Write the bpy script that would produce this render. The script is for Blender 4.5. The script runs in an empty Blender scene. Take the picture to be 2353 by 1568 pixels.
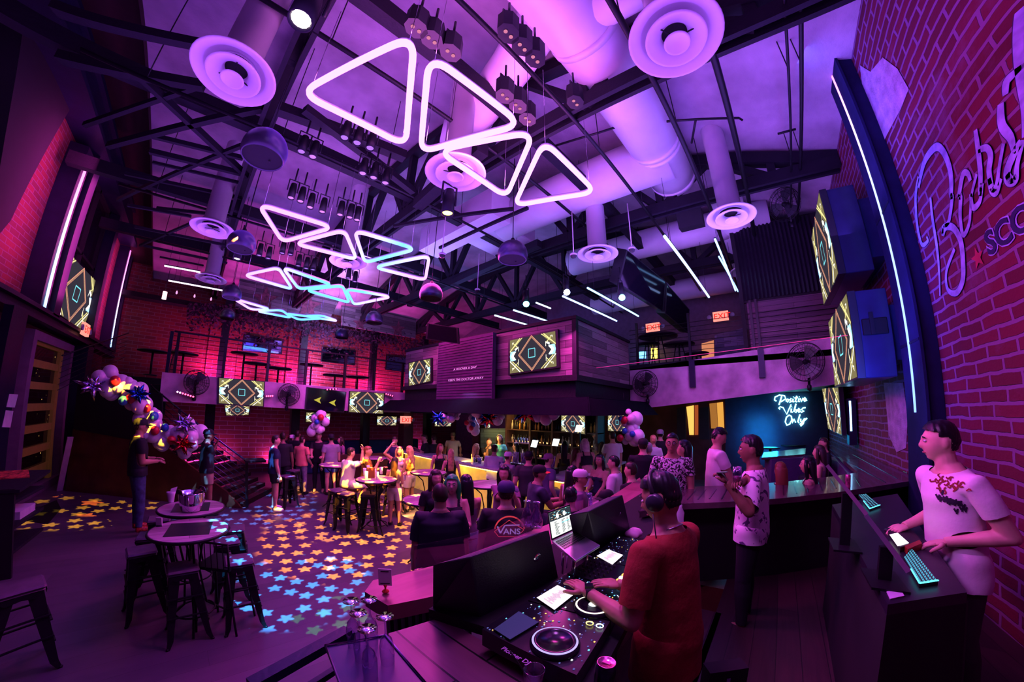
import bpy, math, random
import numpy as np
from mathutils import Matrix, Vector, Quaternion
from mathutils.noise import noise as pnoise
random.seed(7)
PI = math.pi
SC = bpy.context.scene
COL = SC.collection
# ---------------------------------------------------------------- the lens
# World: z up, +x runs along the right brick wall away from the camera, +y towards the far balcony.
# The photograph was taken with a very wide, nearly stereographic lens: theta = K1 r + K3 r^3.
K1, K3, CX, CY = 1.285, -.183, 1178., 860.
PT, RL, H, AZ = math.radians(6.6), math.radians(1.0), 2.45, math.radians(41)
def _basis():
    F = (math.cos(AZ), math.sin(AZ), 0); R = (math.sin(AZ), -math.cos(AZ), 0); U = (0, 0, 1)
    cp, sp, c, s = math.cos(PT), math.sin(PT), math.cos(RL), math.sin(RL)
    f = [F[i]*cp + U[i]*sp for i in range(3)]; u = [-F[i]*sp + U[i]*cp for i in range(3)]
    return f, [R[i]*c + u[i]*s for i in range(3)], [R[i]*s - u[i]*c for i in range(3)]
FW, XR, YD = _basis()
def ray(px, py):
    x = (px-CX)/1000; y = (py-CY)/1000; r = math.hypot(x, y); th = K1*r + K3*r**3
    s = math.sin(th)/max(r, 1e-9); c = math.cos(th)
    return [FW[i]*c + XR[i]*x*s + YD[i]*y*s for i in range(3)]
def oz(px, py, z=0.):
    d = ray(px, py); t = (z-H)/d[2]; return Vector((d[0]*t, d[1]*t, z))
def ox(px, py, x):
    d = ray(px, py); t = x/d[0]; return Vector((x, d[1]*t, H+d[2]*t))
def oy(px, py, y):
    d = ray(px, py); t = y/d[1]; return Vector((d[0]*t, y, H+d[2]*t))
def od(px, py, D):
    d = ray(px, py); return Vector((d[0]*D, d[1]*D, H+d[2]*D))
cd = bpy.data.cameras.new('camera'); cam = bpy.data.objects.new('camera', cd); COL.objects.link(cam)
SC.camera = cam
cd.type = 'PANO'; cd.panorama_type = 'FISHEYE_LENS_POLYNOMIAL'
cd.sensor_fit = 'HORIZONTAL'; cd.sensor_width = 36; cd.fisheye_fov = math.radians(220)
_s = 2353/36/1000
cd.fisheye_polynomial_k0 = 0; cd.fisheye_polynomial_k1 = -K1*_s; cd.fisheye_polynomial_k2 = 0
cd.fisheye_polynomial_k3 = -K3*_s**3; cd.fisheye_polynomial_k4 = 0
cd.shift_x = (1176.5-CX)/2353; cd.shift_y = (CY-784)/1568
cd.clip_start = .02
_m = Matrix((XR, [-v for v in YD], [-v for v in FW])).transposed().to_4x4(); _m.translation = (0, 0, H)
cam.matrix_world = _m
SC.view_settings.view_transform = 'Standard'
SC.view_settings.look = 'None'
cy = SC.cycles
cy.use_denoising = True; cy.max_bounces = 4; cy.diffuse_bounces = 2; cy.glossy_bounces = 3
cy.transmission_bounces = 3; cy.transparent_max_bounces = 8
cy.caustics_reflective = False; cy.caustics_refractive = False; cy.sample_clamp_indirect = 3.0
cy.use_adaptive_sampling = True; cy.adaptive_threshold = .09; cy.adaptive_min_samples = 16
# ---------------------------------------------------------------- materials
MATS = {}
def mat(name, col, rough=.6, metal=0., var=.12, vs=6., bump=0., bs=40., emit=None, es=0., alpha=1., trans=0., spec=.5, ior=1.45, coat=0.):
    if name in MATS: return MATS[name]
    m = bpy.data.materials.new(name); m.use_nodes = True; nt = m.node_tree; N = nt.nodes; L = nt.links
    b = N['Principled BSDF']
    b.inputs['Roughness'].default_value = rough; b.inputs['Metallic'].default_value = metal
    b.inputs['Specular IOR Level'].default_value = spec; b.inputs['IOR'].default_value = ior
    if trans: b.inputs['Transmission Weight'].default_value = trans
    if coat: b.inputs['Coat Weight'].default_value = coat
    if alpha < 1: b.inputs['Alpha'].default_value = alpha
    tc = N.new('ShaderNodeTexCoord')
    nz = N.new('ShaderNodeTexNoise'); nz.inputs['Scale'].default_value = vs; nz.inputs['Detail'].default_value = 3
    L.new(tc.outputs['Object'], nz.inputs['Vector'])
    cr = N.new('ShaderNodeValToRGB')
    cr.color_ramp.elements[0].position = .3; cr.color_ramp.elements[1].position = .7
    cr.color_ramp.elements[0].color = [max(0, c*(1-var)) for c in col] + [1]
    cr.color_ramp.elements[1].color = [min(1, c*(1+var)) for c in col] + [1]
    L.new(nz.outputs['Fac'], cr.inputs['Fac']); L.new(cr.outputs['Color'], b.inputs['Base Color'])
    if bump:
        n2 = N.new('ShaderNodeTexNoise'); n2.inputs['Scale'].default_value = bs; n2.inputs['Detail'].default_value = 4
        L.new(tc.outputs['Object'], n2.inputs['Vector'])
        bp = N.new('ShaderNodeBump'); bp.inputs['Strength'].default_value = bump; bp.inputs['Distance'].default_value = .02
        L.new(n2.outputs['Fac'], bp.inputs['Height']); L.new(bp.outputs['Normal'], b.inputs['Normal'])
    if emit:
        b.inputs['Emission Color'].default_value = list(emit)+[1]; b.inputs['Emission Strength'].default_value = es
    MATS[name] = m; return m
def emis(name, col, s):
    if name in MATS: return MATS[name]
    m = bpy.data.materials.new(name); m.use_nodes = True; nt = m.node_tree; nt.nodes.clear()
    e = nt.nodes.new('ShaderNodeEmission'); o = nt.nodes.new('ShaderNodeOutputMaterial'); nt.links.new(e.outputs[0], o.inputs[0])
    e.inputs[0].default_value = list(col)+[1]; e.inputs[1].default_value = s
    m.cycles.emission_sampling = 'NONE'
    MATS[name] = m; return m
def glassmat(name, col=(.85, .8, 1), k=.75, b0=.05):
    m = bpy.data.materials.new(name); m.use_nodes = True; N, L = m.node_tree.nodes, m.node_tree.links; N.clear()
    lw = N.new('ShaderNodeLayerWeight'); lw.inputs[0].default_value = .35; mm = N.new('ShaderNodeMath'); mm.operation = 'MULTIPLY_ADD'; mm.inputs[1].default_value = k; mm.inputs[2].default_value = b0; L.new(lw.outputs['Facing'], mm.inputs[0])
    t = N.new('ShaderNodeBsdfTransparent'); t.inputs[0].default_value = list(col)+[1]; g = N.new('ShaderNodeBsdfGlossy'); g.inputs['Roughness'].default_value = .04; x = N.new('ShaderNodeMixShader'); o = N.new('ShaderNodeOutputMaterial')
    L.new(mm.outputs[0], x.inputs[0]); L.new(t.outputs[0], x.inputs[1]); L.new(g.outputs[0], x.inputs[2]); L.new(x.outputs[0], o.inputs[0]); MATS[name] = m; return m
gl = glassmat('clear_glass')
def nodes_of(m):
    return m.node_tree.nodes, m.node_tree.links, m.node_tree.nodes['Principled BSDF']
def axes_vec(N, L, ax, scale=(1, 1)):
    """object coordinates laid flat: ax names the two axes that become u and v"""
    tc = N.new('ShaderNodeTexCoord'); sp = N.new('ShaderNodeSeparateXYZ'); cb = N.new('ShaderNodeCombineXYZ')
    L.new(tc.outputs['Object'], sp.inputs[0])
    for i, a in enumerate(ax):
        mm = N.new('ShaderNodeMath'); mm.operation = 'MULTIPLY'; mm.inputs[1].default_value = scale[i]
        L.new(sp.outputs['XYZ'.index(a)], mm.inputs[0]); L.new(mm.outputs[0], cb.inputs[i])
    return cb
def brick_mat(name, ax, c1, c2, cm, bw=.26, rh=.1, rough=.85, stain=.5, bump=.8, mort=.085, wob=.035):
    m = bpy.data.materials.new(name); m.use_nodes = True; N, L, b = nodes_of(m)
    v = axes_vec(N, L, ax)
    nz = N.new('ShaderNodeTexNoise'); nz.inputs['Scale'].default_value = 3.5; nz.inputs['Detail'].default_value = 5
    L.new(v.outputs[0], nz.inputs['Vector'])
    ad = N.new('ShaderNodeVectorMath'); ad.operation = 'SCALE'; ad.inputs['Scale'].default_value = wob
    L.new(nz.outputs['Color'], ad.inputs[0])
    a2 = N.new('ShaderNodeVectorMath'); a2.operation = 'ADD'
    L.new(v.outputs[0], a2.inputs[0]); L.new(ad.outputs[0], a2.inputs[1])
    br = N.new('ShaderNodeTexBrick')
    br.inputs['Scale'].default_value = 1; br.inputs['Brick Width'].default_value = bw; br.inputs['Row Height'].default_value = rh
    br.inputs['Mortar Size'].default_value = rh*mort; br.inputs['Mortar Smooth'].default_value = .25; br.inputs['Bias'].default_value = -.2
    br.inputs['Color1'].default_value = list(c1)+[1]; br.inputs['Color2'].default_value = list(c2)+[1]; br.inputs['Mortar'].default_value = list(cm)+[1]
    L.new(a2.outputs[0], br.inputs['Vector'])
    n2 = N.new('ShaderNodeTexNoise'); n2.inputs['Scale'].default_value = .9; n2.inputs['Detail'].default_value = 6; n2.inputs['Roughness'].default_value = .65
    L.new(v.outputs[0], n2.inputs['Vector'])
    cr = N.new('ShaderNodeValToRGB'); cr.color_ramp.elements[0].position = .56; cr.color_ramp.elements[1].position = .68
    L.new(n2.outputs['Fac'], cr.inputs['Fac'])
    sc_ = N.new('ShaderNodeMath'); sc_.operation = 'MULTIPLY'; sc_.inputs[1].default_value = stain; L.new(cr.outputs['Color'], sc_.inputs[0])
    mx = N.new('ShaderNodeMix'); mx.data_type = 'RGBA'
    L.new(sc_.outputs[0], mx.inputs['Factor']); L.new(br.outputs['Color'], mx.inputs['A']); mx.inputs['B'].default_value = list(cm)+[1]
    L.new(mx.outputs['Result'], b.inputs['Base Color'])
    b.inputs['Roughness'].default_value = rough
    n3 = N.new('ShaderNodeTexNoise'); n3.inputs['Scale'].default_value = 25; n3.inputs['Detail'].default_value = 4; L.new(v.outputs[0], n3.inputs['Vector'])
    m3 = N.new('ShaderNodeMath'); m3.operation = 'MULTIPLY_ADD'; m3.inputs[1].default_value = .35; L.new(n3.outputs['Fac'], m3.inputs[0])
    inv = N.new('ShaderNodeMath'); inv.operation = 'SUBTRACT'; inv.inputs[0].default_value = 1; L.new(br.outputs['Fac'], inv.inputs[1])
    L.new(inv.outputs[0], m3.inputs[2])
    bp = N.new('ShaderNodeBump'); bp.inputs['Strength'].default_value = bump; bp.inputs['Distance'].default_value = .012
    L.new(m3.outputs[0], bp.inputs['Height']); L.new(bp.outputs['Normal'], b.inputs['Normal'])
    MATS[name] = m; return m
def plank_mat(name, ax, cols, pw=1.6, ph=.14, rough=.6, gap=.03, grain=30, bump=.3, spec=.5, off=.5):
    """weathered boards: u along the board"""
    m = bpy.data.materials.new(name); m.use_nodes = True; N, L, b = nodes_of(m)
    v = axes_vec(N, L, ax)
    br = N.new('ShaderNodeTexBrick'); br.inputs['Scale'].default_value = 1; br.offset = off
    br.inputs['Brick Width'].default_value = pw; br.inputs['Row Height'].default_value = ph
    br.inputs['Mortar Size'].default_value = ph*gap; br.inputs['Mortar Smooth'].default_value = .1
    br.inputs['Color1'].default_value = (0, 0, 0, 1); br.inputs['Color2'].default_value = (1, 1, 1, 1); br.inputs['Mortar'].default_value = (.5, .5, .5, 1)
    L.new(v.outputs[0], br.inputs['Vector'])
    st = N.new('ShaderNodeMapping'); st.inputs['Scale'].default_value = (1.2, grain, 1); L.new(v.outputs[0], st.inputs['Vector'])
    nz = N.new('ShaderNodeTexNoise'); nz.inputs['Scale'].default_value = 1.5; nz.inputs['Detail'].default_value = 6; nz.inputs['Distortion'].default_value = .6
    L.new(st.outputs[0], nz.inputs['Vector'])
    mm = N.new('ShaderNodeMath'); mm.operation = 'MULTIPLY_ADD'; mm.inputs[1].default_value = .55; mm.inputs[2].default_value = -.05
    L.new(br.outputs['Color'], mm.inputs[0])
    m2 = N.new('ShaderNodeMath'); m2.operation = 'MULTIPLY_ADD'; m2.inputs[1].default_value = .75; L.new(nz.outputs['Fac'], m2.inputs[0]); L.new(mm.outputs[0], m2.inputs[2])
    cr = N.new('ShaderNodeValToRGB'); els = cr.color_ramp.elements
    els[0].position = .15; els[0].color = list(cols[0])+[1]; els[1].position = .85; els[1].color = list(cols[-1])+[1]
    if len(cols) > 2: e = els.new(.5); e.color = list(cols[1])+[1]
    L.new(m2.outputs[0], cr.inputs['Fac'])
    mx = N.new('ShaderNodeMix'); mx.data_type = 'RGBA'; L.new(br.outputs['Fac'], mx.inputs['Factor'])
    L.new(cr.outputs['Color'], mx.inputs['A']); mx.inputs['B'].default_value = (.008, .006, .008, 1)
    L.new(mx.outputs['Result'], b.inputs['Base Color'])
    b.inputs['Roughness'].default_value = rough; b.inputs['Specular IOR Level'].default_value = spec
    inv = N.new('ShaderNodeMath'); inv.operation = 'MULTIPLY_ADD'; inv.inputs[1].default_value = -1.5; L.new(br.outputs['Fac'], inv.inputs[0]); L.new(nz.outputs['Fac'], inv.inputs[2])
    bp = N.new('ShaderNodeBump'); bp.inputs['Strength'].default_value = bump; bp.inputs['Distance'].default_value = .006
    L.new(inv.outputs[0], bp.inputs['Height']); L.new(bp.outputs['Normal'], b.inputs['Normal'])
    MATS[name] = m; return m
# ---------------------------------------------------------------- mesh building
def frame(d):
    d = Vector(d).normalized(); a = Vector((0, 0, 1)) if abs(d.z) < .9 else Vector((1, 0, 0))
    u = d.cross(a).normalized(); return u, d.cross(u).normalized(), d
class MB:
    def __init__(s): s.v = []; s.f = []; s.mi = []; s.sm = []; s.m = 0; s.T = None
    def _a(s, vs, fs, smooth=False):
        o = len(s.v)
        if s.T is not None: vs = [s.T @ Vector(p) for p in vs]
        s.v += [tuple(p) for p in vs]
        for f in fs: s.f.append([o+i for i in f]); s.mi.append(s.m); s.sm.append(smooth)
        return s
    def box(s, a, b, bev=0.):
        x0, y0, z0 = [min(a[i], b[i]) for i in range(3)]; x1, y1, z1 = [max(a[i], b[i]) for i in range(3)]
        if not bev:
            return s._a([(x0, y0, z0), (x1, y0, z0), (x1, y1, z0), (x0, y1, z0), (x0, y0, z1), (x1, y0, z1), (x1, y1, z1), (x0, y1, z1)],
                        [(0, 3, 2, 1), (4, 5, 6, 7), (0, 1, 5, 4), (1, 2, 6, 5), (2, 3, 7, 6), (3, 0, 4, 7)])
        bv = min(bev, (x1-x0)/2.01, (y1-y0)/2.01, (z1-z0)/2.01)
        ring = lambda i, z: [(x0+bv-i, y0-i+bv, z), (x1-bv+i, y0-i+bv, z), (x1-bv+i, y1-bv+i, z), (x0+bv-i, y1-bv+i, z)]
        def oc(e, z):
            return [(x0+bv, y0+bv-e, z), (x1-bv, y0+bv-e, z), (x1-bv+e, y0+bv, z), (x1-bv+e, y1-bv, z), (x1-bv, y1-bv+e, z), (x0+bv, y1-bv+e, z), (x0+bv-e, y1-bv, z), (x0+bv-e, y0+bv, z)]
        vs = oc(.0001, z0) + oc(bv, z0+bv) + oc(bv, z1-bv) + oc(.0001, z1)
        fs = [tuple(reversed(range(8))), tuple(range(24, 32))]
        for k in range(3):
            for i in range(8):
                j = (i+1) % 8; fs.append((k*8+i, k*8+j, k*8+8+j, k*8+8+i))
        return s._a(vs, fs)
    def obox(s, c, X, Y, Z):
        """box by centre and three half-extent vectors"""
        c, X, Y, Z = Vector(c), Vector(X), Vector(Y), Vector(Z)
        vs = [c+i*X+j*Y+k*Z for k in (-1, 1) for j in (-1, 1) for i in (-1, 1)]
        return s._a(vs, [(0, 2, 3, 1), (4, 5, 7, 6), (0, 1, 5, 4), (1, 3, 7, 5), (3, 2, 6, 7), (2, 0, 4, 6)])
    def bar(s, p, q, w, h=None, up=(0, 0, 1)):
        p, q = Vector(p), Vector(q); h = h or w; d = (q-p)
        if d.length < 1e-6: return s
        dn = d.normalized(); u = Vector(up)
        if abs(dn.dot(u)) > .98: u = Vector((1, 0, 0))
        sd = dn.cross(u).normalized(); uu = sd.cross(dn).normalized()
        return s.obox((p+q)/2, d/2, sd*w/2, uu*h/2)
    def tube(s, pts, r, n=8, cap=True, closed=False, smooth=True):
        pts = [Vector(p) for p in pts]; R = r if isinstance(r, (list, tuple)) else [r]*len(pts)
        m = len(pts); vs = []; fs = []; u = None
        for i in range(m):
            if closed: d = pts[(i+1) % m]-pts[i-1]
            else: d = pts[min(i+1, m-1)]-pts[max(i-1, 0)]
            if d.length < 1e-9: d = Vector((0, 0, 1))
            d.normalize()
            if u is None: u = frame(d)[0]
            else:
                u = (u-d*u.dot(d))
                if u.length < 1e-6: u = frame(d)[0]
                u.normalize()
            w = d.cross(u)
            for k in range(n):
                a = 2*PI*k/n; vs.append(pts[i]+(u*math.cos(a)+w*math.sin(a))*R[i])
        for i in range(m if closed else m-1):
            j = (i+1) % m
            for k in range(n):
                l = (k+1) % n; fs.append((i*n+k, i*n+l, j*n+l, j*n+k))
        if cap and not closed: fs.append(tuple(reversed(range(n)))); fs.append(tuple(range((m-1)*n, m*n)))
        return s._a(vs, fs, smooth)
    def cyl(s, p, q, r, n=16, r2=None, smooth=True, cap=True):
        return s.tube([p, q], [r, r if r2 is None else r2], n, cap=cap, smooth=smooth)
    def lathe(s, c, prof, n=24, d=(0, 0, 1), smooth=True, a0=0., a1=2*PI):
        """prof: (radius, height) along d from c"""
        c = Vector(c); u, w, dd = frame(d); full = abs(a1-a0-2*PI) < 1e-6; k = n if full else n+1
        vs = [c+(u*math.cos(a0+(a1-a0)*i/n)+w*math.sin(a0+(a1-a0)*i/n))*max(r, 1e-5)+dd*h for r, h in prof for i in range(k)]
        fs = [(j*k+i, j*k+(i+1) % k, (j+1)*k+(i+1) % k, (j+1)*k+i) for j in range(len(prof)-1) for i in range(n)]
        return s._a(vs, fs, smooth)
    def ell(s, c, R, n=16, m=10, M=None):
        c = Vector(c); vs = []; fs = []
        for j in range(m+1):
            t = PI*j/m
            for i in range(n):
                a = 2*PI*i/n; p = Vector((R[0]*math.sin(t)*math.cos(a), R[1]*math.sin(t)*math.sin(a), R[2]*math.cos(t)))
                vs.append(c+(M @ p if M is not None else p))
        for j in range(m):
            for i in range(n):
                k = (i+1) % n; fs.append((j*n+i, (j+1)*n+i, (j+1)*n+k, j*n+k))
        return s._a(vs, fs, True)
    def prism(s, pts, vec, smooth=False):
        """polygon pts (3d) pushed along vec"""
        P = [Vector(p) for p in pts]; n = len(P); vec = Vector(vec)
        return s._a(P+[p+vec for p in P], [tuple(reversed(range(n))), tuple(range(n, 2*n))]+[(i, (i+1) % n, n+(i+1) % n, n+i) for i in range(n)], smooth)
    def quad(s, a, b, c, d): return s._a([a, b, c, d], [(0, 1, 2, 3)])
    def poly(s, pts): return s._a(pts, [tuple(range(len(pts)))])
    def build(s, name, mats, parent=None, bevel=0.):
        me = bpy.data.meshes.new(name)
        V = np.array(s.v, dtype=float).reshape(-1, 3)
        if parent is not None: o0 = Vector(WLOC[parent.name])
        else:
            lo, hi = V.min(0), V.max(0); o0 = Vector(((lo[0]+hi[0])/2, (lo[1]+hi[1])/2, lo[2]))
        if parent is None and name.startswith(ROOM): o0 = Vector((0, 0, 0))
        me.from_pydata((V-np.array(o0)).tolist(), [], s.f)
        ms = mats if isinstance(mats, (list, tuple)) else [mats]
        for m in ms: me.materials.append(m)
        me.polygons.foreach_set('material_index', s.mi); me.polygons.foreach_set('use_smooth', s.sm)
        me.update()
        o = bpy.data.objects.new(name, me); COL.objects.link(o)
        if parent is not None: o.parent = parent; WLOC[o.name] = tuple(o0)
        else: o.location = o0; WLOC[o.name] = tuple(o0)
        if bevel:
            bm = o.modifiers.new('bevel', 'BEVEL'); bm.width = bevel; bm.segments = 2; bm.limit_method = 'ANGLE'
        return o
WLOC = {}
ROOM = ('wall_', 'floor', 'ceiling', 'trim_', 'baseboard_')
def thing(name, label, cat, loc=(0, 0, 0), group=None):
    o = bpy.data.objects.new(name, None); COL.objects.link(o); o.location = loc; o.empty_display_size = .1
    WLOC[o.name] = tuple(loc); o['label'] = label; o['category'] = cat
    if group: o['group'] = group
    return o
def tag(o, label, cat, group=None):
    o['label'] = label; o['category'] = cat
    if group: o['group'] = group
    return o
def struct(o): o['kind'] = 'structure'; return o
def dup(root, loc, label=None, group=None, rz=0.):
    r = root.copy(); COL.objects.link(r); r.location = loc; r.rotation_euler = (0, 0, rz)
    WLOC[r.name] = tuple(loc)
    if label: r['label'] = label
    if group: r['group'] = group
    for ch in list(root.children):
        c = ch.copy(); COL.objects.link(c); c.parent = r
        for g in list(ch.children):
            d = g.copy(); COL.objects.link(d); d.parent = c
    return r
def area(name, loc, tgt, size, col, power, sy=None, spread=PI):
    l = bpy.data.lights.new(name, 'AREA'); l.energy = power; l.color = col; l.size = size
    if sy: l.shape = 'RECTANGLE'; l.size_y = sy
    l.spread = spread
    o = bpy.data.objects.new(name, l); COL.objects.link(o); o.location = loc
    o.rotation_euler = (Vector(tgt)-Vector(loc)).to_track_quat('-Z', 'Y').to_euler(); return o
def point(name, loc, col, power, r=.1):
    l = bpy.data.lights.new(name, 'POINT'); l.energy = power; l.color = col; l.shadow_soft_size = r
    o = bpy.data.objects.new(name, l); COL.objects.link(o); o.location = loc; return o
def spot(name, loc, tgt, col, power, ang, blend=.3, r=.05):
    l = bpy.data.lights.new(name, 'SPOT'); l.energy = power; l.color = col; l.spot_size = math.radians(ang); l.spot_blend = blend; l.shadow_soft_size = r
    o = bpy.data.objects.new(name, l); COL.objects.link(o); o.location = loc
    o.rotation_euler = (Vector(tgt)-Vector(loc)).to_track_quat('-Z', 'Y').to_euler(); return o
# ================================================================= materials
M = {}
M['black'] = mat('black_steel', (.014, .012, .02), .45, .3)
M['blackm'] = mat('black_matt', (.012, .01, .016), .8)
M['darkwood'] = mat('dark_timber', (.010, .006, .018), .7, bump=.3, bs=20)
M['navysteel'] = mat('dark_blue_painted_steel', (.014, .013, .045), .45, .2, bump=.1)
M['white'] = mat('white_paint', (.75, .72, .75), .5, var=.05)
M['duct'] = mat('white_painted_duct', (.72, .68, .74), .42, var=.06, vs=2)
M['rubber'] = mat('black_rubber', (.01, .01, .012), .6)
M['chrome'] = mat('polished_chrome', (.7, .7, .75), .15, 1.)
M['plastic'] = mat('dark_plastic', (.02, .018, .025), .35)
M['brick_l'] = brick_mat('magenta_lit_brick_side', 'YZ', (.16, .025, .03), (.10, .02, .03), (.16, .09, .12), .34, .12)
M['brick_f'] = brick_mat('red_brick_far', 'XZ', (.22, .035, .035), (.12, .02, .03), (.22, .14, .15), .42, .14, stain=.25)
M['brick_r'] = brick_mat('painted_red_brick', 'XZ', (.17, .004, .045), (.10, .003, .03), (.24, .10, .27), .40, .125, stain=.45, bump=1., mort=.15, wob=.06)
M['plaster'] = mat('trowelled_board', (.42, .33, .42), .7, var=.25, vs=1.2, bump=.5, bs=14)
M['fascia'] = mat('mottled_plaster_fascia', (.46, .30, .42), .6, var=.45, vs=1.6, bump=.2, bs=30)
M['greywood'] = plank_mat('grey_reclaimed_boards', 'YZ', [(.05, .035, .05), (.14, .10, .13), (.30, .22, .27)], 1.5, .16)
M['greywoodx'] = plank_mat('grey_reclaimed_boards_x', 'XZ', [(.05, .035, .05), (.14, .10, .13), (.30, .22, .27)], 1.5, .16)
M['floorwood'] = plank_mat('worn_dark_floorboards', 'XY', [(.10, .075, .12), (.125, .09, .14), (.15, .11, .165)], 3.6, .24, .36, gap=.004, grain=5, bump=.04)
M['deck'] = plank_mat('platform_boards', 'XY', [(.025, .012, .015), (.045, .02, .026), (.07, .03, .036)], 2.4, .18, .5, gap=.015, grain=22, bump=.1)
# ================================================================= room shell
def wall(name, pts, m, vec=(0, 0, 0)):
    b = MB(); b.prism(pts, vec) if Vector(vec).length else b.poly(pts); return struct(b.build(name, m))
XL, YF, YR, XE = -3.7, 17.5, -1.95, 14.5
def vault(y): return 9.2-.0205*(y-7.8)**2
b = MB(); b.box((XL-3, YR-.2, -.1), (XE+1, YF+.3, 0)); struct(b.build('floor', M['floorwood']))
wall('wall_right', [(-2, YR, 0), (XE, YR, 0), (XE, YR, 9.6), (-2, YR, 9.6)], M['brick_r'], (0, -.2, 0))
wall('wall_left', [(XL, -2.2, 0), (XL, YF+.2, 0), (XL, YF+.2, 9.6), (XL, -2.2, 9.6)], M['brick_l'], (-.25, 0, 0))
wall('wall_far', [(XL-.2, YF, 0), (XE, YF, 0), (XE, YF, 9.6), (XL-.2, YF, 9.6)], M['brick_f'], (0, .25, 0))
wall('wall_end', [(XE, YR-.2, 0), (XE, YF+.2, 0), (XE, YF+.2, 9.6), (XE, YR-.2, 9.6)], mat('purple_plaster_end', (.20, .13, .22), .7), (.2, 0, 0))
# wall behind the photographer
wall('wall_back', [(-2.2, YR-.2, 0), (XL-.2, -2.2, 0), (XL-.2, -2.2, 9.6), (-2.2, YR-.2, 9.6)], M['blackm'])
# vaulted ceiling boards
b = MB(); ys = [YR-.1+(YF+.2-YR)*i/48 for i in range(49)]
vs = [(x, y, vault(y)) for y in ys for x in (-2.45, XE+.1)]
b._a(vs, [(2*i, 2*i+2, 2*i+3, 2*i+1) for i in range(48)], True)
struct(b.build('ceiling', M['plaster']))
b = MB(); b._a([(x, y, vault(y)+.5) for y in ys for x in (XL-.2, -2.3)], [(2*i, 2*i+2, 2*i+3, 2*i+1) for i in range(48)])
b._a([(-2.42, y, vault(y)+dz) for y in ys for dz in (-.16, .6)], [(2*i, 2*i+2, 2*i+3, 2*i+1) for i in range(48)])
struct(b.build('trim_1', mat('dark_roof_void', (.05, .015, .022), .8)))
# dark steel eave beam and crane rail along the left wall
def pbeam(name, pxs, fn, w, h, m, lab=None, cat=None, off=(0, 0, 0)):
    P = [fn(*p)+Vector(off) for p in pxs]; b = MB()
    for i in range(len(P)-1): b.bar(P[i], P[i+1], w, h)
    o = b.build(name, m)
    return struct(o) if lab is None else tag(o, lab, cat)
b = MB(); b.box((XL+.02, -2, 8.15), (XL+.5, YF, 8.75)); b.box((XL, -2, 8.1), (XL+.6, YF, 8.2)); b.box((XL, -2, 8.7), (XL+.6, YF, 8.8))
struct(b.build('trim_2', M['navysteel']))
b = MB(); b.box((XL+.02, 2, 3.92), (XL+.3, YF, 4.08)); b.box((XL, 2, 4.06), (XL+.42, YF, 4.14)); b.box((XL, 2, 3.84), (XL+.42, YF, 3.92))
struct(b.build('trim_3', M['navysteel']))
lx = lambda a, c: ox(a, c, XL)
def on_left(name, pxs, t, m, off=0.):
    b = MB(); b.prism([lx(*p)+Vector((off, 0, 0)) for p in pxs], (t, 0, 0)); return b.build(name, m)
# black posts on the left wall (upper frames) between the brick piers
LP = [(10.5, 10.9, .42), (13.9, 14.25, .4), (17.2, 17.45, .42)]
b = MB()
for y0, y1, t in LP: b.box((XL+.002, y0, 4.1), (XL+t, y1, 8.2))
b.box((XL+.001, 13.7, 0), (XL+.42, 14.3, 3.9))
struct(b.build('trim_4', M['navysteel']))
b = MB(); b.prism([lx(*q) for q in ((-60, -60), (30, -20), (162, 205), (20, 450), (-5, 500), (-60, 560))], (.15, 0, 0)); struct(b.build('trim_10', M['blackm']))
# tall windows with black frames: window_1 right of the near light bar, window_2 beyond the far one
def window(n, y0, y1, z0, z1):
    b = MB(); f = .1
    for a, c in (((y0, z0), (y1, z0+f)), ((y0, z1-f), (y1, z1)), ((y0, z0), (y0+f, z1)), ((y1-f, z0), (y1, z1)), ((y0, (z0+z1)/2-.04), (y1, (z0+z1)/2+.04)), (((y0+y1)/2-.04, z0), ((y0+y1)/2+.04, z1))):
        b.box((XL+.003, a[0], a[1]), (XL+.13, c[0], c[1]))
    o = struct(b.build('window_%d' % n, M['blackm']))
    g = MB(); g.box((XL+.004, y0, z0), (XL+.03, y1, z1)); g.build('pane', mat('night_glass', (.012, .006, .016), .08, spec=.8), o); return o
window(1, 10.95, 13.85, 4.2, 8.1); window(2, 17.0, 17.45, 4.2, 8.1)
# tall window opening at the near end of the left wall is left as brick
# timber-and-glass sliding door with a night street behind it
o = MB()
P = [lx(*p) for p in ((22, 742), (150, 778), (75, 1122), (-45, 1120))]
y0, y1, zt = 8.55, 11.55, 3.12
def rect_frame(b, x0, x1, y0, y1, z0, z1, f):
    b.box((x0, y0, z0), (x1, y0+f, z1)); b.box((x0, y1-f, z0), (x1, y1, z1)); b.box((x0, y0+f, z1-f), (x1, y1-f, z1)); b.box((x0, y0+f, z0), (x1, y1-f, z0+f))
b = MB(); rect_frame(b, XL+.01, XL+.2, 10.42, 13.2, 0, 3.72, .2)
door = struct(b.build('door_1', mat('violet_door_frame', (.24, .13, .26), .5)))
b = MB()
b.box((XL+.02, 10.62, .05), (XL+.1, 10.8, 3.52)); b.box((XL+.02, 12.55, .05), (XL+.1, 12.75, 3.52))
for k in range(7): b.box((XL+.03, 10.8, .45+k*.5), (XL+.09, 12.55, .62+k*.5))
b.build('slats', mat('oak_slats', (.30, .15, .06), .5, emit=(.5, .2, .04), es=.05), door)  # faint amber emission in the wood stands for the light from outside
m = mat('street_glass', (.02, .012, .01), .05, spec=.8); N, L, pb = nodes_of(m)
v = axes_vec(N, L, 'YZ'); vo = N.new('ShaderNodeTexVoronoi'); vo.inputs['Scale'].default_value = 7; L.new(v.outputs[0], vo.inputs['Vector'])
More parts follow.
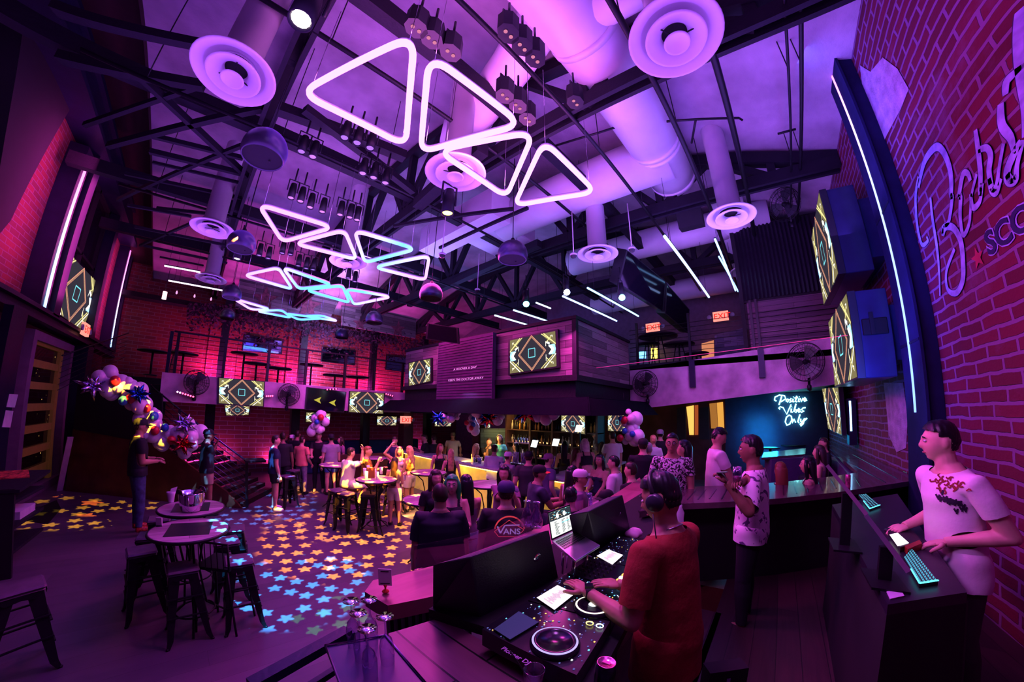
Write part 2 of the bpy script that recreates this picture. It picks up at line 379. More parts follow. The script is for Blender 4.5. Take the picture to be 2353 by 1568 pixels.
cr = N.new('ShaderNodeValToRGB'); cr.color_ramp.elements[0].position = .02; cr.color_ramp.elements[0].color = (1, 1, 1, 1); cr.color_ramp.elements[1].position = .14; cr.color_ramp.elements[1].color = (0, 0, 0, 1)
L.new(vo.outputs['Distance'], cr.inputs[0]); pb.inputs['Emission Color'].default_value = (1, .55, .16, 1)
mm = N.new('ShaderNodeMath'); mm.operation = 'MULTIPLY'; mm.inputs[1].default_value = 3.5
nz = N.new('ShaderNodeTexNoise'); nz.inputs['Scale'].default_value = 1.3; L.new(v.outputs[0], nz.inputs['Vector'])
c2 = N.new('ShaderNodeValToRGB'); c2.color_ramp.elements[0].position = .5; c2.color_ramp.elements[1].position = .62; L.new(nz.outputs[0], c2.inputs[0])
m2 = N.new('ShaderNodeMath'); m2.operation = 'MULTIPLY'; L.new(cr.outputs[0], m2.inputs[0]); L.new(c2.outputs[0], m2.inputs[1])
L.new(m2.outputs[0], mm.inputs[0]); L.new(mm.outputs[0], pb.inputs['Emission Strength'])
b = MB(); b.box((XL+.012, 10.62, .05), (XL+.022, 12.98, 3.52)); b.build('pane', m, door)
# ================================================================= balcony at the far side and at the right
ZB, ZT = 2.36, 3.06      # far balcony fascia
b = MB(); b.box((-.9, 10.5, ZB), (9.3, YF-.01, ZT-.1)); struct(b.build('floor_balcony', mat('balcony_slab', (.05, .035, .06), .7)))
b = MB(); b.box((9.05, YR+.01, 3.1), (XE-.01, 10.49, 3.6)); struct(b.build('floor_balcony_right', MATS['balcony_slab']))
b = MB(); b.box((-.9, 10.4, ZB), (6.5, 10.498, ZT)); struct(b.build('trim_5', M['fascia']))
F2 = [ox(1447, 849, 9), ox(1450, 941, 9), ox(1890, 887, 9), ox(1890, 780, 9)]
b = MB(); b.prism([(9, 3.5, 2.57), (9, -1.93, 3.06), (9, -1.93, 4.09), (9, 3.5, 3.68)], (.048, 0, 0)); struct(b.build('trim_6', M['fascia']))
# ================================================================= roof trusses (bowstring, running across the room)
ZC = 7.0
def truss(x, lab, y0=YR+.02, y1=YF-.02):
    t = thing('roof_truss', lab, 'truss', (x, (y0+y1)/2, ZC))
    b = MB()
    for dx in (-.09, .09): b.box((x+dx-.035, y0, ZC-.13), (x+dx+.035, y1, ZC+.13))
    b.build('bottom_chord', M['darkwood'], t)
    b = MB(); n = 32
    top = lambda y: max(ZC+.12, vault(y)-.22)
    for i in range(n):
        a, c = y0+(y1-y0)*i/n, y0+(y1-y0)*(i+1)/n; b.bar((x, a, top(a)), (x, c, top(c)), .22, .26)
    b.build('top_chord', M['darkwood'], t)
    b = MB(); k = 8
    for i in range(k):
        a = y0+(y1-y0)*(i+.5)/k; w = (y1-y0)/k
        for e in (-1, 0, 1):
            q = a+e*w*.5
            if top(q)-ZC > .3: b.bar((x, a, ZC), (x, q, top(q)), .15, .17, up=(1, 0, 0))
    b.build('web', M['darkwood'], t)
    return t
for x, l in ((.1, 'bowstring timber roof truss directly above the row of dark dome speakers at left'), (3.55, 'bowstring timber roof truss crossing just behind the nearest neon triangles'),
             (7.0, 'bowstring timber roof truss passing over the front of the boarded bar housing'), (10.5, 'bowstring timber roof truss farthest away, above the right balcony')): truss(x, l)
# purlins, pipes and braces hung under the boards, laid out on the plane of the lower chords
fr = thing('roof_framing', 'dark steel braces and beams spanning the left end of the roof', 'framing', (-1.5, 8, 7))
def crp(ox_, oy_, s, pts): return [(ox_+s*a, oy_+s*c) for a, c in pts]
LB = [((400, 60), (1480, 330), 9), ((430, 410), (1470, 620), 10), ((980, 520), (1780, 1270), 8), ((610, 900), (1440, 620), 6), ((780, 1050), (1900, 780), 8), ((1060, 970), (1750, 1140), 6),
      ((1080, 1090), (1740, 1250), 7), ((1100, 1170), (1740, 1320), 4), ((850, 1440), (1740, 1050), 6), ((900, 1250), (1740, 1430), 5), ((1130, 1500), (1740, 1568), 5)]
for p, q, w in LB:
    P = [oz(*c, 7.05) for c in crp(0, 0, .3189, (p, q))]
    b = MB(); b.bar(P[0], P[1], w*.0115, w*.015); b.build('brace', M['darkwood'], fr)
for p, q, w in (((1020, 75), (1530, 165), 4), ((1080, 250), (1830, 400), 4), ((1120, 400), (1830, 100), 4), ((1150, 400), (1820, 540), 4), ((1280, 490), (1630, 560), 3)):
    P = [oz(*c, 6.6) for c in crp(0, 450, .287, (p, q))]
    b = MB(); b.bar(P[0], P[1], w*.014, w*.016); b.build('brace', M['darkwood'], fr)
for k, y in enumerate((2.95, 6.2, 9.6, 12.9)):
    t = MB(); t.box((-3.5, y-.09, 7.2), (13.5, y+.09, 7.5)); o = t.build('roof_purlin', M['darkwood'])
    tag(o, ['dark timber purlin nearest the camera, above the big neon triangles', 'dark timber purlin above the second row of neon triangles', 'dark timber purlin above the third row of neon triangles', 'dark timber purlin farthest back, above the last row of neon triangles'][k], 'beam')
PIPES = [(3.45, 6.9, .035, 'thin black pipe crossing behind the largest neon triangle'), (1.95, 6.85, .035, 'black pipe running just left of the wide white duct'), (.62, 6.55, .04, 'black pipe running along the right edge of the wide white duct'),
         (-.15, 6.9, .05, 'black pipe passing the large diffuser at the upper right'), (-1.05, 7.0, .02, 'thin black conduit near the right brick wall'), (-1.22, 7.0, .03, 'bead chain conduit near the right brick wall'),
         (5.5, 6.8, .03, 'black pipe between the first and second neon rows'), (8.8, 6.7, .03, 'black pipe behind the second neon row'), (11.6, 6.7, .03, 'black pipe behind the third neon row')]
for y, z, r, l in PIPES:
    b = MB(); b.cyl((-2.3, y, z), (13.5, y, z), r, 8)
    for x in range(-2, 13, 2): b.cyl((x+.4, y, z), (x+.4, y, vault(y)), .008, 4)
    tag(b.build('ceiling_pipe', M['black']), l, 'pipe')
sk = thing('sprinkler_pipe', 'thin black sprinkler branch pipes under the boards beside the wide duct', 'pipe', (5, .5, 7.4))
for pts in ([(1040, 875), (1250, 860), (1560, 850), (1585, 865)], [(1250, 860), (1220, 1030)], [(240, 1050), (540, 960), (680, 915)], [(1840, 965), (1970, 930)]):
    b = MB(); b.tube([oz(*c, 7.4) for c in crp(1200, 0, .319, pts)], .022, 6); b.build('branch', M['black'], sk)
# ================================================================= ducts
KD = 1.15
def kd(p): return (p[0]*KD, p[1]*KD, H+(p[2]-H)*KD)
t = thing('air_duct', 'wide white round air duct running away overhead with a tee towards the boxed plenum', 'duct', kd((3.5, 1.15, 7.1)))
def dpart(pts, r, nm, par, n=30): b = MB(); b.tube([kd(p) for p in pts], [r*KD]*len(pts), n); b.build(nm, M['duct'], par)
dpart([(-1.5, 1.15, 7.05), (6.05, 1.15, 7.05)], .45, 'main_duct', t)
for x in (2.55, 4.9, 5.02, 6.02): dpart([(x-.05, 1.15, 7.05), (x+.05, 1.15, 7.05)], .463, 'band', t)
dpart([(5.3, 1.0, 7.0), (5.3, 5.0, 6.95)], .46, 'branch_duct', t); dpart([(2.3, 1.0, 7.0), (2.35, -.1, 7.0), (2.45, .1, 6.9)], .3, 'stub_duct', t)
b = MB(); b.box(kd((4.4, 4.7, 6.65)), kd((6.2, 6.0, 7.25)), .03); b.build('plenum', M['duct'], t)
b = MB(); b.prism([kd(q) for q in ((4.3, 4.4, 6.5), (4.9, 4.4, 6.5), (4.9, 7.0, 6.5), (4.3, 7.0, 6.5))], (0, 0, .75)); b.build('plenum', M['duct'], t)
t = thing('air_duct', 'white curved duct elbow behind the two largest neon triangles', 'duct', kd((2.6, 3.5, 6.9)))
dpart([(2.1, 1.4, 7.1), (2.4, 2.2, 7.1), (2.6, 3.0, 7.0), (2.61, 3.48, 6.85), (2.61, 3.48, 6.6)], .30, 'elbow', t, 20)
t = thing('air_duct', 'pale round duct crossing above the right balcony and the hanging screens', 'duct', (9, 2, 7.4))
b = MB(); b.cyl((9.3, -.6, 7.5), (9.3, 5.5, 7.5), .42, 24); b.build('duct_run', M['duct'], t); b = MB(); b.cyl((8.2, .35, 7.5), (13.2, .35, 7.3), .4, 24); b.build('duct_run', M['duct'], t); b = MB(); b.cyl((12.8, -.6, 7.1), (12.8, 6.5, 7.1), .4, 24); b.build('duct_run', M['duct'], t)
# ================================================================= round ceiling diffusers
def diffuser(c, lab, r=.45, ztop=8.0, first=None):
    c = Vector(c)
    if first is not None:
        d = dup(first, c, lab, 'round white ceiling diffusers'); return d
    t = thing('ceiling_diffuser', lab, 'air diffuser', c, 'round white ceiling diffusers')
    P = lambda prof, nm, m=M['duct']: (lambda b: (b.lathe(c, prof, 40), b.build(nm, m, t)))(MB())
    P([(.215, 2.1), (.215, .1), (.225, .1), (.225, .04)], 'duct_neck')
    P([(.222, .075), (.26, .07), (.315, .035), (.33, .015), (.345, .0), (.43, -.035), (.452, -.04), (.462, -.03), (.46, -.015), (.36, .03), (.3, .09), (.24, .10)], 'outer_ring')
    P([(.125, .05), (.135, .02), (.15, .0), (.27, -.062), (.29, -.068), (.302, -.06), (.30, -.045), (.18, .02), (.14, .06)], 'middle_ring')
    P([(.0, -.07), (.04, -.075), (.105, -.112), (.12, -.118), (.13, -.11), (.128, -.10), (.06, -.05), (.02, -.04)], 'inner_cone')
    b = MB(); b.lathe(c+Vector((0, 0, .07)), [(0, 0), (.2, 0)], 24)
    for k in range(3):
        a = k*PI*2/3+.5; b.bar(c+Vector((0, 0, -.02)), c+Vector((math.cos(a)*.26, math.sin(a)*.26, -.01)), .012, .01)
    b.build('core', M['blackm'], t)
    return t
d0 = diffuser((-.42, 3.78, 6.), 'large white round diffuser left of the neon triangles, near the first dome speaker')
diffuser((2.5, .16, 6.), 'largest white round diffuser, at the top right beside the wide duct', first=d0)
for c, l in (((2.61, 3.48, 6.), 'white round diffuser seen through the third big neon triangle'), ((-.28, 8.1, 6.), 'white round diffuser at left behind the first dome speaker, left of the orange-lit one'),
             ((6.39, 3.1, 6.), 'white round diffuser above the middle of the room beside the hanging black screens'), ((6.27, .23, 6.), 'white round diffuser at right, left of the corrugated black panel'),
             ((2.78, 7.81, 6.), 'white round diffuser half hidden behind the second row of neon triangles'), ((-.12, 11.69, 6.), 'farthest white round diffuser at left above the balcony stair'),
             ((9.9, .2, 6.3), 'white round diffuser partly hidden by the corrugated black panel')): diffuser(c, l, first=d0)
# ================================================================= neon triangles
def neon(px, m, lab, row, z=5.6):
    """px: where the three rounded corners show; the tube lies flat at height z"""
    V = [oz(*p, z) for p in px]; c = sum(V, Vector())/3; V = [c+(v-c)*1.13 for v in V]; pts = []
    for i in range(3):
        p, a, q = V[i], V[i-1], V[(i+1) % 3]; k1 = min(.24, (a-p).length*.3)
        s, e = p+(a-p).normalized()*k1, p+(q-p).normalized()*k1
        for k in range(9): w = k/8; pts.append(s*(1-w)**2+p*2*w*(1-w)+e*w*w)
    t = thing('neon_triangle', lab, 'neon light', c, row)
    b = MB(); b.tube(pts, .034, 10, closed=True); b.build('glowing_tube', m, t)
    b = MB(); b.tube([p+Vector((0, 0, .05)) for p in pts], .02, 6, closed=True); b.build('backing_frame', M['white'], t)
    for i in (4, 13, 22): b = MB(); b.cyl(pts[i]+Vector((0, 0, .05)), pts[i]+Vector((0, 0, 1.5)), .004, 4); b.build('hanging_wire', M['chrome'], t)
    return t
def neonmat(name, ax, stops, s, o0, w):
    """tube whose colour drifts along one world axis"""
    m = bpy.data.materials.new(name); m.use_nodes = True; N = m.node_tree.nodes; L = m.node_tree.links; N.clear()
    g = N.new('ShaderNodeNewGeometry'); sp = N.new('ShaderNodeSeparateXYZ'); L.new(g.outputs['Position'], sp.inputs[0])
    mr = N.new('ShaderNodeMapRange'); mr.inputs['From Min'].default_value = o0; mr.inputs['From Max'].default_value = o0+w; L.new(sp.outputs[ax], mr.inputs['Value'])
    cr = N.new('ShaderNodeValToRGB'); e = cr.color_ramp.elements
    while len(e) < len(stops): e.new(.5)
    for i, (p, c) in enumerate(stops): e[i].position = p; e[i].color = list(c)+[1]
    L.new(mr.outputs[0], cr.inputs[0]); em = N.new('ShaderNodeEmission'); em.inputs[1].default_value = s
    o = N.new('ShaderNodeOutputMaterial'); L.new(cr.outputs[0], em.inputs[0]); L.new(em.outputs[0], o.inputs[0]); return m
PK, BL, VI = (1., .30, .95), (.14, .50, 1.), (.75, .33, 1.)
n1 = neonmat('pink_violet_neon', 'X', [(0, PK), (1, VI)], 2.5, .3, 4)
n2 = neonmat('pink_blue_neon', 'X', [(0, PK), (.35, VI), (.55, BL), (.75, VI), (1, PK)], 2.2, .5, 4.5)
n3 = neonmat('blue_neon', 'X', [(0, VI), (.35, BL), (.7, BL), (1, PK)], 2.1, .8, 4)
def nrow(tris, m, row, labs):
    for t, l in zip(tris, labs): neon(t, m, l, row)
nrow([((940, 100), (708, 215), (925, 325)), ((995, 145), (1183, 285), (975, 343)), ((1215, 313), (1020, 350), (1160, 446)), ((1252, 337), (1358, 440), (1190, 468))], n1, 'first row of neon triangles', ['largest pink neon triangle, leftmost of the nearest row', 'pink neon triangle second from left in the nearest row', 'pink neon triangle third from left in the nearest row, before a diffuser', 'pink neon triangle at the right end of the nearest row, under the duct'])
nrow([((603, 476), (755, 523), (652, 553)), ((686, 561), (788, 534), (814, 594)), ((821, 535), (947, 573), (842, 601)), ((868, 615), (981, 592), (973, 642))], n2, 'second row of neon triangles', ['pink neon triangle leftmost of the second row', 'neon triangle second of the second row with a blue lower edge', 'neon triangle third of the second row with a blue left edge', 'pink neon triangle at the right end of the second row'])
nrow([((567, 634), (638, 619), (667, 663)), ((656, 619), (758, 655), (688, 663)), ((709, 668), (784, 659), (799, 694)), ((800, 667), (893, 683), (816, 699))], n3, 'third row of neon triangles', ['neon triangle leftmost of the third row', 'blue neon triangle second of the third row', 'blue neon triangle third of the third row', 'pink-tipped neon triangle at the right end of the third row'])
nrow([((542, 689), (618, 711), (577, 711)), ((594, 716), (646, 714), (666, 730)), ((660, 722), (737, 732), (688, 735)), ((702, 727), (774, 738), (740, 726))], n3, 'fourth row of neon triangles', ['neon triangle leftmost of the farthest row', 'neon triangle second of the farthest row', 'neon triangle third of the farthest row', 'blue neon triangle at the right end of the farthest row'])
# ================================================================= dome speakers hanging on cables
def dome(c, lab, first=None):
    c = Vector(c)
    if first is not None: return dup(first, c, lab, 'hanging dome speakers')
    t = thing('pendant_speaker', lab, 'pendant speaker', c, 'hanging dome speakers'); r = .25
    b = MB(); b.lathe(c, [(.0, .42)]+[(r*math.sin(a), .17+r*math.cos(a)) for a in [PI*k/24 for k in range(1, 16)]]+[(.222, .062), (.215, .08)], 32); b.build('shell', mat('glossy_black_shell', (.10, .09, .14), .32, .75), t)
    b = MB(); b.lathe(c+Vector((0, 0, .078)), [(.0, 0), (.218, 0)], 24); b.cyl(c+Vector((.08, 0, .07)), c+Vector((.08, 0, .06)), .012, 8); b.build('grille', M['blackm'], t)
    b = MB(); b.cyl(c+Vector((0, 0, .42)), c+Vector((0, 0, 2.2)), .008, 6); b.lathe(c+Vector((0, 0, .41)), [(.04, 0), (.035, .05), (.01, .08)], 12); b.build('cable', M['black'], t)
    return t
s0 = dome((.14, 3.72, 4.95), 'black dome speaker largest and nearest at left, under the left diffuser')
for c, l in (((.29, 6.5, 4.97), 'dome speaker lit orange on top, second of the left row'), ((.46, 9.9, 4.99), 'dome speaker lit blue on top, third of the left row'), ((.56, 12.7, 5.02), 'dome speaker lit gold on top, farthest of the left row'),
             ((3.88, 3.42, 4.87), 'dark dome speaker hanging in the middle of the room, right of the neon rows'), ((4.0, 5.85, 4.77), 'dome speaker with pink sheen below the right end of the second neon row'),
             ((4.15, 8.85, 4.8), 'small dome speaker in front of the grey star panel'), ((4.35, 11.9, 4.85), 'smallest dome speaker with blue sheen under the neon rows')): dome(c, l, s0)
# ================================================================= stage lights hanging under the roof
def fixture(px, py, z, kind, lab, lens, grp=None, s=1., first=None):
    c = oz(px, py, z)
    if first is not None: return dup(first, c, lab, grp)
    t = thing('stage_light', lab, 'stage light', c, grp)
    if kind == 'can':
        b = MB(); b.lathe(c, [(0, .30*s), (.05*s, .29*s), (.062*s, .2*s), (.066*s, 0), (.058*s, 0), (.05*s, .02*s)], 16); b.build('body', M['black'], t); b = MB(); b.lathe(c+Vector((0, 0, .015*s)), [(0, 0), (.05*s, 0)], 14); b.build('lens', lens, t)
    else:
        b = MB(); b.prism([c+Vector((math.cos(a)*.13*s, math.sin(a)*.11*s, 0)) for a in [PI/8+PI*k/4 for k in range(8)]], (0, 0, .26*s)); b.build('body', M['black'], t)
        for e in (-.04, .04): b = MB(); b.lathe(c+Vector((e*s, 0, -.006)), [(0, 0), (.022*s, 0)], 10); b.build('lens', lens, t)
    b = MB(); b.tube([c+Vector((-.09*s, 0, .14*s)), c+Vector((-.09*s, 0, .36*s)), c+Vector((.09*s, 0, .36*s)), c+Vector((.09*s, 0, .14*s))], .012*s, 5); b.cyl(c+Vector((0, 0, .36*s)), c+Vector((0, 0, .62*s)), .015, 6); b.build('yoke', M['black'], t)
    return t
dl = mat('dim_lens', (.25, .15, .3), .1, emit=(.6, .35, .9), es=.5); rl_ = emis('dim_red_lens', (.9, .3, .5), .8)
c0 = fixture(791, 318, 6.0, 'can', 'black can light just under the lower edge of the largest neon triangle', dl, 'black can lights near the largest triangle')
for p in ((820, 330), (850, 342), (692, 350), (718, 362), (833, 400), (858, 410), (885, 422)): fixture(*p, 6.0, 'can', 'black can light in the cluster below the largest neon triangle', dl, 'black can lights near the largest triangle', first=c0)
for p in ((668, 456), (690, 464), (781, 495), (803, 501), (820, 507), (740, 488), (712, 478)): fixture(*p, 5.9, 'can', 'black can light in the row above the second row of neon triangles', dl, 'black can lights above the second neon row', first=c0)
for p in ((595, 588), (616, 595), (648, 583), (667, 586), (685, 612), (703, 618), (719, 621), (800, 640), (815, 648)): fixture(*p, 5.7, 'can', 'black can light in the row behind the second row of neon triangles', dl, 'black can lights behind the second neon row', first=c0)
m0 = fixture(956, 66, 6.2, 'head', 'black octagonal moving light at the top, left group of three', rl_, 'upper moving lights, left group', 1.)
for p in ((992, 92), (1035, 122)): fixture(*p, 6.2, 'head', 'black octagonal moving light at the top, left group of three', rl_, 'upper moving lights, left group', first=m0)
for p in ((1168, 78), (1200, 108), (1230, 136)): fixture(*p, 6.2, 'head', 'black octagonal moving light at the top beside the duct, right group of three', rl_, 'upper moving lights, right group', first=m0)
for p in ((1160, 222), (1190, 245), (1212, 275)): fixture(*p, 6.2, 'head', 'black octagonal moving light above the right neon triangles', rl_, 'moving lights above the right triangles', first=m0)
fixture(1322, 236, 6.4, 'head', 'black moving light clipped on the truss left of the duct elbow', rl_, first=m0)
fixture(690, 48, 5.6, 'can', 'large black spotlight with a bright pink lens at the top left of the triangles', emis('hot_pink_lens', (1, .75, .9), 9), s=1.7)
fixture(1028, 492, 5.4, 'can', 'black spotlight with a yellow lens below the third neon triangle', emis('yellow_lens', (1, .85, .1), 9), s=1.5)
fixture(544, 596, 5.2, 'can', 'small black spotlight with a pink-white lens under the second dome speaker', emis('pinkwhite_lens', (1, .8, .9), 7), s=1.2)
for (a, c, z, col, l) in ((1208, 700, 5.0, (.1, 1, .8), 'spotlight glowing sea green above the bar housing'), (1427, 685, 5.0, (.1, .9, 1), 'spotlight glowing cyan above the right of the bar housing'), (1301, 673, 5.2, (.55, .6, 1), 'spotlight glowing blue-white above the bar housing')):
    fixture(a, c, z, 'can', l, emis('lens_%d' % a, col, 22), s=1.2); p = oz(a, c, z); b = MB(); b.ell(p+Vector((-.02, -.03, .0)), (.075, .075, .07), 12, 8); b.build('glowing_lens', MATS['lens_%d' % a], bpy.data.objects[[o.name for o in bpy.data.objects if o.get('label') == l][0]])
for k, (a, c, l) in enumerate(((1097, 668, 'small white camera dome above the bar housing'), (1318, 588, 'small white camera dome left of the fifth diffuser'), (1452, 574, 'small white camera dome right of the fifth diffuser'), (1016, 587, 'white smoke detector disc below the yellow spotlight'))):
    p = oz(a, c, 5.4); t = thing('security_camera', l, 'camera', p); b = MB(); b.lathe(p, [(0, -.06), (.045, -.04), (.06, 0)], 14); b.build('dome', M['plastic'], t); b = MB(); b.lathe(p, [(.062, 0), (.07, .03), (.03, .06), (0, .06)], 14); b.cyl(p+Vector((0, 0, .06)), p+Vector((0, 0, 1.)), .01, 5); b.build('housing', M['white'], t)
for (p, q, z, w_, l) in (((905, 520), (1180, 480), 6.4, .06, 'black bar along the underside of the white plenum box, upper'), ((1010, 570), (1213, 478), 6.4, .06, 'black bar along the underside of the white plenum box, lower'), ((940, 700), (1240, 560), 6.9, .2, 'heavy dark beam passing behind the middle dome speaker'), ((700, 250), (950, 440), 6.6, .12, 'dark beam crossing the middle of the roof behind the largest triangle'), ((640, 250), (930, 360), 6.7, .16, 'thick dark beam under the largest neon triangle'), ((960, 470), (1110, 340), 6.6, .22, 'bundle of black cable trunking left of the yellow spotlight')):
    P, Q = oz(*p, z), oz(*q, z); b = MB(); b.bar(P, Q, w_, w_); tag(b.build('roof_bar', M['darkwood']), l, 'beam')
# ================================================================= screens with the diamond graphic
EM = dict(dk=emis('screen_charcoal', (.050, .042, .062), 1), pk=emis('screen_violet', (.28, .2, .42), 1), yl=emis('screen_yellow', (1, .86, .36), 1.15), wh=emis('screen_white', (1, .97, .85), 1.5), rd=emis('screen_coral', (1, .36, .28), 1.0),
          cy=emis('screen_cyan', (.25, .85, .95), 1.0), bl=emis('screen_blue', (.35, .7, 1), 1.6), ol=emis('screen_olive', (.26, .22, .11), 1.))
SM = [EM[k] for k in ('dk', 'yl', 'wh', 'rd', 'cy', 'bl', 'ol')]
def screen_mesh(C, off, nrm, hot=1.):
    """C: four corners (tl, tr, br, bl); graphic drawn as thin shapes on the panel"""
    C = [Vector(c) for c in C]; nrm = Vector(nrm)*off; b = MB()
    P = lambda u, v, k=1: C[0]*(1-u)*(1-v)+C[1]*u*(1-v)+C[2]*u*v+C[3]*(1-u)*v+nrm*k
    def shp(m, pts, k): b.m = m; b.poly([P(u, v, k) for u, v in pts])
    def line(m, p, q, w, k=2):
        a = 16/9; dx, dy = (q[0]-p[0])*a, q[1]-p[1]; l = math.hypot(dx, dy); nx, ny = -dy/l*w/a, dx/l*w
        shp(m, [(p[0]+nx, p[1]+ny), (q[0]+nx, q[1]+ny), (q[0]-nx, q[1]-ny), (p[0]-nx, p[1]-ny)], k)
    shp(0, [(0, 0), (1, 0), (1, 1), (0, 1)], 1)
    for s in (0, 1):
        X = lambda x: x if not s else 1-x
        shp(6, [(X(0), 0), (X(.30), 0), (X(.03), .42), (X(0), .42)], 1.5)
        shp(6, [(X(0), 1), (X(.30), 1), (X(.03), .58), (X(0), .58)], 1.5)
        line(1, (X(.0), .36), (X(.24), 0), .016, 2.5); line(1, (X(.04), .30), (X(.29), 0), .010, 2.5); line(2, (X(.0), .64), (X(.24), 1), .014, 2.5); line(1, (X(.06), .66), (X(.31), 1), .010, 2.5)
        line(2, (X(.12), .33), (X(.19), .26), .03, 2.6); line(1, (X(.08), .12), (X(.2), .28), .012, 2.7); line(1, (X(.08), .9), (X(.2), .7), .012, 2.7); line(2, (X(.2), .24), (X(.2), .38), .008, 2.7); line(2, (X(.2), .62), (X(.2), .8), .008, 2.7)
        shp(5, [(X(.02), .36), (X(.14), .36), (X(.06), .5), (X(.14), .64), (X(.02), .64), (X(.0), .5)], 2.8)
        shp(2, [(X(.08), .38), (X(.15), .38), (X(.09), .5), (X(.15), .62), (X(.08), .62), (X(.03), .5)], 2.9)
        for v in (.1, .86): line(2, (X(.06), v), (X(.10), v), .009, 3); line(2, (X(.06), v), (X(.06), v+.06), .006, 3)
    for r, m, w in ((.30, 3, .009), (.265, 3, .005), (.282, 1, .003)):
        q = [(.5-r, .5), (.5, .5-r*1.72), (.5+r, .5), (.5, .5+r*1.72)]
        for i in range(4): line(m, q[i], q[(i+1) % 4], w, 3)
    q = [(.5-.07, .5-.125), (.57, .375), (.57, .625), (.43, .625)]
    for i in range(4): line(4, q[i], q[(i+1) % 4], .012, 3)
    return b
def tv(C, nrm, lab, group='screens showing the neon diamond graphic', depth=.06, bez=.03, cat='television', off=.002, dark=False):
    C = [Vector(c) for c in C]; n = Vector(nrm); c = sum(C, Vector())/4
    t = thing('television', lab, cat, (c.x, c.y, min(v.z for v in C)), group)
    E_ = [c+(v-c)*(1+bez*2/((C[0]-C[1]).length)) for v in C]
    b = MB(); b.prism([v-n*depth for v in E_], n*(depth-.001)); b.build('housing', M['plastic'], t)
    if dark:
        b = MB(); b.poly([v+n*off for v in C]); b.build('screen', mat('dark_glossy_screen', (.006, .005, .012), .08, spec=.9), t)
    else: screen_mesh(C, off, n).build('screen', SM, t)
    return t
# two big screens boxed out from the right brick wall
for z0, z1, x0, x1, l in ((4.42, 5.78, 5.78, 7.45, 'upper of the two large screens boxed out from the right brick wall'), (2.88, 4.02, 5.5, 7.25, 'lower of the two large screens boxed out from the right brick wall')):
    yf = -1.2; C = [(x0, yf, z1), (x1, yf, z1), (x1, yf, z0), (x0, yf, z0)]
    C = [C[1], C[0], C[3], C[2]]
    t = tv(C, (0, 1, 0), l, depth=.1)
    b = MB(); b.box((x0, yf-.5, z0-.02), (x1+.02, yf-.101, z1+.02), .01); b.box((x0+.1, YR+.01, z0+.2), (x1-.1, yf-.5, z1-.2)); b.build('wall_box', mat('navy_gloss_panel', (.03, .03, .10), .3, .2), t)
# light column on the right brick wall
def ledmat(name, z0, z1, stops, s):
    return neonmat(name, 'Z', stops, s, z0, z1-z0)
ledR = ledmat('led_pink_to_blue_right', 2.4, 7.8, [(0, (.22, .38, 1)), (.55, (.4, .5, 1)), (.72, (.8, .55, 1)), (.92, (1, .25, .85))], 2.2)
t = thing('light_column', 'dark steel post with a long blue-to-pink light strip on the right brick wall', 'light column', (4.9, -1.8, 0))
b = MB(); b.box((4.86, YR+.005, .6), (5.42, -1.76, 9.3)); b.box((4.82, -1.78, .6), (5.46, -1.75, 8.9)); b.build('steel_post', mat('navy_post_right', (.02, .02, .075), .8, spec=.1), t)
b = MB(); b.box((5.13, -1.752, 2.4), (5.17, -1.738, 7.62)); b.build('light_strip', ledR, t)
for z in (3.2, 4.9): b = MB(); b.box((4.83, -1.755, z), (5.45, -1.745, z+.03)); b.build('joint_plate', M['navysteel'], t)
# light columns on the left wall
for (yy, z0, z1, l) in ((10.15, 4.12, 7.8, 'near light strip on the left wall, pink above and pale blue below'), (16.85, 4.15, 8.0, 'far light strip on the left wall, deep pink above and pale blue below')):
    lm = ledmat('led_left_%d' % int(yy), z0, z1, [(0, (.25, .5, 1)), (.35, (.7, .55, 1)), (.6, (1, .3, .9)), (1, (1, .14, .75))], 3)
    t = thing('light_column', l, 'light column', (XL+.4, yy, z0))
    b = MB(); b.box((XL+.003, yy-.2, z0-.05), (XL+.35, yy+.2, z1+.15)); b.build('steel_channel', M['navysteel'], t)
    b = MB(); b.box((XL+.351, yy-.05, z0), (XL+.37, yy+.05, z1)); b.build('light_strip', lm, t)
    for a in (-1, 1): area('strip_glow', (XL+.75, yy+a*1.0, 6.2), (XL, yy+a*1.0, 6.2), .5, (1, .08, .65), 50, 3.2)
# mural on the right wall: brushed script and block letters, following the photograph's strokes
yw = YR+.012
def stroke(b, pts, w):
    P = [oy(*p, yw) for p in pts]; Q = []
    for i in range(len(P)-1):
        p0, p1, p2, p3 = P[max(i-1, 0)], P[i], P[i+1], P[min(i+2, len(P)-1)]
        for k in range(6):
            s = k/6; Q.append(.5*((2*p1)+(p2-p0)*s+(2*p0-5*p1+4*p2-p3)*s*s+(3*p1-p0-3*p2+p3)*s**3))
    Q.append(P[-1]); n = len(Q)
    for i in range(n-1):
        d0 = (Q[min(i+1, n-1)]-Q[max(i-1, 0)]).normalized(); d1 = (Q[min(i+2, n-1)]-Q[i]).normalized()
        f = lambda d, k: Vector((-d.z, 0, d.x))*w*(.55+.45*math.sin(PI*min(1, .15+k/n)))
        a, c = f(d0, i), f(d1, i+1); b.quad(Q[i]-a, Q[i+1]-c, Q[i+1]+c, Q[i]+a)
A_ = lambda p: [(1753+.3507*a, 400+.3507*c) for a, c in p]; B_ = lambda p: [(1753+.287*a, .287*c) for a, c in p]
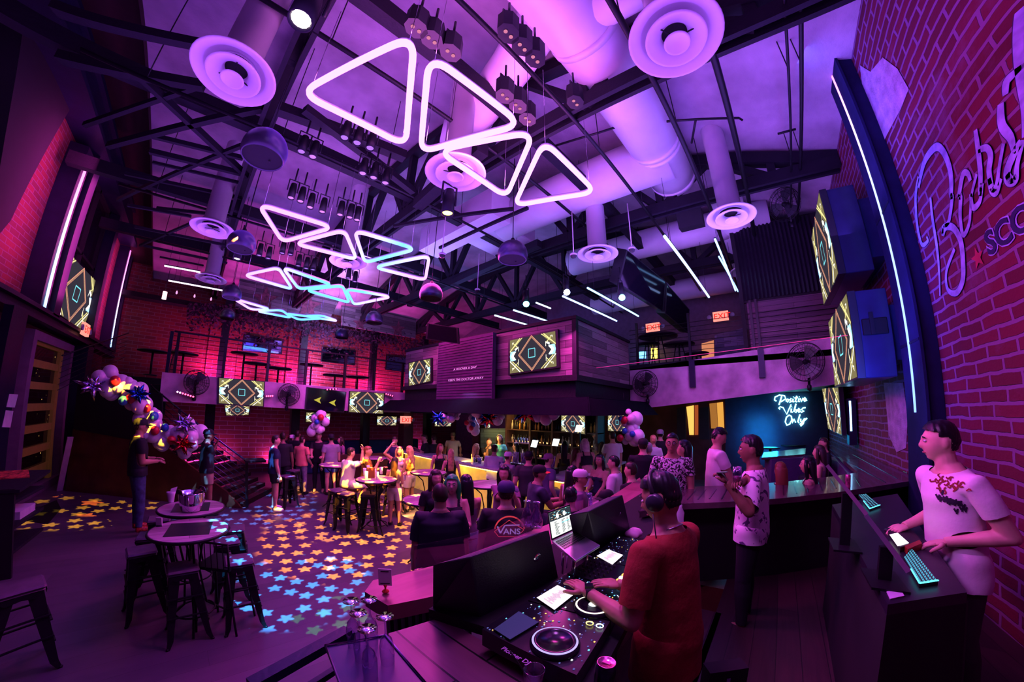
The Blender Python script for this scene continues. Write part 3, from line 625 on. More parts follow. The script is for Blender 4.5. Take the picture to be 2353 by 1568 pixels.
ST = [(A_([(1020, 20), (1000, 150), (1010, 330), (1040, 460), (1080, 440), (1072, 410)]), 1.), (B_([(1243, 1500), (1265, 1400), (1300, 1280), (1380, 1180), (1440, 1210), (1490, 1330), (1508, 1450), (1506, 1568)])+A_([(1240, 150), (1218, 310), (1180, 350), (1178, 405)]), 1.3),
      (A_([(1178, 400), (1195, 350), (1245, 352), (1292, 430), (1310, 560), (1308, 700), (1265, 780), (1210, 755), (1202, 640), (1255, 490)]), 1.3), (A_([(1097, 155), (1112, 300), (1140, 480), (1155, 650), (1160, 800)]), .9),
      (B_([(1660, 1450), (1640, 1390), (1600, 1400), (1570, 1568)])+A_([(1295, 150), (1292, 280), (1312, 400), (1352, 320), (1365, 150), (1400, 0)]), 1.), (A_([(1360, 130), (1375, 220), (1420, 180), (1440, 60)]), .9),
      (B_([(1700, 1040), (1722, 1200), (1742, 1400), (1738, 1568)])+A_([(1430, 60)]), 1.), (B_([(1722, 1205), (1790, 1185), (1822, 1250), (1810, 1370), (1835, 1510), (1872, 1480), (1890, 1350), (1925, 1150)]), 1.), (B_([(1902, 830), (1912, 1000), (1985, 1110), (2010, 1240)]), 1.2),
      (B_([(2070, 1130), (2010, 1230), (1955, 1370), (1965, 1455), (2020, 1445), (2035, 1320), (2085, 1120)]), 1.1), (B_([(2062, 70), (2042, 300), (2048, 500), (2068, 700), (2088, 880), (2091, 1100)]), 1.), (B_([(1942, 760), (1948, 660), (2010, 590), (2091, 520)]), 1.),
      (A_([(1480, 30), (1500, 110), (1530, 120), (1560, 30)]), 1.), (A_([(1600, 0), (1625, 40), (1660, 10)]), 1.)]
t = thing('wall_lettering', 'lilac brushed script lettering painted on the right brick wall', 'mural', (2.5, YR+.02, 3.5))
b = MB(); [stroke(b, p, .030*w) for p, w in ST]; b2 = MB()
for v in b.v: pass
b.build('script_lettering', mat('lilac_wall_paint', (.36, .38, .85), .7, var=.35, vs=9), t)
yw = YR+.006; b = MB(); [stroke(b, p, .036*w) for p, w in ST]; b.build('lettering_shadow', mat('navy_wall_paint', (.03, .015, .10), .7), t)
def text_mesh(txt, size, font_off=0., ext=0.004, align='LEFT'):
    cu = bpy.data.curves.new('t', 'FONT'); cu.body = txt; cu.size = size; cu.extrude = ext; cu.offset = font_off; cu.align_x = align; cu.resolution_u = 3
    o = bpy.data.objects.new('t', cu); COL.objects.link(o); dg = bpy.context.evaluated_depsgraph_get()
    me = bpy.data.meshes.new_from_object(o.evaluated_get(dg)); bpy.data.objects.remove(o); bpy.data.curves.remove(cu); return me
def put_text(name, txt, size, origin, xdir, ydir, m, parent, off=0., ext=.004, align='LEFT', shear=0.):
    me = text_mesh(txt, size, off, ext, align); X, Y = Vector(xdir).normalized(), Vector(ydir).normalized(); Z = X.cross(Y); o0 = Vector(origin); pl = Vector(WLOC[parent.name])
    for v in me.vertices:
        c = v.co; p = o0+X*(c.x+shear*c.y)+Y*c.y+Z*c.z; v.co = p-pl
    me.materials.clear(); me.materials.append(m); me.name = name
    o = bpy.data.objects.new(name, me); COL.objects.link(o); o.parent = parent; WLOC[o.name] = tuple(pl); return o
P0 = oy(2272, 588, YR+.01)
put_text('block_lettering', 'SCOTTS', .27, P0, (-1, 0, 0), (0, 0, 1), MATS['navy_wall_paint'], t, .006)
put_text('lettering_outline', 'SCOTTS', .27, P0-Vector((0, .004, 0)), (-1, 0, 0), (0, 0, 1), MATS['lilac_wall_paint'], t, .018, ext=.001)
def star(c, r, X, Y, n, inner=.42, rot=PI/2):
    return [Vector(c)+Vector(X)*math.cos(rot+i*PI/5)*(r if i % 2 == 0 else r*inner)+Vector(Y)*math.sin(rot+i*PI/5)*(r if i % 2 == 0 else r*inner) for i in range(10)]
b = MB(); b.poly(star(oy(2246, 593, YR+.01), .10, (-1, 0, 0), (0, 0, 1), 5)); b.build('painted_star', mat('red_star_paint', (.45, .02, .10), .6), t)
# pale plaster scar above the column, small fittings
b = MB(); b.poly([oy(*p, YR+.008) for p in ((1976, 150), (2000, 165), (2028, 132), (2062, 158), (2088, 205), (2070, 250), (2038, 310), (2020, 350), (2005, 300), (1985, 240))]); tag(b.build('plaster_patch', mat('bare_plaster_patch', (.45, .3, .5), .8, var=.3, bump=.6)), 'pale heart-shaped bare plaster patch on the upper right brick wall', 'patch')
b = MB(); b.poly([oy(*p, YR+.008) for p in ((2030, 880), (2075, 880), (2085, 960), (2082, 1030), (2060, 1040), (2042, 1000))]); tag(b.build('plaster_patch', MATS['bare_plaster_patch']), 'grey bare plaster streak low on the brick wall left of the light column', 'patch')
t = thing('laser_projector', 'small black effect projector with a pink beam, mounted beside the lower large screen', 'projector', (5.0, -1.6, 3.45))
c = oy(1998, 757, -1.45); b = MB(); b.box(c-Vector((.14, .2, .1)), c+Vector((.2, .12, .12)), .01); b.build('body', M['black'], t)
b = MB(); b.bar(c+Vector((0, -.1, .12)), c+Vector((0, -.45, .35)), .03); b.bar(c+Vector((-.16, 0, .2)), c+Vector((-.16, 0, -.1)), .05, .02); b.build('bracket', M['black'], t)
b = MB(); b.cyl(c+Vector((.16, .13, -.02)), c+Vector((.16, .14, -.02)), .025, 12); b.build('lens', emis('pink_laser', (1, .12, .55), 6), t)
b = MB(); b.cyl(c+Vector((.16, .14, -.02)), od(1330, 851, 8.2), .004, 5); tag(b.build('laser_beam', emis('laser_line', (.9, .05, .4), 1.2)), 'thin pink laser beam running from the effect projector across the right balcony', 'laser beam')
area('column_spill', (4.7, -1.35, 4.8), (4.9, -1.8, 4.8), .3, (.1, .14, 1), 16, 5.5)
# ================================================================= right balcony: fascia posts, railing, boarded end
for k, (a, c) in enumerate((((1590, 828), (1606, 890)), ((1747, 802), (1760, 868)))):
    p, q = ox(*a, 8.98), ox(*c, 8.98); b = MB(); b.box((8.90, p.y-.07, q.z), (8.998, p.y+.07, p.z)); tag(b.build('steel_bracket', M['navysteel']), ['steel bracket on the right balcony fascia, midway between its fans', 'steel bracket on the right balcony fascia, left of the bigger fan'][k], 'bracket')
rl = thing('balcony_railing', 'black post and wire railing along the right balcony', 'railing', (9.05, 1.5, 3.7))
b = MB(); b.box((9.0, -1.93, 3.66), (9.12, 3.5, 3.8)); b.build('bottom_rail', M['black'], rl)
for pxs in ((1462, 745), (1580, 722), (1722, 693), (1735, 690)):
    p = ox(*pxs, 9.05); b = MB(); b.box((9.02, p.y-.03, 3.7), (9.09, p.y+.03, p.z+.02)); b.build('post', M['black'], rl)
for k in range(9):
    z0, z1 = 3.8+k*.125, 3.8+k*.125
    b = MB(); b.cyl((9.06, 3.5, z0), (9.06, -1.93, z1+.06), .008, 5); b.build('wire', M['black'], rl)
t = thing('corrugated_panel', 'black corrugated metal panel standing above the boarded end of the right balcony', 'panel', (9.1, -.5, 5.15))
b = MB(); pts = []; n = 80
for i in range(n+1): y = .42-1.95*i/n; pts.append((9.1+.02*math.cos(i*PI/2)-.02, y))
b._a([(x, y, z) for x, y in pts for z in (5.2, 7.15)], [(2*i, 2*i+1, 2*i+3, 2*i+2) for i in range(n)]); b.build('sheet', mat('black_corrugated_metal', (.02, .014, .03), .4, .3), t)
b = MB(); b.box((9.12, -1.9, 5.15), (9.2, .45, 7.2)); b.box((9.05, .36, 3.8), (9.15, .46, 7.2)); b.build('backing', M['blackm'], t)
b = MB(); b.box((9.13, -1.9, 3.8), (9.2, .3, 5.2)); tag(b.build('slatted_wall', plank_mat('dim_brown_boards', 'YZ', [(.05, .025, .05), (.10, .05, .09), (.16, .09, .13)], 2.5, .12)), 'brown board screen under the corrugated black panel', 'panel')
# neon sign room under the right balcony
wall('wall_booth', [(13.2, -1.9, 0), (13.2, 1.45, 0), (13.2, 1.45, 3.09), (13.2, -1.9, 3.09)], mat('blue_painted_booth_wall', (.02, .03, .08), .5), (.1, 0, 0))
# fans on the fascia
def fan(c, n, lab, r=.33):
    c = Vector(c); n = Vector(n).normalized(); u, w, d = frame(n)
    t = thing('wall_fan', lab, 'fan', c, None)
    b = MB()
    for rr, h in ((r, 0), (r*.97, .06), (r*.97, -.06), (r*.7, .1), (r*.7, -.09), (r*.4, .125)): b.tube([c+d*h+(u*math.cos(a)+w*math.sin(a))*rr for a in [2*PI*k/40 for k in range(40)]], .006, 5, closed=True)
    for k in range(20):
        a = 2*PI*k/20; e = u*math.cos(a)+w*math.sin(a); b.tube([c+d*.13+e*.05, c+d*.1+e*r*.7, c+d*.06+e*r*.97, c-d*.06+e*r*.97, c-d*.09+e*r*.6, c-d*.1+e*.08], .0035, 4)
    b.build('guard', M['black'], t)
    for k in range(3):
        b = MB(); a0 = k*2*PI/3
        V = []
        for i in range(7):
            for j in range(4):
                rr = .06+(r*.86-.06)*i/6; a = a0+(j/3-.5)*(1.25-.25*i/6); V.append(c+(u*math.cos(a)+w*math.sin(a))*rr+d*(.03-.05*(j/3)))
        b._a(V, [(i*4+j, i*4+j+1, i*4+j+5, i*4+j+4) for i in range(6) for j in range(3)], True); b.build('blade', mat('fan_blade_grey', (.05, .045, .06), .35), t)
    b = MB(); b.lathe(c-d*.14, [(0, 0), (.07, 0), (.07, .1), (.05, .18), (0, .2)], 16, d); b.build('motor', M['black'], t)
    b = MB(); b.tube([c-d*.1, c-d*.16+Vector((0, 0, -.1)), c-d*.14+Vector((0, 0, -r*1.15))], .03, 8); b.lathe(c-d*.14+Vector((0, 0, -r*1.5)), [(0, 0), (.05, .02), (.05, .12), (0, .18)], 10); b.build('mount', M['black'], t)
    return t
fan(ox(1482, 882, 8.78), (-1, .15, 0), 'round wall fan at the left end of the right balcony fascia', .36)
fan(ox(1850, 832, 8.6), (-1, .5, 0), 'larger round wall fan at the right end of the right balcony fascia', .42)
fan(oy(452, 879, 10.25), (.2, -1, 0), 'round wall fan at the left end of the far balcony fascia', .31)
fan(oy(664, 907, 10.25), (.1, -1, 0), 'round wall fan on the far balcony fascia between two screens', .31)
fan(ox(1404, 888, 8.6), (-.4, -1, 0), 'dark fan below the right side of the boarded bar housing', .3)
fan(od(1802, 470, 9.6), (-.8, .6, -.2), 'dark fan high up at the right near the roof', .4)
# ================================================================= boarded bar housing in the middle of the room
b = MB(); b.box((6, 3.5, 3.22), (8.95, 10.05, 4.45)); o = b.build('trim_7', M['greywood']); struct(o)
o.data.materials.append(M['greywoodx'])
for p in o.data.polygons:
    if abs(p.normal.y) > .5: p.material_index = 1
b = MB(); b.box((6.02, 3.52, 2.76), (9.0, 10.02, 3.22)); b.box((5.9, 3.42, 3.12), (9.0, 10.1, 3.24)); b.box((5.92, 3.45, 2.72), (9.0, 10.1, 2.80))
b.box((5.97, 3.47, 3.2), (6.07, 3.57, 4.5)); b.box((5.96, 3.46, 4.43), (9, 10.08, 4.5)); struct(b.build('trim_8', M['darkwood']))
b = MB(); b.prism([(5.6, 3.0, 2.75), (5.6, 10.3, 2.75), (5.1, 10.3, 2.42), (5.1, 2.7, 2.42)], (.02, 0, .02)); b.prism([(5.6, 3.0, 2.75), (9, 3.0, 2.75), (9, 2.7, 2.42), (5.1, 2.7, 2.42)], (0, .02, .02)); b.box((5.6, 3.0, 2.72), (9, 10.3, 2.76)); struct(b.build('trim_9', mat('dark_awning', (.006, .005, .012), .95, spec=.05)))
tv([ox(*p, 5.93) for p in ((1172, 783), (1276, 761), (1279, 842), (1172, 859))], (-1, 0, 0), 'large screen showing the diamond graphic on the grey boards of the bar housing', depth=.12, bez=.06)
tv([ox(*p, 5.93) for p in ((940, 835), (989, 825), (989, 876), (940, 887))], (-1, 0, 0), 'screen showing the diamond graphic at the left end of the bar housing', depth=.1, bez=.05)
t = thing('letter_board', 'tall dark letter board with two lines of text on the bar housing', 'sign', (5.85, 6.8, 2.75))
b = MB(); b.box((5.8, 5.7, 2.75), (5.92, 7.92, 4.42)); b.build('board', mat('purple_black_felt', (.09, .03, .12), .8), t)
b = MB()
for k in range(22): b.box((5.79, 5.72, 2.8+k*.073), (5.801, 7.9, 2.805+k*.073))
b.build('grooves', M['blackm'], t)
wt = mat('white_letters', (.7, .65, .75), .5, emit=(.7, .6, .9), es=.35)
for s, p in (('A HOOVER A DAY', (1042, 852)), ('KEEPS THE DOCTOR AWAY', (1030, 877))):
    q = ox(*p, 5.785); put_text('lettering', s, .085, q, (0, -1, .0), (0, 0, 1), wt, t, .0, ext=.002)
    o = t.children[-1]
    wd = max(v.co.y for v in o.data.vertices)-min(v.co.y for v in o.data.vertices); want = abs(q.y-ox(1096 if 'HOOVER' in s else 1112, 845, 5.785).y); k_ = want/wd*.99; q0 = q-Vector(WLOC[t.name])
    for v in o.data.vertices: v.co.y = q0.y+(v.co.y-q0.y)*k_
# hanging black screens above the right balcony
def slab(C, th, lab, name='television'):
    C = [Vector(c) for c in C]; n = (C[1]-C[0]).cross(C[3]-C[0]).normalized()
    if n.dot(Vector((0, 0, H))-C[0]) < 0: n = -n
    return tv(C, n, lab, 'black hanging screens', depth=th, bez=.05, dark=True)
slab([od(1442, 578, 8.2), od(1528, 648, 9.6), od(1522, 714, 9.6), od(1424, 652, 8.2)], .3, 'nearer black hanging screen above the right balcony, angled away')
slab([od(1533, 655, 9.7), od(1583, 712, 10.6), od(1580, 762, 10.6), od(1530, 720, 9.7)], .3, 'farther black hanging screen above the right balcony, next to the first')
slab([od(985, 745, 9.), od(1048, 755, 8.7), od(1050, 788, 8.7), od(982, 778, 9.)], .08, 'dark hanging screen left of the letter board, above the bar housing')
b = MB(); b.prism([od(*p, 8.5) for p in ((1553, 492), (1609, 475), (1616, 512), (1560, 526))], (.3, 0, .05)); tag(b.build('hanging_speaker', M['blackm']), 'flat black box hanging between the pale ducts at upper right', 'speaker')
# light tubes above the right side
LT = [((1527, 543), (1629, 683), 5.6, (.35, .5, 1), 'blue light tube with a pink upper end hanging over the right balcony'), ((1643, 550), (1690, 668), 5.8, (.3, .55, 1), 'blue light tube hanging just left of the corrugated black panel'),
      ((1652, 590), (1696, 670), 6.0, (.25, .5, 1), 'second blue light tube touching the one left of the corrugated panel'), ((1350, 662), (1467, 727), 5.2, (.3, .6, 1), 'long blue light tube above the right corner of the bar housing'),
      ((1293, 681), (1417, 738), 5.1, (.35, .5, 1), 'blue light tube parallel and left of the one above the housing corner'), ((1232, 696), (1265, 709), 5.4, (.6, .7, 1), 'short pale light tube above the front of the bar housing'),
      ((1180, 713), (1263, 740), 5., (.4, .65, 1), 'pale blue light tube just above the top edge of the bar housing'), ((1137, 725), (1222, 750), 5., (.5, .7, 1), 'pale blue light tube above the letter board'),
      ((378, 611), (460, 626), 6., (1, .7, .95), 'thin pinkish light tube at upper left under the roof, the higher of two'), ((387, 645), (512, 668), 5.9, (1, .7, .95), 'thin pinkish light tube at upper left under the roof, the lower of two')]
for p, q, z, c, l in LT:
    P, Q = oz(*p, z), oz(*q, z); r = .022 if z != 5.6 else .03
    t = thing('light_tube', l, 'light tube', (P+Q)/2); nm = 'tube_%02d%02d%02d' % tuple(int(v*99) for v in c)
    b = MB(); b.cyl(P, Q, r, 8); b.build('tube', emis(nm, c, 3.2), t)
    d = (Q-P).normalized(); b = MB(); b.bar(P+Vector((0, 0, r+.012)), Q+Vector((0, 0, r+.012)), .04, .02); b.build('channel', M['black'], t)
    for k in (.1, .9): b = MB(); c0 = P+(Q-P)*k; b.cyl(c0, (c0.x, c0.y, min(vault(c0.y), c0.z+2.)), .004, 4); b.build('wire', M['black'], t)
# ================================================================= far balcony front: screens, fans, lights, railing
R1 = [oy(*p, 10.36) for p in ((504, 869), (607, 878), (604, 934), (503, 927))]
tv(R1, (0, -1, 0), 'leftmost screen with the diamond graphic on the far balcony fascia')
tv([oy(*p, 10.36) for p in ((805, 900), (882, 905), (880, 951), (802, 947))], (0, -1, 0), 'screen with the diamond graphic near the right end of the far balcony fascia')
tv([oy(*p, 10.36) for p in ((707, 891), (794, 902), (789, 947), (703, 941))], (0, -1, 0), 'switched-off black screen on the far balcony fascia', dark=True)
o = [c for c in bpy.data.objects if c.get('label', '').startswith('switched-off')][0]
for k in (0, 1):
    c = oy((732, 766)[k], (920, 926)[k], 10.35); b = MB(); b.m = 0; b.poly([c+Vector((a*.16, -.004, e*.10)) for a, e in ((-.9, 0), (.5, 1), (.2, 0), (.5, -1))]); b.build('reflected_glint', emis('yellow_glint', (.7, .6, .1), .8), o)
t = thing('balcony_railing', 'black post and wire railing along the far balcony', 'railing', (3, 10.45, 3.06))
for k, px_ in enumerate((400, 512, 614, 702, 792, 860, 925)):
    p = oy(px_, 860, 10.46); b = MB(); b.box((p.x-.035, 10.43, ZT-.55 if k else ZT-.3), (p.x+.035, 10.5, 4.1)); b.build('post', M['black'], t)
for k in range(8): b = MB(); b.cyl((-.75, 10.47, 3.15+k*.12), (6.4, 10.47, 3.15+k*.12), .007, 5); b.build('wire', M['black'], t)
b = MB(); b.box((-.75, 10.44, 4.08), (6.4, 10.5, 4.12)); b.build('top_rail', M['black'], t)
# far wall: pink-lit brick piers with dark steel columns, mirror windows, star panels
for k, px_ in enumerate((512, 693, 853, 970)):
    p = oy(px_, 800, 17.2)
    b = MB(); b.box((p.x-.62, YF-.16, 3.06), (p.x+.62, YF-.002, 6.1)); struct(b.build('trim_%d' % (20+k), M['brick_f']))
    b = MB(); b.box((p.x-.16, YF-.75, 3.05), (p.x+.16, YF-.5, 6.9)); tag(b.build('steel_column', M['black']), ['dark steel column at the left of the far balcony wall', 'dark steel column between the two mirror windows', 'dark steel column right of the second mirror window', 'dark steel column at the far right of the far balcony wall'][k], 'column')
    for a in (-1, 1): area('pier_glow', (p.x+a*.45, YF-.9, 3.4), (p.x+a*.45, YF, 5.2), .25, (1, .05, .55), (90, 120, 80, 40)[k])
for n, pxs in ((3, ((560, 768), (650, 784), (648, 815), (555, 806))), (4, ((740, 797), (818, 806), (816, 840), (737, 831))), (5, ((888, 818), (935, 822), (933, 856), (886, 850)))):
    P = [oy(*p, YF-.05) for p in pxs]; b = MB(); b.prism(P, (0, .045, 0)); o = struct(b.build('window_%d' % n, M['black']))
    c = sum(P, Vector())/4; Q = [c+(v-c)*.94+Vector((0, -.006, 0)) for v in P]; b = MB(); b.poly(Q); b.build('pane', mat('mirror_glass', (.5, .45, .6), .05, 1.), o)
for k, (pxs, stars) in enumerate(((((551, 640), (780, 690), (757, 735), (540, 709)), ((609, 688, .62), (708, 703, .7))), (((785, 702), (957, 722), (955, 778), (785, 748)), ((828, 744, .42), (915, 757, .5))))):
    P = [oy(*p, 16.4) for p in pxs]; t = thing('star_panel', ['grey board panel with two rusty stars behind the third neon row', 'grey board panel with two stars right of the neon rows'][k], 'wall panel', (sum(P, Vector())/4)*1.)
    b = MB(); b.prism(P, (0, .08, 0)); b.build('boards', M['greywoodx'], t)
    for sx, sy, r in stars:
        b = MB(); b.prism(star(oy(sx, sy, 16.37), r, (1, 0, .1), (0, 0, 1), 5), (0, .02, 0)); b.build('metal_star', mat('rusty_star', (.20, .06, .10), .6, var=.5, vs=8), t)
# trailing dried vines over the balcony edge of the far wall
b = MB(); rnd = random.Random(3)
for i in range(2600):
    px_ = rnd.uniform(430, 1010); py_ = 716+.155*(px_-480)+rnd.gauss(0, 1)*12+(14 if rnd.random() < .25 else 0)*rnd.random()*3
    c = oy(px_, max(py_, 700), 16.2+rnd.random()*.9); s = .04+.07*rnd.random(); a = rnd.random()*6; e = Vector((math.cos(a), rnd.uniform(-.5, .5), math.sin(a)))*s; g = Vector((-math.sin(a), .3, math.cos(a)))*s*.45
    b._a([c-e, c+g, c+e, c-g], [(0, 1, 2, 3)])
o = tag(b.build('trailing_vines', mat('dried_vine', (.05, .02, .05), .8)), 'dark trailing vines along the top of the far balcony wall', 'vines'); o['kind'] = 'stuff'
b = MB(); b.box((-3.6, 16.9, 6.25), (9.5, 17.4, 6.45)); struct(b.build('trim_30', M['blackm']))
# hanging bulbs at the upper left
t = thing('pendant_lamp', 'bright cylinder pendant lamp nearest, at the top left before the brick balcony wall', 'lamp', oy(378, 680, 12))
p = oy(378, 680, 12); b = MB(); b.cyl(p-Vector((0, 0, .1)), p+Vector((0, 0, .12)), .06, 14); b.build('glass', emis('warm_pink_bulb', (1, .45, .5), 3), t); b = MB(); b.cyl(p+Vector((0, 0, .12)), p+Vector((0, 0, .9)), .006, 4); b.build('cord', M['black'], t)
for k, (a, c) in enumerate(((406, 673), (447, 681), (485, 688))):
    p = oy(a, c, 14); t = thing('pendant_bulb', 'small bare bulb on a cord before the far balcony wall', 'bulb', p, 'small bulbs over the far balcony')
    b = MB(); b.lathe(p, [(0, -.06), (.03, -.03), (.03, .02), (.012, .07)], 10); b.build('bulb', emis('dim_pink_bulb', (1, .4, .8), 1.2), t); b = MB(); b.cyl(p+Vector((0, 0, .07)), p+Vector((0, 0, .8)), .005, 4); b.build('cord', M['black'], t)
# small red light strips under the balcony edge
for k, (a, c, e, f, l) in enumerate(((405, 900, 447, 913, 'leftmost row of tiny red lights on the far balcony fascia'), (610, 911, 628, 910, 'short row of tiny red lights right of the leftmost fascia screen'), (748, 896, 775, 894, 'row of tiny red lights above the switched-off fascia screen'), (884, 905, 903, 911, 'row of tiny red lights at the right end of the far fascia'))):
    P, Q = oy(a, c, 10.3), oy(e, f, 10.3); t = thing('light_bar', l, 'light bar', (P+Q)/2); b = MB(); b.bar(P, Q, .05, .04); b.build('housing', M['black'], t)
    n = 7 if k == 0 else 4
    for i in range(n):
        p = P+(Q-P)*(i+.5)/n+Vector((0, -.03, 0)); b = MB(); b.ell(p, (.022, .022, .022), 8, 6); b.build('lamp', emis('red_dot', (1, .05, .15), 8) if k or i > 1 else emis('pink_dot', (1, .4, .9), 8), t)
# ================================================================= under the far balcony: brick wall with screens, columns
YU = 13.8
wall('wall_under_balcony', [(XL+.02, YU, 0), (9.4, YU, 0), (9.4, YU, ZB), (XL+.02, YU, ZB)], mat('dummy', (.1, .1, .1)), (0, .2, 0))
bpy.data.objects['wall_under_balcony'].data.materials[0] = brick_mat('blue_lit_brick', 'XZ', (.17, .035, .045), (.10, .03, .05), (.22, .16, .24), .5, .15, stain=.3)
for pxs, l in ((((516, 929), (574, 934), (571, 954), (520, 955)), 'half-hidden screen just under the leftmost fascia screen'), (((704, 948), (759, 951), (757, 972), (703, 970)), 'screen under the far balcony behind a balloon cluster'),
               (((867, 957), (912, 958), (910, 978), (866, 977)), 'screen under the far balcony left of the exit sign'), (((1000, 961), (1038, 962), (1036, 980), (999, 980)), 'screen under the far balcony right of the exit sign'), (((1104, 974), (1126, 975), (1126, 984), (1104, 984)), 'small sliver of a screen left of the bar shelves')):
    tv([oy(*p, YU-.06) for p in pxs], (0, -1, 0), l, depth=.05)
for k, (px_, w, c, l) in enumerate(((480, .14, 'black', 'dark post under the far balcony near the stair'), (676, .14, 'black', 'dark post under the far balcony behind the balloon cluster'), (838, .14, 'black', 'dark post under the far balcony right of the balloon cluster'), (932, .2, 'brown', 'brown timber post carrying the exit sign'), (981, .14, 'black', 'thin dark post right of the exit sign'), (1100, .2, 'brown', 'brown timber post left of the bartender'))):
    p = oy(px_, 1000, 12.2 if c == 'black' else 10.9); b = MB(); b.box((p.x-w, p.y-w, 0), (p.x+w, p.y+w, ZB if c == 'black' else 2.4), .01); tag(b.build('post', M['black'] if c == 'black' else mat('brown_timber_post', (.09, .03, .035), .6)), l, 'post')
    if c == 'black':
        for a in (-.45, .45): area('post_glow', (p.x+a, YU-.25, .3), (p.x+a, YU-.02, 1.8), .2, (1, .1, .6), 22)
def exit_sign(P, X, lab, s=1.):
    P = Vector(P); X = Vector(X).normalized(); n = X.cross(Vector((0, 0, 1))); t = thing('exit_sign', lab, 'exit sign', P)
    b = MB(); b.obox(P, X*.16*s, n*.025*s, Vector((0, 0, .1*s))); b.build('case', emis('exit_glow', (1, .30, .25), 1.3), t)
    put_text('lettering', 'EXIT', .17*s, P+n*.03*s-X*.145*s-Vector((0, 0, .06*s)), X, (0, 0, 1), emis('exit_letters', (1, .02, .02), 1.2), t, .002, ext=.001)
    for a in (-1, 1): b = MB(); b.lathe(P+X*a*.24*s, [(0, 0), (.05*s, .01), (.05*s, .05)], 10, n); b.build('emergency_lamp', M['white'], t)
exit_sign(oy(932, 965, 10.65), (1, 0, 0), 'red exit sign on the brown post in the middle of the crowd', 1.3)
exit_sign(ox(1500, 753, 13.5), (0, -1, 0), 'red exit sign left of two above the right balcony', 1.8)
exit_sign(ox(1656, 727, 13.5), (0, -1, 0), 'red exit sign right of two above the right balcony', 1.8)
exit_sign(lx(152, 752)+Vector((.45, 0, 0)), (0, 1, 0), 'glowing pink exit sign on the beam of the left wall', 1.7)
# reflected diamond graphic in the left window glass, built as a glowing screen
tv([lx(*p)+Vector((.2, 0, 0)) for p in ((119, 562), (212, 652), (172, 757), (93, 705))], (1, 0, 0), 'dim reflection of the diamond graphic in the tall window of the left wall, built as a screen', depth=.05)
# ================================================================= staircase at the left
SA, SB = Vector((-2.9, 11.72, 0)), Vector((1.05, 8.97, 0)); sd = (SB-SA).normalized(); sn = Vector((-sd.y, sd.x, 0))   # sn points away from the camera
if sn.y < 0: sn = -sn
def opl(px, py, off=0.):
    d = Vector(ray(px, py)); n = sn; p0 = SA+sn*off; t = (p0-Vector((0, 0, H))).dot(n)/d.dot(n); return Vector((0, 0, H))+d*t
st = thing('staircase', 'dark staircase with wire railing at the left, climbing to the far balcony', 'staircase', (-.8, 10.6, 0))
P = [opl(*p) for p in ((168, 985), (372, 1022), (520, 1130), (556, 1174), (360, 1160), (150, 1131))]
for i in (3, 4, 5): P[i].z = 0
b = MB(); b.prism(P, sn*.06); b.build('side_panel', mat('reddish_brown_panel', (.13, .04, .025), .32, var=.3, vs=3), st)
P = [opl(*p, -.01) for p in ((180, 872), (372, 905), (374, 1024), (168, 987))]
b = MB(); b.prism(P, sn*.05); b.build('side_panel', M['blackm'], st)
x0, x1 = opl(372, 1022), opl(556, 1172); n = 10
for i in range(n):
    f0, f1 = i/n, (i+1)/n; a = x1+(x0-x1)*f0; c = x1+(x0-x1)*f1; z = (i+1)/n*max(x0.z, 1.2)
    a.z = c.z = z; b = MB(); b.prism([a+sn*.07, c+sn*.07, c+sn*1.7, a+sn*1.7], (0, 0, -.045)); b.prism([a+sn*.07, a+sn*.09, a+sn*1.7, a+sn*1.68], (0, 0, -.1)); b.build('tread', M['deck'], st)
zl = max(x0.z, 1.2)
a = x0.copy(); a.z = zl; b = MB(); b.prism([a+sn*.07, a+sn*1.7, SA+sn*1.7+Vector((0, 0, zl)), SA+sn*.07+Vector((0, 0, zl))], (0, 0, -.1)); b.build('landing', M['deck'], st)
for i in range(8):
    z = zl+(ZT-zl)*(i+1)/8; y = 12.1+i*.28; b = MB(); b.box((-2.8, y, z-.05), (-.95, y+.3, z)); b.box((-2.8, y, z-.2), (-.95, y+.03, z-.04)); b.build('tread', M['blackm'], st)
    if i in (2, 3, 4, 5): b = MB(); b.box((-1.9, y-.004, z-.13), (-1.6, y-.001, z-.09)); b.build('step_label', emis('lilac_label', (.5, .35, .9), .9), st)
p0, p1 = opl(345, 885, .03), opl(567, 1060, .03)
for k in range(8):
    f = k/7; dz = Vector((0, 0, -.92*f)); b = MB(); b.tube([p0+dz, p1+dz], .022 if k == 0 else .009, 6); b.build('rail' if k == 0 else 'wire', mat('blue_sheen_steel', (.12, .10, .22), .25, .9), st)
for f in (0, .33, .66, 1):
    p = p0+(p1-p0)*f; b = MB(); b.bar(p+Vector((0, 0, .02)), (p.x, p.y, max(0, p.z-1.08)), .06); b.build('post', M['black'], st)
p = opl(572, 1058, .03); b = MB(); b.box(p+Vector((-.1, -.25, -.02)), p+Vector((.35, .2, .02))); b.build('cap', M['black'], st)
q0, q1 = Vector((-.9, 11.8, 3.0)), Vector((-.9, 14.2, 4.15))
for k in range(7): dz = Vector((0, 0, -.14*k)); b = MB(); b.tube([q0+dz, q1+dz], .02 if k == 0 else .008, 6); b.build('wire', M['black'], st)
q0, q1 = Vector((-3.3, 11.6, 3.3)), Vector((-2.6, 15.5, 4.6))
for k in range(7): dz = Vector((0, 0, -.14*k)); b = MB(); b.tube([q0+dz, q1+dz], .02 if k == 0 else .008, 6); b.build('wire', M['black'], st)
b = MB(); b.bar((-.9, 11.8, 2.0), (-.9, 11.8, 4.3), .09); b.build('post', M['navysteel'], st)
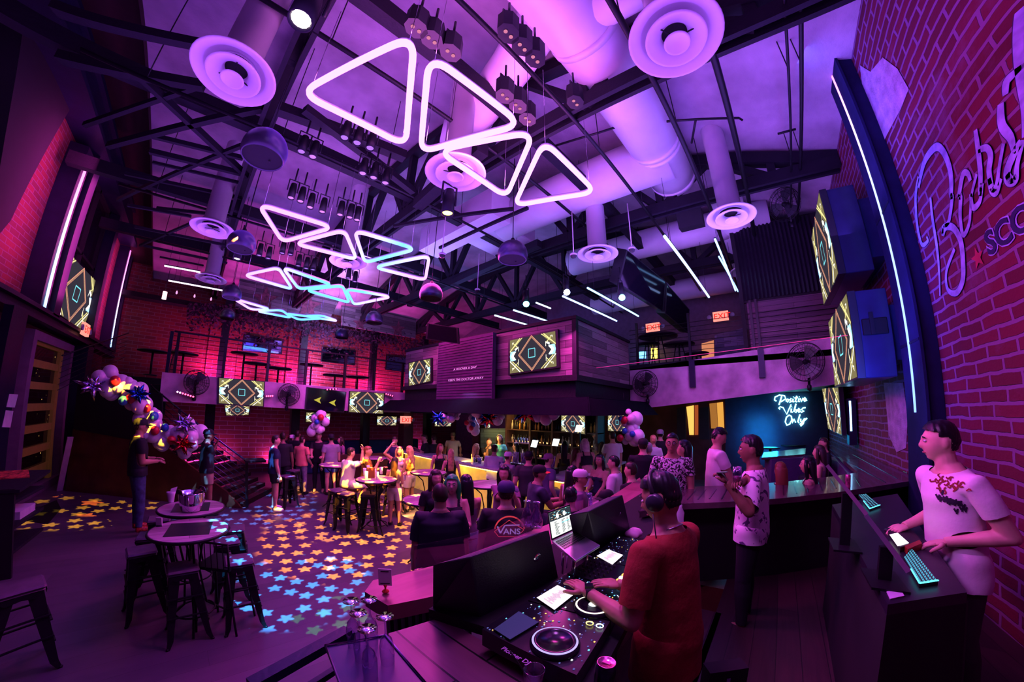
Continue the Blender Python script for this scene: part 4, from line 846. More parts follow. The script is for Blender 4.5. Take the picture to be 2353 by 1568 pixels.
b = MB(); p, q = opl(162, 1005, -.35), oz(137, 1128, 0); q.z = .0; b.bar(q, p, .12, .03); tag(b.build('leaning_board', mat('pale_lilac_board', (.55, .4, .6), .6)), 'pale narrow board leaning upright against the dark stair side', 'board')
# papers on the dark post by the door
b = MB(); b.box((XL+.5, 8.2, 0), (XL+.62, 8.75, 3.8)); tag(b.build('post', M['navysteel']), 'dark blue post with two sheets of paper, left of the sliding door', 'post')
for pxs, l in (((( 22, 906), (42, 907), (34, 937), (15, 936)), 'upper sheet of paper taped to the dark blue post at the left edge'), (((14, 943), (31, 945), (24, 983), (5, 982)), 'lower sheet of paper taped to the dark blue post at the left edge')):
    P = [ox(*p, XL+.63) for p in pxs]; b = MB(); b.prism(P, (-.006, 0, 0)); tag(b.build('paper_sheet', mat('paper', (.6, .55, .65), .7)), l, 'paper')
# host stand at the left edge
c = oz(8, 1300, 0)
t = thing('host_stand', 'dark host stand with stacks of paper on its shelves at the left edge', 'stand', c)
for z in (.3, .62, .95): b = MB(); b.box(c+Vector((-.35, -.5, z)), c+Vector((.25, .45, z+.04))); b.build('shelf', M['darkwood'], t)
b = MB(); b.box(c+Vector((-.38, -.5, 0)), c+Vector((-.32, .45, 1.15))); b.box(c+Vector((-.35, -.54, 0)), c+Vector((.25, -.5, 1.15))); b.build('side_panel', M['blackm'], t)
b = MB(); b.prism([c+Vector(v) for v in ((-.4, -.55, 1.1), (.3, -.55, 1.1), (.3, .5, 1.18), (-.4, .5, 1.18))], (0, 0, .04)); b.build('top', M['darkwood'], t)
for k in range(9): b = MB(); b.box(c+Vector((-.1+.01*(k % 3), -.2, .66+k*.012)), c+Vector((.2, .3-.02*(k % 2), .67+k*.012))); tag(b.build('menu', MATS['paper']), 'sheet in the pile of menus on the host stand shelf', 'menu', 'menus on the host stand')
b = MB(); b.prism([c+Vector(v) for v in ((-.2, .0, 1.18), (.2, .05, 1.18), (.1, .3, 1.24), (-.25, .25, 1.24))], (0, 0, .02)); tag(b.build('menu_card', mat('red_printed_card', (.5, .08, .06), .5, var=.8, vs=20)), 'red printed card lying on the host stand top', 'card')
b = MB(); b.prism([oz(*p, .002) for p in ((0, 1175), (95, 1165), (130, 1150), (140, 1170), (110, 1205), (0, 1190))], (0, 0, .008)); tag(b.build('floor_mat', M['rubber']), 'dark rubber mat on the floor inside the sliding door', 'mat')
# ================================================================= round high tables and metal stools
M['ttop'] = plank_mat('pale_tabletop_boards', 'XY', [(.16, .09, .13), (.32, .20, .27), (.5, .36, .44)], 1.2, .1, .4, gap=.02, grain=10)
def round_table(c, lab, r=.40, z=1.07, first=None, grp='round high tables', rz=0.):
    if first is not None: return dup(first, (c[0], c[1], 0), lab, grp, rz)
    c = Vector((c[0], c[1], 0)); t = thing('round_table', lab, 'table', c, grp)
    b = MB(); b.lathe(c, [(0, z-.035), (r-.02, z-.035), (r, z-.03), (r, z-.003), (r-.012, z), (0, z)], 48); b.build('tabletop', M['ttop'], t)
    b = MB(); b.tube([c+Vector((math.cos(a)*(r+.001), math.sin(a)*(r+.001), z-.018)) for a in [2*PI*k/48 for k in range(48)]], .018, 6, closed=True); b.build('metal_edge', M['black'], t)
    for k in range(3):
        a = 2*PI*k/3+.4; e = Vector((math.cos(a), math.sin(a), 0)); b = MB(); b.tube([c+e*.3+Vector((0, 0, z-.04)), c+e*.13+Vector((0, 0, z-.2)), c+e*.08+Vector((0, 0, .62)), c+e*.13+Vector((0, 0, .2)), c+e*.34+Vector((0, 0, 0.012))], .012, 6); b.build('leg', M['black'], t)
    b = MB(); b.tube([c+Vector((math.cos(a)*.2, math.sin(a)*.2, .16)) for a in [2*PI*k/24 for k in range(24)]], .01, 5, closed=True); b.cyl(c+Vector((0, 0, .02)), c+Vector((0, 0, z-.04)), .012, 8); b.build('foot_ring', M['black'], t)
    return t
def stool(c, rz, lab, first=None, z=.76, grp='backless metal stools', seat=None):
    if first is not None: return dup(first, (c[0], c[1], 0), lab, grp, rz)
    t = thing('bar_stool', lab, 'stool', (0, 0, 0), grp); h = .15; f = .205
    b = MB(); b.box((-h, -h, z-.035), (h, h, z), .025); b.box((-h+.01, -h+.01, z-.06), (h-.01, h-.01, z-.03), .02); b.build('seat', seat or mat('stool_seat_dark', (.13, .08, .14), .38, var=.3), t)
    for sx in (-1, 1):
        for sy in (-1, 1):
            b = MB(); p0, p1 = Vector((sx*(h-.02), sy*(h-.02), z-.05)), Vector((sx*f, sy*f, 0)); m_ = p0+(p1-p0)*.9
            for ax in ((1, 0), (0, 1)):
                a = Vector((-sx*ax[0], -sy*ax[1], 0)); b._a([p0, p0+a*.10, m_+a*.05, p1+a*.028+Vector((sx*.01, sy*.01, 0)), p1+Vector((sx*.012, sy*.012, 0)), m_], [(0, 1, 2, 5), (5, 2, 3, 4)])
            b.ell(p1+Vector((0, 0, .01)), (.016, .016, .012), 8, 6); b.build('leg', M['black'], t)
    b = MB()
    for s in (-1, 1):
        for zz, k in ((.25, .178), (.44, .165)):
            if zz > .3 and s < 0: pass
            b.bar((-k, s*k, zz), (k, s*k, zz), .02, .012)
            b.bar((s*k, -k, zz+.05), (s*k, k, zz+.05), .02, .012)
    b.build('foot_rails', M['black'], t)
    b = MB(); b._a([(-h+.03, -h, z-.05), (h-.03, -h, z-.05), (h-.07, -h, z-.1), (0, -h, z-.085), (-h+.07, -h, z-.1)], [(0, 4, 3, 2, 1)]); b._a([(-h+.03, h, z-.05), (h-.03, h, z-.05), (h-.07, h, z-.1), (0, h, z-.085), (-h+.07, h, z-.1)], [(0, 1, 2, 3, 4)])
    b._a([(h, -h+.03, z-.05), (h, h-.03, z-.05), (h, h-.07, z-.1), (h, 0, z-.085), (h, -h+.07, z-.1)], [(0, 4, 3, 2, 1)]); b._a([(-h, -h+.03, z-.05), (-h, h-.03, z-.05), (-h, h-.07, z-.1), (-h, 0, z-.085), (-h, -h+.07, z-.1)], [(0, 1, 2, 3, 4)]); b.build('apron', M['black'], t)
    t.location = (c[0], c[1], 0); t.rotation_euler = (0, 0, rz); WLOC[t.name] = (c[0], c[1], 0); return t
T1, T2 = Vector((-.07, 4.43, 0)), Vector((-.05, 5.34, 0))
tb = round_table(T1, 'round high table nearest the camera at left, with only a black square on it')
round_table(T2, 'round high table at left carrying the chrome ice bucket', first=tb)
def sqmat(c, s, lab, rz=.3):
    b = MB(); b.prism([c+Vector((math.cos(rz+k*PI/2)*s, math.sin(rz+k*PI/2)*s, 1.0705)) for k in range(4)], (0, 0, .002)); tag(b.build('table_square', mat('black_vinyl', (.012, .01, .02), .35)), lab, 'table square')
sqmat(T1, .31, 'black square sheet on the nearest round table', math.radians(37)); sqmat(T2, .31, 'black square sheet under the chrome ice bucket', math.radians(40))
def ozt(px, py, z=.76): v = oz(px, py, z); return (v.x, v.y, 0)
FC = lambda px_, py_: math.atan2(oz(px_, py_, .76).y, oz(px_, py_, .76).x)
st0 = stool(ozt(548, 1284), FC(548, 1284)+.06, 'metal stool right of the nearest round table, alone in the purple light')
for (px_, py_), rz, l in (((420, 1300), .75, 'metal stool directly in front of the nearest round table'), ((325, 1262), .9, 'metal stool left of the nearest round table'), ((345, 1228), .2, 'metal stool tucked under the left side of the nearest round table'),
    ((366, 1190), .5, 'metal stool with pinkish seat left between the two round tables'), ((520, 1240), 1.0, 'metal stool tucked under the right side of the nearest round table'), ((536, 1212), .6, 'metal stool behind the nearest round table at its right'),
    ((45, 1345), .85, 'large dark metal stool cut off at the lower left edge')):
    stool(ozt(px_, py_), FC(px_, py_)+(rz-.7)*.35, l, st0)
# chair with slatted back between the two tables
t = thing('slat_back_chair', 'black slat-backed high chair half hidden under the nearest round table', 'chair', (.12, 4.0, 0))
c = Vector((.12, 4.12, 0)); u = Vector((.8, -.6, 0)); w_ = Vector((.6, .8, 0))
b = MB(); b.tube([c-u*.2+Vector((0, 0, .72)), c-u*.2+Vector((0, 0, 1.0)), c+u*.2+Vector((0, 0, 1.0)), c+u*.2+Vector((0, 0, .72))], .014, 6)
for k in range(5): q = c+u*(-.14+.07*k); b.bar(q+Vector((0, 0, .72)), q+Vector((0, 0, 1.0)), .028, .01)
b.build('backrest', M['black'], t)
b = MB(); b.obox(c+w_*.18+Vector((0, 0, .72)), u*.2, w_*.19, Vector((0, 0, .015))); b.build('seat', M['black'], t)
for a in (-1, 1):
    for e in (0, 1): b = MB(); b.tube([c+u*.18*a+w_*.34*e+Vector((0, 0, .71)), c+u*.23*a+w_*(.4*e-.03)], .013, 6); b.build('leg', M['black'], t)
# small card holders and items on the two tables
t = thing('card_holder', 'small clear card holder at the left rim of the nearest round table', 'card holder', oz(366, 1209, 1.07)); p = oz(366, 1209, 1.07)
b = MB(); b.obox(p+Vector((0, 0, .045)), Vector((.03, -.02, 0)), Vector((.004, .006, 0)), Vector((0, 0, .045))); b.build('card', MATS['paper'], t); b = MB(); b.box(p-Vector((.03, .03, 0)), p+Vector((.03, .03, .008))); b.build('foot', M['black'], t)
p = oz(393, 1155, 1.07); t = thing('napkin_bundle', 'folded white napkins standing left of the chrome ice bucket', 'napkins', p)
b = MB(); b.lathe(p, [(.035, 0), (.05, .1), (.06, .14), (.055, .14), (.03, .01)], 8, (0, .15, 1)); b.build('cup', MATS['paper'], t); b = MB(); b.prism([p+Vector(v) for v in ((-.02, 0, .1), (.05, .02, .1), (.08, .03, .2), (.0, 0, .18))], (0, .012, 0)); b.build('napkin', MATS['paper'], t)
p = oz(440, 1178, 1.07)+Vector((0, .08, 0)); t = thing('ice_bucket', 'chrome ice bucket with oval grips on the second round table', 'ice bucket', p)
pr = [(.105, .0), (.125, .02), (.145, .12), (.152, .22), (.158, .235), (.150, .235), (.14, .12), (.118, .03), (0, .02)]
b = MB(); b.lathe(p, pr, 40); b.build('body', mat('bucket_chrome', (.75, .72, .8), .06, 1.), t)
for a in (0.55, PI+.55):
    e = Vector((math.cos(a), math.sin(a), 0)); f_ = Vector((-e.y, e.x, 0)); b = MB(); b.prism([p+e*.15+f_*x+Vector((0, 0, z)) for x, z in ((-.09, .225), (-.05, .285), (.05, .285), (.09, .225))], e*.006); b.build('grip', MATS['bucket_chrome'], t)
    b = MB(); b.prism([p+e*.157+f_*math.cos(k*PI/6)*.035+Vector((0, 0, .25+math.sin(k*PI/6)*.013)) for k in range(12)], e*.002); b.build('grip_slot', M['blackm'], t)
for a in (.3, 2.4, 4.5): e = Vector((math.cos(a), math.sin(a), 0)); b = MB(); b.tube([p+e*.158+Vector((0, 0, .2)), p+e*.16+Vector((0, 0, .1)), p+e*.11+Vector((0, 0, .02)), p+e*.05+Vector((0, 0, .004))], .006, 6); b.build('wire_band', M['chrome'], t)
# tables among the crowd
for (px_, py_), l in (((985, 1147), 'round high table with pink sheen left of the man in the navy polo'), ((865, 1101), 'round high table crowded with tall cups under the orange light'), ((772, 1068), 'round table behind the man in the white polo'), ((1122, 1112), 'round high table between the seated couple and the bar stools'), ((985, 1085), 'small round table beside the chair before the bar'), ((860, 1052), 'round table in front of the man in the baseball jersey'), ((1345, 1155), 'round high table full of glasses behind the laptop')):
    v = oz(px_, py_, 1.07); round_table(v, l, first=tb)
for (px_, py_), rz, l in (((660, 1093), .3, 'metal stool alone behind the man in the salmon shirt'), ((673, 1080), .7, 'metal stool just behind the lone dark one in the crowd'), ((798, 1133), .4, 'metal stool holding the man in the white polo'), ((848, 1134), .9, 'metal stool in front of the man in the white polo, seat lit orange'), ((775, 1125), .2, 'metal stool left of the man in the white polo'), ((905, 1110), .6, 'metal stool behind the girl in white shorts'), ((1120, 1190), .5, 'metal stool behind the man in the printed back shirt')):
    stool(ozt(px_, py_), rz, l, st0)
cupm = mat('frosted_cup', (.75, .7, .75), .3, spec=.6)
for k, (px_, py_) in enumerate(((838, 1085), (852, 1083), (842, 1093), (867, 1094), (876, 1082), (861, 1088), (846, 1078))):
    v = oz(px_, py_+8, 1.07); b = MB(); b.lathe(v, [(.028, 0), (.036, .15), (.033, .15), (.026, .01), (0, .008)], 14); tag(b.build('tall_cup', cupm), 'tall frosted cup on the orange-lit table', 'cup', 'tall cups on the orange-lit table')
v = oz(852, 1098, 1.07); b = MB(); b.obox(v+Vector((0, 0, .1)), Vector((.07, -.03, 0)), Vector((.01, .03, 0)), Vector((0, 0, .1))); tag(b.build('menu_stand', mat('brown_menu', (.2, .06, .03), .5)), 'brown menu stand among the cups on the orange-lit table', 'menu stand')
# tub chairs at the bar
def tub_chair(px_, py_, rz, lab, m, first=None):
    v = ozt(px_, py_)
    if first is not None: return dup(first, v, lab, 'tub bar chairs', rz)
    t = thing('bar_chair', lab, 'chair', (0, 0, 0), 'tub bar chairs')
    b = MB(); V = []
    for i in range(13):
        a = PI*(.12+.76*i/12)+PI; 
        for z, r in ((.74, .17), (.84, .23), (.98, .25), (1.08, .25 if 2 < i < 10 else .245)):
            zz = z if z < 1 else .9+.18*math.sin(PI*i/12)**.6
            V.append((math.cos(a)*r, math.sin(a)*r, zz))
    b._a(V, [(i*4+j, i*4+j+1, i*4+j+5, i*4+j+4) for i in range(12) for j in range(3)], True); b.build('backrest', m, t)
    b = MB(); b.lathe((0, 0, 0), [(0, .72), (.17, .72), (.2, .76), (.18, .79), (0, .8)], 20); b.build('seat', m, t)
    for k in range(4): a = PI/4+k*PI/2; b = MB(); b.tube([(math.cos(a)*.12, math.sin(a)*.12, .73), (math.cos(a)*.27, math.sin(a)*.27, 0)], .013, 6); b.build('leg', M['black'], t)
    b = MB(); b.tube([(math.cos(a)*.21, math.sin(a)*.21, .3) for a in [2*PI*k/20 for k in range(20)]], .009, 5, closed=True); b.build('foot_ring', M['black'], t)
    t.location = v; t.rotation_euler = (0, 0, rz); WLOC[t.name] = v; return t
tc0 = tub_chair(1092, 1092, 2.0, 'tub bar chair lit yellow in front of the bar', mat('tan_leather', (.16, .09, .07), .45))
tub_chair(982, 1065, 1.2, 'dark tub bar chair left of the woman in the black top', None, tc0)
tub_chair(1217, 1100, 1.6, 'tub bar chair under the man in the dark shirt and cap at the bar', None, tc0)
tub_chair(1062, 1082, 1.6, 'tub bar chair under the woman in the black tank top', None, tc0); tub_chair(1385, 1110, 2.5, 'tub bar chair behind the woman in the strapless top', None, tc0)
# ================================================================= balcony tables and stools as the photograph shows them
for k, (px_, py_, Y, l) in enumerate(((352, 806, 12.5, 'dark round table at the left end of the far balcony'), (422, 812, 12.3, 'dark round table behind the stair post on the far balcony'), (562, 812, 12.2, 'larger dark round table before the first mirror window'), (590, 835, 11.8, 'small dark round table right of the larger one on the far balcony'), (640, 846, 11.8, 'dark round table left of the middle post of the far balcony'), (716, 838, 12.5, 'dark round table before the second mirror window'), (770, 862, 11.8, 'dark round table behind the switched-off screen'), (822, 866, 11.8, 'small dark round table right of the switched-off screen'))):
    p = oy(px_, py_, Y); t = thing('balcony_table', l, 'table', (p.x, p.y, ZT)); h = max(.4, p.z-ZT)
    b = MB(); b.lathe((p.x, p.y, ZT), [(0, h-.04), (.42, h-.04), (.43, h-.02), (.42, h), (0, h)], 24); b.build('tabletop', M['plastic'], t); b = MB(); b.cyl((p.x, p.y, ZT), (p.x, p.y, ZT+h-.04), .03, 8); b.lathe((p.x, p.y, ZT), [(.2, 0), (.2, .02), (.03, .04)], 16); b.build('pedestal', M['black'], t)
for k, (px_, py_, l, r) in enumerate(((1512, 772, 'large dark round table on the right balcony under the exit sign', .62), (1560, 790, 'dark round table on the right balcony in the middle', .5), (1600, 812, 'small dark round table at the right on the right balcony', .4), (1490, 790, 'dark round table on the right balcony behind the yellow light', .4))):
    p = ox(px_, py_, 10.6+.3*k); t = thing('balcony_table', l, 'table', (p.x, p.y, 3.6)); h = max(.5, p.z-3.6)
    b = MB(); b.lathe((p.x, p.y, 3.6), [(0, h-.05), (r, h-.05), (r+.01, h-.02), (r, h), (0, h)], 28); b.build('tabletop', M['plastic'], t)
    for e in range(4): a = e*PI/2+.3; b = MB(); b.tube([(p.x+math.cos(a)*.1, p.y+math.sin(a)*.1, 3.6+h-.05), (p.x+math.cos(a)*.3, p.y+math.sin(a)*.3, 3.6)], .018, 6); b.build('leg', M['black'], t)
# ================================================================= the bar under the boarded housing
bar = thing('bar_counter', 'long bar counter with pale top and warm yellow lit front under the boarded housing', 'bar counter', (6.4, 6.6, 0))
b = MB(); b.box((5.75, 3.6, 1.08), (6.45, 9.9, 1.14), .01); b.box((6.45, 3.6, 1.08), (9.0, 4.2, 1.14), .01); b.build('top', mat('pale_stone_top', (.6, .55, .65), .25), bar)
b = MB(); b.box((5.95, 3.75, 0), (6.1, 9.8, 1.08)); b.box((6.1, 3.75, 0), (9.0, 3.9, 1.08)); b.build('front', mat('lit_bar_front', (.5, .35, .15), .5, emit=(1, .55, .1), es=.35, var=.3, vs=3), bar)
b = MB(); b.box((5.80, 3.65, 1.05), (5.83, 9.8, 1.075)); b.build('light_strip', emis('amber_strip', (1, .62, .12), 7), bar)
area('bar_amber', (5.6, 6.8, .95), (5.95, 6.8, .4), .15, (1, .6, .12), 60, 6)
area('bar_inner', (7.0, 6.5, 2.3), (6.3, 6.5, 1), .5, (.6, .45, 1), 40, 5)
bb = thing('back_bar', 'tall back bar shelving with bottles, warm lights and screens behind the counter', 'shelving', (8.4, 4.9, 0))
for z in (1.15, 1.55, 1.95): b = MB(); b.box((8.0, 4.0, z-.03), (8.35, 7.2, z)); b.build('shelf', mat('shelf_board', (.08, .04, .06), .5), bb)
b = MB(); b.box((8.35, 4.0, 0), (8.42, 7.2, 2.4)); b.box((7.9, 4.0, 0), (8.4, 7.2, .95)); b.build('back_panel', M['darkwood'], bb)
for y in (4.0, 4.75, 5.4, 6.2, 7.15): b = MB(); b.box((7.98, y, .9), (8.36, y+.06, 2.4)); b.build('upright', MATS['shelf_board'], bb)
for z in (1.16, 1.56): b = MB(); b.box((8.3, 4.1, z), (8.33, 7.1, z+.02)); b.build('shelf_light', emis('shelf_glow', (1, .55, .2), 3), bb)
rnd = random.Random(5); bc = [mat('bottle_%d' % i, c, .12, spec=.8, var=.02) for i, c in enumerate(((.02, .02, .05), (.5, .25, .08), (.4, .4, .5), (.08, .02, .02), (.02, .06, .1)))]
for z in (1.15, 1.55, 1.95):
    for i in range(26):
        y = 4.15+i*.115+rnd.uniform(-.02, .02); h = rnd.uniform(.2, .3); r = rnd.uniform(.03, .04); b = MB(); x = 8.12+rnd.uniform(-.04, .06)
        b.lathe((x, y, z), [(0, 0), (r, 0), (r, h*.6), (r*.35, h*.75), (r*.35, h), (0, h)], 8); tag(b.build('bottle', bc[rnd.randrange(5)]), 'small bottle on the back bar shelves', 'bottle', 'bottles on the back bar shelves')
for px_, l in (((1290, 953), (1344, 956)), 'screen with bright chevrons on the left of the back bar'), (((1397, 952), (1440, 950)), 'screen with bright chevrons behind the hanging balloon cluster'):
    (xa, ya), (xb, yb) = px_; P = [ox(xa, ya, 7.95), ox(xb, yb, 7.95), ox(xb, yb+42, 7.95), ox(xa, ya+38, 7.95)]; tv(P, (-1, 0, 0), l, depth=.04)
# taps, till screens, glass racks on the counter

for k, (px_, py_, l) in enumerate(((1228, 1020, 'bright till screen behind the bar counter'), (1277, 1017, 'second till screen right of the bright one'), (1330, 985, 'wall-mounted light panel behind the bar'))):
    p = ox(px_, py_, 6.9+.3*k); t = thing('till_screen', l, 'till screen', p); b = MB(); b.obox(p, Vector((.02, .10, 0)), Vector((-.01, 0, 0)), Vector((.04, 0, .085))); b.build('screen', emis('till_white', (.85, .95, 1), 2.2 if k != 1 else .8), t); b = MB(); b.bar(p+Vector((.05, 0, -.1)), (p.x+.1, p.y, 1.14), .04); b.build('stand', M['black'], t)
rnd = random.Random(9)
for i in range(34):
    y = 4.0+rnd.random()*2.6; x = 6.0+rnd.random()*.35; z = 1.14; b = MB(); h = rnd.uniform(.1, .17); b.lathe((x, y, z), [(.03, 0), (.038, h), (.035, h), (.028, .01), (0, .01)], 10); tag(b.build('drinking_glass', gl), 'clear glass standing on the bar counter', 'glass', 'glasses on the bar counter')
for k, (px_, l) in enumerate(((1182, 'left rack of long drinking tubes on the bar'), (1200, 'right rack of long drinking tubes on the bar'), (1270, 'tall straw rack near the bright till'))):
    p = ox(px_, 1040, 6.2); p.z = 1.14; t = thing('straw_rack', l, 'straw rack', p); b = MB(); b.box(p-Vector((.08, .12, 0)), p+Vector((.08, .12, .12))); b.build('holder', M['plastic'], t)
    for i in range(10): b = MB(); q = p+Vector((rnd.uniform(-.06, .06), rnd.uniform(-.1, .1), .1)); b.cyl(q, q+Vector((rnd.uniform(-.05, .05), rnd.uniform(-.05, .05), .28)), .008, 5); b.build('straw', mat('lilac_straw', (.5, .35, .7), .3), t)
# amber chevron panel and blue booth wall behind the bartender
b = MB(); P = [od(*p, 12.5) for p in ((1184, 962), (1242, 962), (1242, 1052), (1184, 1052))]; b.prism(P, (.08, .08, 0)); tag(b.build('chevron_panel', plank_mat('amber_chevron', 'XZ', [(.25, .14, .04), (.5, .3, .08), (.8, .5, .15)], .8, .1)), 'warm amber boarded panel behind the woman bartender', 'panel')
b = MB(); P = [od(*p, 13) for p in ((1104, 985), (1184, 985), (1184, 1030), (1104, 1030))]; b.prism(P, (.08, .08, 0)); tag(b.build('chevron_panel', plank_mat('blue_chevron', 'XZ', [(.03, .06, .2), (.06, .12, .35), (.1, .2, .5)], .8, .1)), 'blue lit boarded panel left of the amber one', 'panel')
area('amber_spot', (8.6, 8.6, 2.2), tuple(od(1212, 1010, 12.5)), .3, (1, .6, .1), 18)
b = MB(); b.box((2.8, 13.3, .0), (8.8, 13.6, 1.15), .03); b.box((2.8, 12.9, 0), (8.8, 13.4, .5), .03); tag(b.build('wall_bench', mat('blue_tufted_vinyl', (.03, .06, .22), .4)), 'blue upholstered wall bench under the far balcony', 'bench')
# heater / dark counter mass before the posts
b = MB(); b.box((3.6, 9.6, 0), (5.6, 9.75, 1.1)); tag(b.build('partition', mat('dark_red_partition', (.07, .015, .02), .5)), 'low dark red partition behind the seated orange-lit group', 'partition')
# pendant bulbs under the housing edge
for (a, c, l) in ((1385, 935, 'small amber bulb hanging left of the balloon cluster'), (1433, 933, 'small amber bulb hanging above the balloon cluster')):
    p = od(a, c, 8.0); t = thing('pendant_bulb', l, 'bulb', p); b = MB(); b.lathe(p, [(0, -.05), (.03, -.02), (.03, .02), (.012, .06)], 10); b.build('bulb', emis('amber_bulb', (1, .5, .2), 1.5), t); b = MB(); b.cyl(p+Vector((0, 0, .06)), p+Vector((0, 0, .3)), .006, 5); b.build('cord', M['black'], t)
# ================================================================= under the right balcony
wall('wall_corridor', [(13.3, 1.45, 0), (13.3, 10.4, 0), (13.3, 10.4, 3.09), (13.3, 1.45, 3.09)], mat('rust_brown_wall', (.14, .04, .05), .6, var=.5, vs=1.2), (.1, 0, 0))
for pxs, c, s, l in ((((1577, 935), (1594, 932), (1594, 1000), (1584, 1000)), (1, .62, .15), 1.3, 'narrow bright yellow doorway strip under the right balcony'), (((1596, 932), (1604, 931), (1604, 1000), (1596, 1000)), (.8, .18, .05), .6, 'orange doorway strip right of the yellow one'), (((1630, 928), (1646, 926), (1649, 985), (1634, 985)), (.7, .3, .07), .7, 'dull orange lit recess behind the bearded man'), (((1647, 926), (1661, 924), (1664, 985), (1650, 985)), (1, .5, .1), 1.0, 'bright orange lit recess behind the bearded man')):
    P = [ox(*p, 13.25) for p in pxs]; b = MB(); b.prism(P, (.03, 0, 0)); tag(b.build('lit_recess', emis('recess_%d' % int(s*100), c, s*.8)), l, 'lit recess')
for x0_, x1_, l in ((1555, 1576, 'dark door leaf left of the yellow doorway strip'), (1606, 1629, 'dark door leaf between the two orange lights')):
    P = [ox(*p, 13.1) for p in ((x0_, 938), (x1_, 935), (x1_, 1010), (x0_, 1010))]; b = MB(); b.prism(P, (.05, 0, 0)); tag(b.build('door_leaf', mat('grey_door_leaf', (.05, .05, .07), .5)), l, 'door')
neon_m = emis('cyan_script_tube', (.25, .95, 1), 7)
t = thing('neon_sign', 'glowing cyan script sign reading Positive Vibes Only on the blue wall', 'neon sign', ox(1815, 945, 13.1))
V_ = lambda p: [ox(1500+.268*a, 860+.268*c, 13.1) for a, c in p]
words = (([(1060, 232), (1043, 222), (1048, 198), (1085, 180), (1130, 186), (1140, 212), (1100, 238)], [(1106, 190), (1095, 225), (1082, 264)], [(1150, 215), (1143, 232), (1155, 240), (1165, 226), (1155, 214), (1172, 222)], [(1187, 208), (1178, 222), (1190, 234), (1172, 243)], [(1203, 212), (1200, 238), (1212, 236)], [(1235, 188), (1222, 236), (1236, 238)], [(1215, 205), (1245, 202)], [(1253, 210), (1249, 236), (1260, 234)], [(1264, 208), (1273, 236), (1290, 206)], [(1296, 224), (1314, 212), (1305, 200), (1292, 220), (1302, 234), (1322, 222)], [(1205, 198), (1207, 196)], [(1255, 196), (1257, 194)]),
         ([(1092, 302), (1080, 292), (1092, 280), (1118, 288), (1148, 345), (1186, 262)], [(1188, 296), (1186, 328), (1200, 326)], [(1190, 283), (1192, 281)], [(1228, 255), (1210, 322), (1226, 330), (1238, 308), (1216, 308)], [(1244, 318), (1262, 304), (1253, 294), (1240, 312), (1252, 328), (1270, 318)], [(1290, 290), (1275, 305), (1295, 318), (1272, 330)], [(1290, 290), (1310, 288)]),
         ([(1168, 352), (1145, 372), (1136, 410), (1150, 440), (1175, 428), (1192, 395), (1188, 362), (1168, 352)], [(1200, 384), (1198, 418), (1214, 388), (1224, 416)], [(1262, 346), (1244, 408), (1254, 418)], [(1268, 384), (1268, 408), (1282, 410), (1300, 380), (1290, 425), (1268, 446), (1262, 432), (1322, 378)]))
for wd in words:
    b = MB()
    for s in wd: b.tube(V_(s), .022, 6)
    b.build('glowing_word', neon_m, t)
area('sign_glow', (12.6, .25, 1.7), (13.2, .25, 1.7), .9, (.02, .45, 1), 26, 1.2)
area('sign_spill', (12.9, .2, 1.9), (5, -.2, 1.0), 1.0, (.02, .5, 1), 40, 1)
P = [oy(*p, -1.6) for p in ((1889, 894), (1926, 891), (1934, 1000), (1903, 985))]; P = [P[1], P[0], P[3], P[2]]
tv(P, (0, 1, 0), 'bright screen at the far end of the right wall, beside the cyan sign', depth=.1)
b = MB(); q = oy(1944, 905, -1.72); b.box((q.x-.05, -1.9, 1.7), (q.x+.2, -1.74, 2.7)); tag(b.build('light_column', M['navysteel']), 'short dark post with a blue light strip past the far end of the large screens', 'light column')
b = MB(); b.box((q.x-.06, -1.8, 2.0), (q.x-.05, -1.76, 2.65)); b.build('light_strip', emis('blue_strip', (.3, .6, 1), 5), bpy.data.objects['light_column.002'] if 'light_column.002' in bpy.data.objects else None)
for (a, c, r, l) in ((1784, 1016, .42, 'cyan-lit round table left of two below the neon sign'), (1822, 1022, .45, 'cyan-lit round table right of two below the neon sign'), (1770, 1029, .3, 'small cyan-lit round table nearest the booth counter')):
    v = oz(a, c, 1.35); t = thing('booth_table', l, 'table', (v.x, v.y, 0)); b = MB(); b.lathe((v.x, v.y, 0), [(0, 1.32), (r, 1.32), (r, 1.35), (0, 1.35)], 28); b.build('tabletop', M['plastic'], t); b = MB(); b.cyl((v.x, v.y, 0), (v.x, v.y, 1.32), .04, 10); b.build('pedestal', M['black'], t)
